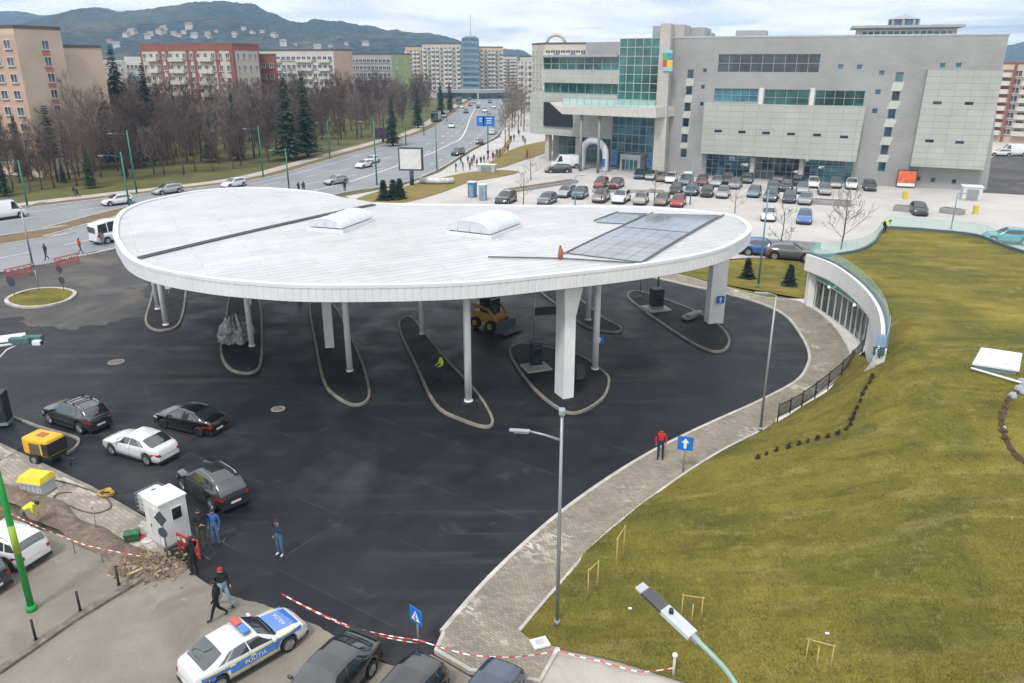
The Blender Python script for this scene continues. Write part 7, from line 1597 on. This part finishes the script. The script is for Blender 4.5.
# caged tank
t = thing('caged_tank', 'white plastic tank in a wire cage just behind the white booth', 'tank', P(158, 512, 0), brz+.1)
g = MB(); g.bbox((0, 0, .62), (1.05, 1.15, .95), .1); g.build('tank', mat('tank_plastic', (.60, .60, .60), .5), t); g = MB()
for z in (.2, .42, .64, .86, 1.08): 
    for (a, b) in (((-.58, -.63), (.58, -.63)), ((.58, -.63), (.58, .63)), ((.58, .63), (-.58, .63)), ((-.58, .63), (-.58, -.63))): g.tube([(*a, z), (*b, z)], .014, 5)
for k in range(7):
    x = -.58+1.16*k/6; y = -.63+1.26*k/6
    for q_ in ((x, -.63), (x, .63), (-.58, y), (.58, y)): g.tube([(*q_, .12), (*q_, 1.12)], .012, 5)
g.build('cage', GREYP, t); g = MB(); g.box((0, 0, .07), (1.2, 1.3, .13)); g.build('pallet', BLK, t); g = MB(); g.tube([(0, 0, 1.08), (0, 0, 1.16)], .12, 14); g.build('cap', BLK, t)
# rubble pile, crate, rags, timber
t = thing('rubble_pile', 'heap of broken paving, twigs and straw beside the guard booth', 'rubble', P(147, 568, .03)); t.scale = (.82, .82, .82); RUB = [mat('rubble_a', (.26, .21, .16), .95, var=.4, scale=4), mat('rubble_b', (.31, .25, .17), .95, var=.4, scale=4), mat('rubble_c', (.12, .095, .07), .95, var=.4, scale=4), mat('straw', (.42, .33, .15), .95, var=.3)]
g = MB(); g.grid(lambda a, b: Vector(((.25+1.35*b)*math.cos(2*PI*a)*1.25*(1+.25*noise.noise(Vector((math.cos(2*PI*a), math.sin(2*PI*a), b)))), (.1+1.0*b)*math.sin(2*PI*a), max(0, .55*(1-b)*(1+.6*noise.fractal(Vector((math.cos(2*PI*a)*2, math.sin(2*PI*a)*2, b*3)), .7, 2, 4))))), 36, 8, sm=False); g.build('mound', DIRT, t)
g = MB()
for k in range(420):
    a, r_ = rt.uniform(0, 6.28), abs(rt.gauss(0, .75)); x, y = r_*math.cos(a)*1.5, r_*math.sin(a)*1.0; z = max(.02, .55*(1-r_*.7)); s_ = rt.uniform(.03, .12); g.box((x, y, z), (s_*rt.uniform(1, 2.6), s_, s_*.7), rt.uniform(0, 3), rt.randrange(3), rt.uniform(-.5, .5), rt.uniform(-.5, .5))
for k in range(420):
    a, r_ = rt.uniform(0, 6.28), abs(rt.gauss(0, .8)); p_ = Vector((r_*math.cos(a)*1.5, r_*math.sin(a), max(.03, .6*(1-r_*.7)))); d_ = Vector((rt.uniform(-1, 1), rt.uniform(-1, 1), rt.uniform(-.2, .5)))*rt.uniform(.15, .45); g.tube([p_, p_+d_], .008, 3, mi=3 if k % 3 else 2, cap=False, sm=False)
g.build('debris', RUB, t)['kind'] = 'stuff'
t = thing('crate', 'small dark green crate left of the rubble pile', 'crate', P(133, 540, .11), .3); g = MB(); g.bbox((0, 0, .2), (.6, .42, .36), .03); g.box((0, 0, .39), (.5, .32, .03)); g.build('box', mat('crate_green', (.02, .09, .04), .6), t); g = MB(); g.bbox((0, 0, .38), (.64, .46, .06), .02); g.build('rim', mat('crate_green_rim', (.03, .13, .06), .5), t)
g = MB(); g.tube([P(128, 575, .22), P(143, 568, .4)], .05, 6); tag(g.build('timber_offcut', mat('fresh_timber', (.46, .34, .18), .8)), 'short pale timber offcut sticking out of the rubble pile', 'timber')
for x, y, m_, lab in ((141, 538, RPL, 'red rag between the green crate and the booth'), (147, 541, mat('pale_rag', (.55, .50, .52), .9), 'pale rag at the foot of the booth'), (137, 553, mat('rust_rag', (.30, .12, .08), .9), 'rusty red scrap on top of the dug earth')):
    p = P(x, y, .12); g = MB(); g.grid(lambda a, b, k=x: Vector((.28*b*math.cos(2*PI*a)*(1+.4*noise.noise(Vector((math.cos(2*PI*a)*2, math.sin(2*PI*a)*2, k)))), .22*b*math.sin(2*PI*a), .02+.18*(1-b)*(1+noise.noise(Vector((a*5, b*3, k)))))), 16, 5); o = g.build('cloth_rag', m_); o.location = p; tag(o, lab, 'rag')
# bollards
for x, y, lab in ((119, 576 if 0 else 585, 'black bollard nearest the rubble pile'), (80.5, 611, 'middle of three black bollards along the pavement kerb'), (36, 640, 'black bollard nearest the bottom left corner')):
    t = thing('bollard', lab, 'bollard', P(x, y, .1), 0, 'bollards along the pavement kerb'); g = MB(); g.tube([(0, 0, 0), (0, 0, .85)], .045, 12); g.sphere((0, 0, .86), (.05, .05, .03), 10, 6); g.build('post', BLK, t); g = MB(); g.tube([(0, 0, 0), (0, 0, .03)], .09, 12); g.build('base_plate', SBK, t)
# stakes and line round the trench
def tape(pts, lab, sag=.12, w=.055, name='barrier_tape'):
    path = []
    for a, b in zip(pts, pts[1:]):
        n = 14
        for k in range(n): t_ = k/n; path.append(a.lerp(b, t_)-Vector((0, 0, sag*4*t_*(1-t_)*(b-a).length/6)))
    path.append(pts[-1]); L = 0; mbt = MB()
    for i, (a, b) in enumerate(zip(path, path[1:])):
        seg = (b-a).length; n = max(1, round(seg/.22))
        for k in range(n):
            p_, q_ = a.lerp(b, k/n), a.lerp(b, (k+1)/n); tw = .5*math.sin((L+seg*k/n)*1.3); up = Vector((0, 0, w/2)).lerp(Vector((-(b-a).y, (b-a).x, 0)).normalized()*w/2, .5+tw); 
            mbt.add([p_-up, q_-up, q_+up, p_+up], [(0, 1, 2, 3)], int((L+seg*k/n)/.22) % 2)
        L += seg
    return tag(mbt.build(name, [RPL, SWH]), lab, 'tape')
ta = [P(282, 594, .55), P(352, 627, .45), P(418, 640, 1.05)]
tape(ta, 'red and white barrier tape strung before the dark sedan'); tape([P(282, 594, .5), P(350, 628, .25), P(417, 643, .95)], 'second slack strand of barrier tape below the first one')
tape([P(419, 640, 1.0), P(470, 655, .75), P(515, 657, .5), P(560, 650, .5)], 'barrier tape running from the blue crossing sign over the footpath end')
tape([P(560, 651, .5), P(600, 661, .3), P(640, 672, .3), P(673, 668, .75)], 'barrier tape along the dirt track below the lawn')
tape([P(0, 508, .9), P(35, 525, .8), P(85, 545, .9), P(140, 556, .7)], 'thin barrier tape along the dug earth at left', .05, .05)
t = thing('tape_post', 'short pale post holding the barrier tape below the lawn', 'post', P(673, 678, .02)); g = MB(); g.tube([(0, 0, 0), (0, 0, .95)], .05, 8); g.build('stake', mat('pale_timber', (.5, .46, .42), .8), t); g = MB(); g.sphere((0, 0, .95), (.1, .09, .1), 10, 6); g.build('wrapped_top', SWH, t)
for x, y, lab in ((75, 553, 'thin grey stake at the lower edge of the dug earth'), (103, 562, 'thin grey stake between the dug earth and the kerb'), (97, 530, 'thin grey stake on the paved strip side of the trench')):
    t = thing('thin_stake', lab, 'stake', P(x, y, .1)); g = MB(); g.tube([(0, 0, 0), (0, 0, 1.15)], .018, 6); g.build('rod', GREYP, t); g = MB(); g.tube([(0, 0, 1.1), (0, 0, 1.18)], .028, 6); g.build('cap', RPL, t)
# white board on the footpath end
t = thing('white_board', 'small pale square slab lying at the corner of the lawn', 'slab', P(540, 644, .13), .35); g = MB(); g.bbox((0, 0, .05), (.62, .5, .08), .015); g.build('slab', WPL, t); g = MB(); g.bbox((0, 0, .10), (.3, .22, .03), .01); g.build('lid', mat('lid_grey', (.45, .46, .47), .6), t)
# traffic signals reaching in from the left
base = Vector((-24.5, 25.5, 0)); zz = 6.2
t = thing('traffic_signal', 'pair of traffic signal heads on a pale mast arm at left edge', 'traffic light', base); TSG = mat('signal_green_grey', (.05, .13, .13), .5); TSW = mat('signal_white', (.60, .64, .66), .5)
a = P(-30, 350, zz); b = P(34, 341, zz); base = Vector((a.x, a.y, 0)); t.location = base
g = MB(); g.tube([(0, 0, 0), (0, 0, zz+.2)], [.12, .09], 12); g.build('pole', GREYP, t); g = MB(); g.tube([(0, 0, zz), b-base], [.07, .05], 10); g.build('mast_arm', TSW, t)
d = (b-a).normalized(); ang = math.atan2(d.y, d.x)
for f_, m_ in ((.78, TSG), (.98, TSG)):
    p = a.lerp(b, f_)-base; g = MB(); g.bbox((0, 0, 0), (.95, .34, .36), .05); o = g.build('signal_head', m_, t); o.location = p+Vector((0, 0, .12)); o.rotation_euler = (0, 0, ang-.35)
    for k in range(3): g2 = MB(); g2.tube([(-.3+.3*k, .17, 0), (-.3+.3*k, .36, -.02)], .12, 12); h2 = g2.build('visor', BLK, o)
g = MB(); g.bbox((0, 0, 0), (1.5, .55, .06), .02); o = g.build('backing_board', TSW, t); o.location = a.lerp(b, .55)-base+Vector((0, .3, .25)); o.rotation_euler = (.35, 0, ang)
g = MB(); g.bbox((0, 0, 0), (.42, .26, .26), .05); o = g.build('camera', TSW, t); o.location = b-base+Vector((.30, -.25, .0)); o.rotation_euler = (0, 0, ang-.5); g2 = MB(); g2.tube([(.2, 0, 0), (.26, 0, 0)], .1, 12); g2.build('camera_lens', BLK, o)
g = MB(); g.tube([a-base+Vector((0, 0, -1.6)), a.lerp(b, .55)-base+Vector((0, 0, -.25)), a.lerp(b, .8)-base], .035, 8); g.build('brace', TSW, t)
# ================================================================== on and round the lawn
STK = mat('stake_timber', (.44, .32, .11), .8, var=.2, scale=4)
def stakes(lab, pts, hpx):
    ps = [PL(*q) for q in pts]; c = sum(ps, Vector())/len(ps); t = thing('tree_stakes', lab, 'tree stakes', c)
    h = D(pts[0][0], pts[0][1]-hpx, ps[0].y).z-ps[0].z; tops = []
    for k, p in enumerate(ps):
        hh = h*(1 if k != 1 or len(ps) < 3 else .8); g = MB(); g.tube([p-Vector((0, 0, .1)), p+Vector((rt.uniform(-.03, .03), 0, hh))], .024, 7); g.build('stake', STK, t, world=True); tops.append(p+Vector((0, 0, hh-.05)))
    g = MB(); g.tube([tops[0]+(tops[0]-tops[-1])*.08, tops[-1]+(tops[-1]-tops[0])*.08], .022, 6); g.build('cross_bar', STK, t, world=True); return t
stakes('left pair of timber stakes at the lawn edge beside the lamp post', [(588, 599), (597, 590)], 30); stakes('pair of timber stakes higher up the lawn edge by the footpath', [(615.5, 572), (623, 559)], 34)
stakes('faint timber stake frame behind the large lamp head', [(681, 620), (691, 625), (701, 623)], 26); stakes('timber stake frame near the bottom edge of the lawn', [(804, 668), (816, 671), (829, 675)], 30)
SHR = mat('dark_shrub', (.035, .026, .016), .9, var=.5, scale=8)
def shrub_mesh(seed):
    r = random.Random(seed); cr, so = MB(), MB()
    for k in range(110):
        a, z = r.uniform(0, 6.28), r.uniform(0, .38); q = r.uniform(.02, .2)*(1-.8*z); p = Vector((q*math.cos(a), q*math.sin(a), z)); e = p+Vector((r.uniform(-.1, .1), r.uniform(-.1, .1), r.uniform(.02, .14))); s_ = Vector((r.uniform(-.04, .04), r.uniform(-.04, .04), .01)); cr.add([p, e+s_, e-s_], [(0, 1, 2)])
    so.prism([(.26*math.cos(a*.8), .2*math.sin(a*.8)) for a in range(8)], -.08, .025); return cr, so
t0 = None; SP = smooth([Vector((x, y, 0)) for x, y in [(872, 378), (867, 388), (861, 399), (856, 411), (852, 421), (846, 430), (830, 437), (812, 441), (795, 446), (775, 452), (758, 458)]], 3)
for k in range(19):
    i = k/18*(len(SP)-1); j = min(int(i), len(SP)-2); q = SP[j].lerp(SP[j+1], i-j); p = PL(q.x+rt.uniform(-.6, .6), q.y+rt.uniform(-.4, .4))
    if t0 is None: t0 = thing('small_shrub', 'small dark shrub in a hole, one of the row curving down the lawn', 'shrub', p, 0, 'row of small shrubs on the lawn'); cr, so = shrub_mesh(3); cr.build('twigs', SHR, t0); so.build('soil', mat('dark_soil', (.035, .026, .018), .95), t0); t = t0
    else: t = copy_tree(t0)
    t.location = p+Vector((0, 0, .02)); t.rotation_euler = (0, 0, rt.uniform(0, 6)); s_ = rt.uniform(.42, .62)*(1 if k < 11 else .85); t.scale = (s_*1.25, s_*1.25, s_)
# white tilted roof hatch
c4 = [(972, 365, 0), (1019, 372, 0), (1022, 355, .55), (981, 349, .55)]
ps = []
for x, y, u in c4:
    z = 4.4
    for _ in range(8): p = P(x, y, z); z = lawn_z(p.x, p.y)+.25+u
    ps.append(p)
c = sum(ps, Vector())/4; t = thing('roof_hatch', 'white sloping panel hatch lying on the roof lawn at right', 'hatch', (c.x, c.y, lawn_z(c.x, c.y)))
g = MB(); g.extrude(ps, (0, 0, .10)); g.build('panel', mat('hatch_white', (.64, .65, .66), .4, var=.05), t, world=True); g = MB()
for f_ in (.45,): 
    a, b = ps[0].lerp(ps[3], f_), ps[1].lerp(ps[2], f_); g.tube([a+Vector((0, 0, .11)), b+Vector((0, 0, .11))], .02, 5)
for u in (.25, .7):
    for v in (.25, .72): q = ps[0].lerp(ps[1], u).lerp(ps[3].lerp(ps[2], u), v); g.box(q+Vector((0, 0, .11)), (.14, .08, .03))
g.build('fixings', mat('fixing_grey', (.36, .37, .38), .5), t, world=True)
g = MB(); cc = lambda p_: c+(p_-c)*.9; g.extrude([Vector((*cc(p_).xy, lawn_z(p_.x, p_.y)-.1)) for p_ in ps], (0, 0, .32)); g.build('upstand', GREYB_, t, world=True)
a = ps[0]+Vector((-.1, -.1, -.12)); b = PL(1060, 396)+Vector((0, 0, .1)); g = MB(); g.tube([a, b], .06, 7); tag(g.build('white_pipe', SWH), 'thin white pipe running right from under the white hatch', 'pipe')
# ragged edge of a dug hollow with stones at the right
g = MB(); RE = smooth([PL(x, y) for x, y in [(1040, 383), (1022, 388), (1010, 397), (1004, 409), (1001, 420), (1003, 432), (1009, 446), (1018, 458), (1040, 470)]], 10)
def rim_f(a, b):
    i = a*(len(RE)-1); j = min(int(i), len(RE)-2); p = RE[j].lerp(RE[j+1], i-j); t_ = (RE[j+1]-RE[j]); q = Vector((-t_.y, t_.x, 0)).normalized(); s_ = (b-.5)*2; w_ = .15*(1+1.4*noise.noise(Vector((a*30, 1, 0)))); return p+q*s_*w_+Vector((0, 0, .0+.12*max(0, 1-s_*s_)*(1+noise.fractal(Vector((a*60, b*3, 0)), .8, 2, 3))-.06*(abs(s_) > .98)))
g.grid(rim_f, 120, 8, sm=False); tag(g.build('earth_ridge', mat('red_earth', (.085, .05, .028), .95, var=.5, scale=3)), 'ragged ridge of dark dug earth along the right side of the lawn', 'earth ridge')
ST = None
for k, (x, y) in enumerate(((1021, 384), (1018, 391), (1023, 394), (1004, 430), (1024, 388), (1012, 398))):
    g = MB(); g.grid(lambda a, b, k=k: Vector((math.cos(2*PI*a)*math.sin(PI*b), math.sin(2*PI*a)*math.sin(PI*b), -math.cos(PI*b)))*(.17*(1+.35*noise.noise(Vector((math.cos(2*PI*a)*1.5+k, math.sin(2*PI*a)*1.5, b*3))))), 10, 7, sm=False); o = g.build('stone', mat('pale_stone', (.33, .35, .40), .85, var=.3)); o.location = PL(x, y)+Vector((0, 0, .12)); o.scale = (1.2 if k != 3 else .5,)*3; tag(o, 'pale rough stone on the dug earth ridge at the right edge', 'stone', 'stones on the earth ridge')
# railing along the footpath
rp = [P(x, y, .12) for x, y in [(778, 424), (790, 418), (802, 411), (815, 403), (828, 394), (841, 384), (852, 374), (861, 364)]]
for k in range(len(rp)): rp[k] = Vector((rp[k].x-.05, rp[k].y+.02, .12+max(0, (k-2)*.12)))
t = thing('black_railing', 'black railing on a white kerb between footpath and lawn', 'railing', rp[0]); RB = mat('railing_black', (.025, .03, .035), .5)
g = MB(); g.ribbon(smooth(rp, 4), .24, .0, .40); g.build('kerb', WF, t, world=True)
for a, b in zip(rp, rp[1:]):
    g = MB(); d = b-a
    for z in (.35, 1.08): g.tube([a+Vector((0, 0, z+.1)), b+Vector((0, 0, z+.1))], .03, 6)
    for k in range(1, 14): p = a+d*k/14; g.tube([p+Vector((0, 0, .45)), p+Vector((0, 0, 1.18))], .014, 4)
    g.tube([a+Vector((0, 0, .45)), b+Vector((0, 0, 1.18))], .010, 4); g.build('panel', RB, t, world=True)
for p in rp: g = MB(); g.tube([p, p+Vector((0, 0, 1.3))], .04, 8); g.build('post', RB, t, world=True)
# short blades standing on the near lawn
BL = [mat('blade_olive', (.14, .13, .022), .9, var=.3), mat('blade_green', (.09, .105, .018), .9, var=.3), mat('blade_straw', (.30, .24, .09), .9, var=.3)]
g = MB(); poly = [(v.x, v.y) for v in bd]
def inside(x, y):
    c = False; j = len(poly)-1
    for i in range(len(poly)):
        if (poly[i][1] > y) != (poly[j][1] > y) and x < (poly[j][0]-poly[i][0])*(y-poly[i][1])/(poly[j][1]-poly[i][1])+poly[i][0]: c = not c
        j = i
    return c
GXY = []
while len(GXY) < 9000:
    py = 683-(683-400)*rt.random()**1.3; px = rt.uniform(510, 1030); q = P(px, py, 1.0)
    if q.y < 42 and inside(q.x, q.y): GXY.append((q.x, q.y))
for x, y in GXY:
    z = lawn_z(x, y); k = 0 if noise.noise(Vector((x*.5, y*.5, 0))) > -.1 else 1
    if noise.noise(Vector((x*.3+5, y*.8, 2))) > .25: k = 2
    for q in range(7):
        bx, by = x+rt.gauss(0, .12), y+rt.gauss(0, .12); a = rt.uniform(0, 6.28); hh = rt.uniform(.03, .085); w_ = .012
        g.add([(bx+w_*math.cos(a), by+w_*math.sin(a), z-.01), (bx-w_*math.cos(a), by-w_*math.sin(a), z-.01), (bx+rt.uniform(-.05, .05), by+rt.uniform(-.05, .05), z+hh)], [(0, 1, 2)], k if rt.random() < .8 else rt.randrange(3))
g.build('grass_blades', BL)['kind'] = 'stuff'
# small pale litter on the grass and asphalt
for x, y, lab in ((630, 609, 'tiny white scrap on the lawn left of the large lamp head'), (827, 634, 'tiny pale scrap on the lawn above the lowest stake frame')):
    p = PL(x, y); g = MB(); g.bbox((0, 0, .03), (.13, .09, .05), .015); o = g.build('litter', SWH); o.location = p; tag(o, lab, 'litter')
p = RP(560, 259.5, .05); t = thing('red_bundle', 'small red brown figure-like bundle on the canopy roof at the rail corner', 'bundle', p); g = MB(); g.tube([(0, 0, 0), (.05, 0, .35), (0, 0, .7)], [.14, .17, .08], 8); g.build('bag', mat('bundle_red', (.35, .10, .05), .8), t); g = MB(); g.tube([(0, 0, .68), (0, 0, .8)], .05, 6); g.build('tie', BLK, t)

# ================================================================== air
Hz = thing  # (the haze is one closed box; only its volume is filled)
g = MB(); hx0, hx1, hy0, hy1, hz0, hz1 = -3300, 3300, -320, 3300, -2.5, 420
g.box(((hx0+hx1)/2, (hy0+hy1)/2, (hz0+hz1)/2), (hx1-hx0, hy1-hy0, hz1-hz0))
hm = bpy.data.materials.new('haze_air'); hm.use_nodes = True; hn = hm.node_tree; hn.nodes.clear(); ho = hn.nodes.new('ShaderNodeOutputMaterial'); hv = hn.nodes.new('ShaderNodeVolumePrincipled')
hv.inputs['Color'].default_value = (.42, .68, 1.0, 1); hv.inputs['Density'].default_value = .00022; hv.inputs['Anisotropy'].default_value = .2
hn.links.new(hv.outputs[0], ho.inputs['Volume']); o = g.build('haze', hm); o['kind'] = 'stuff'
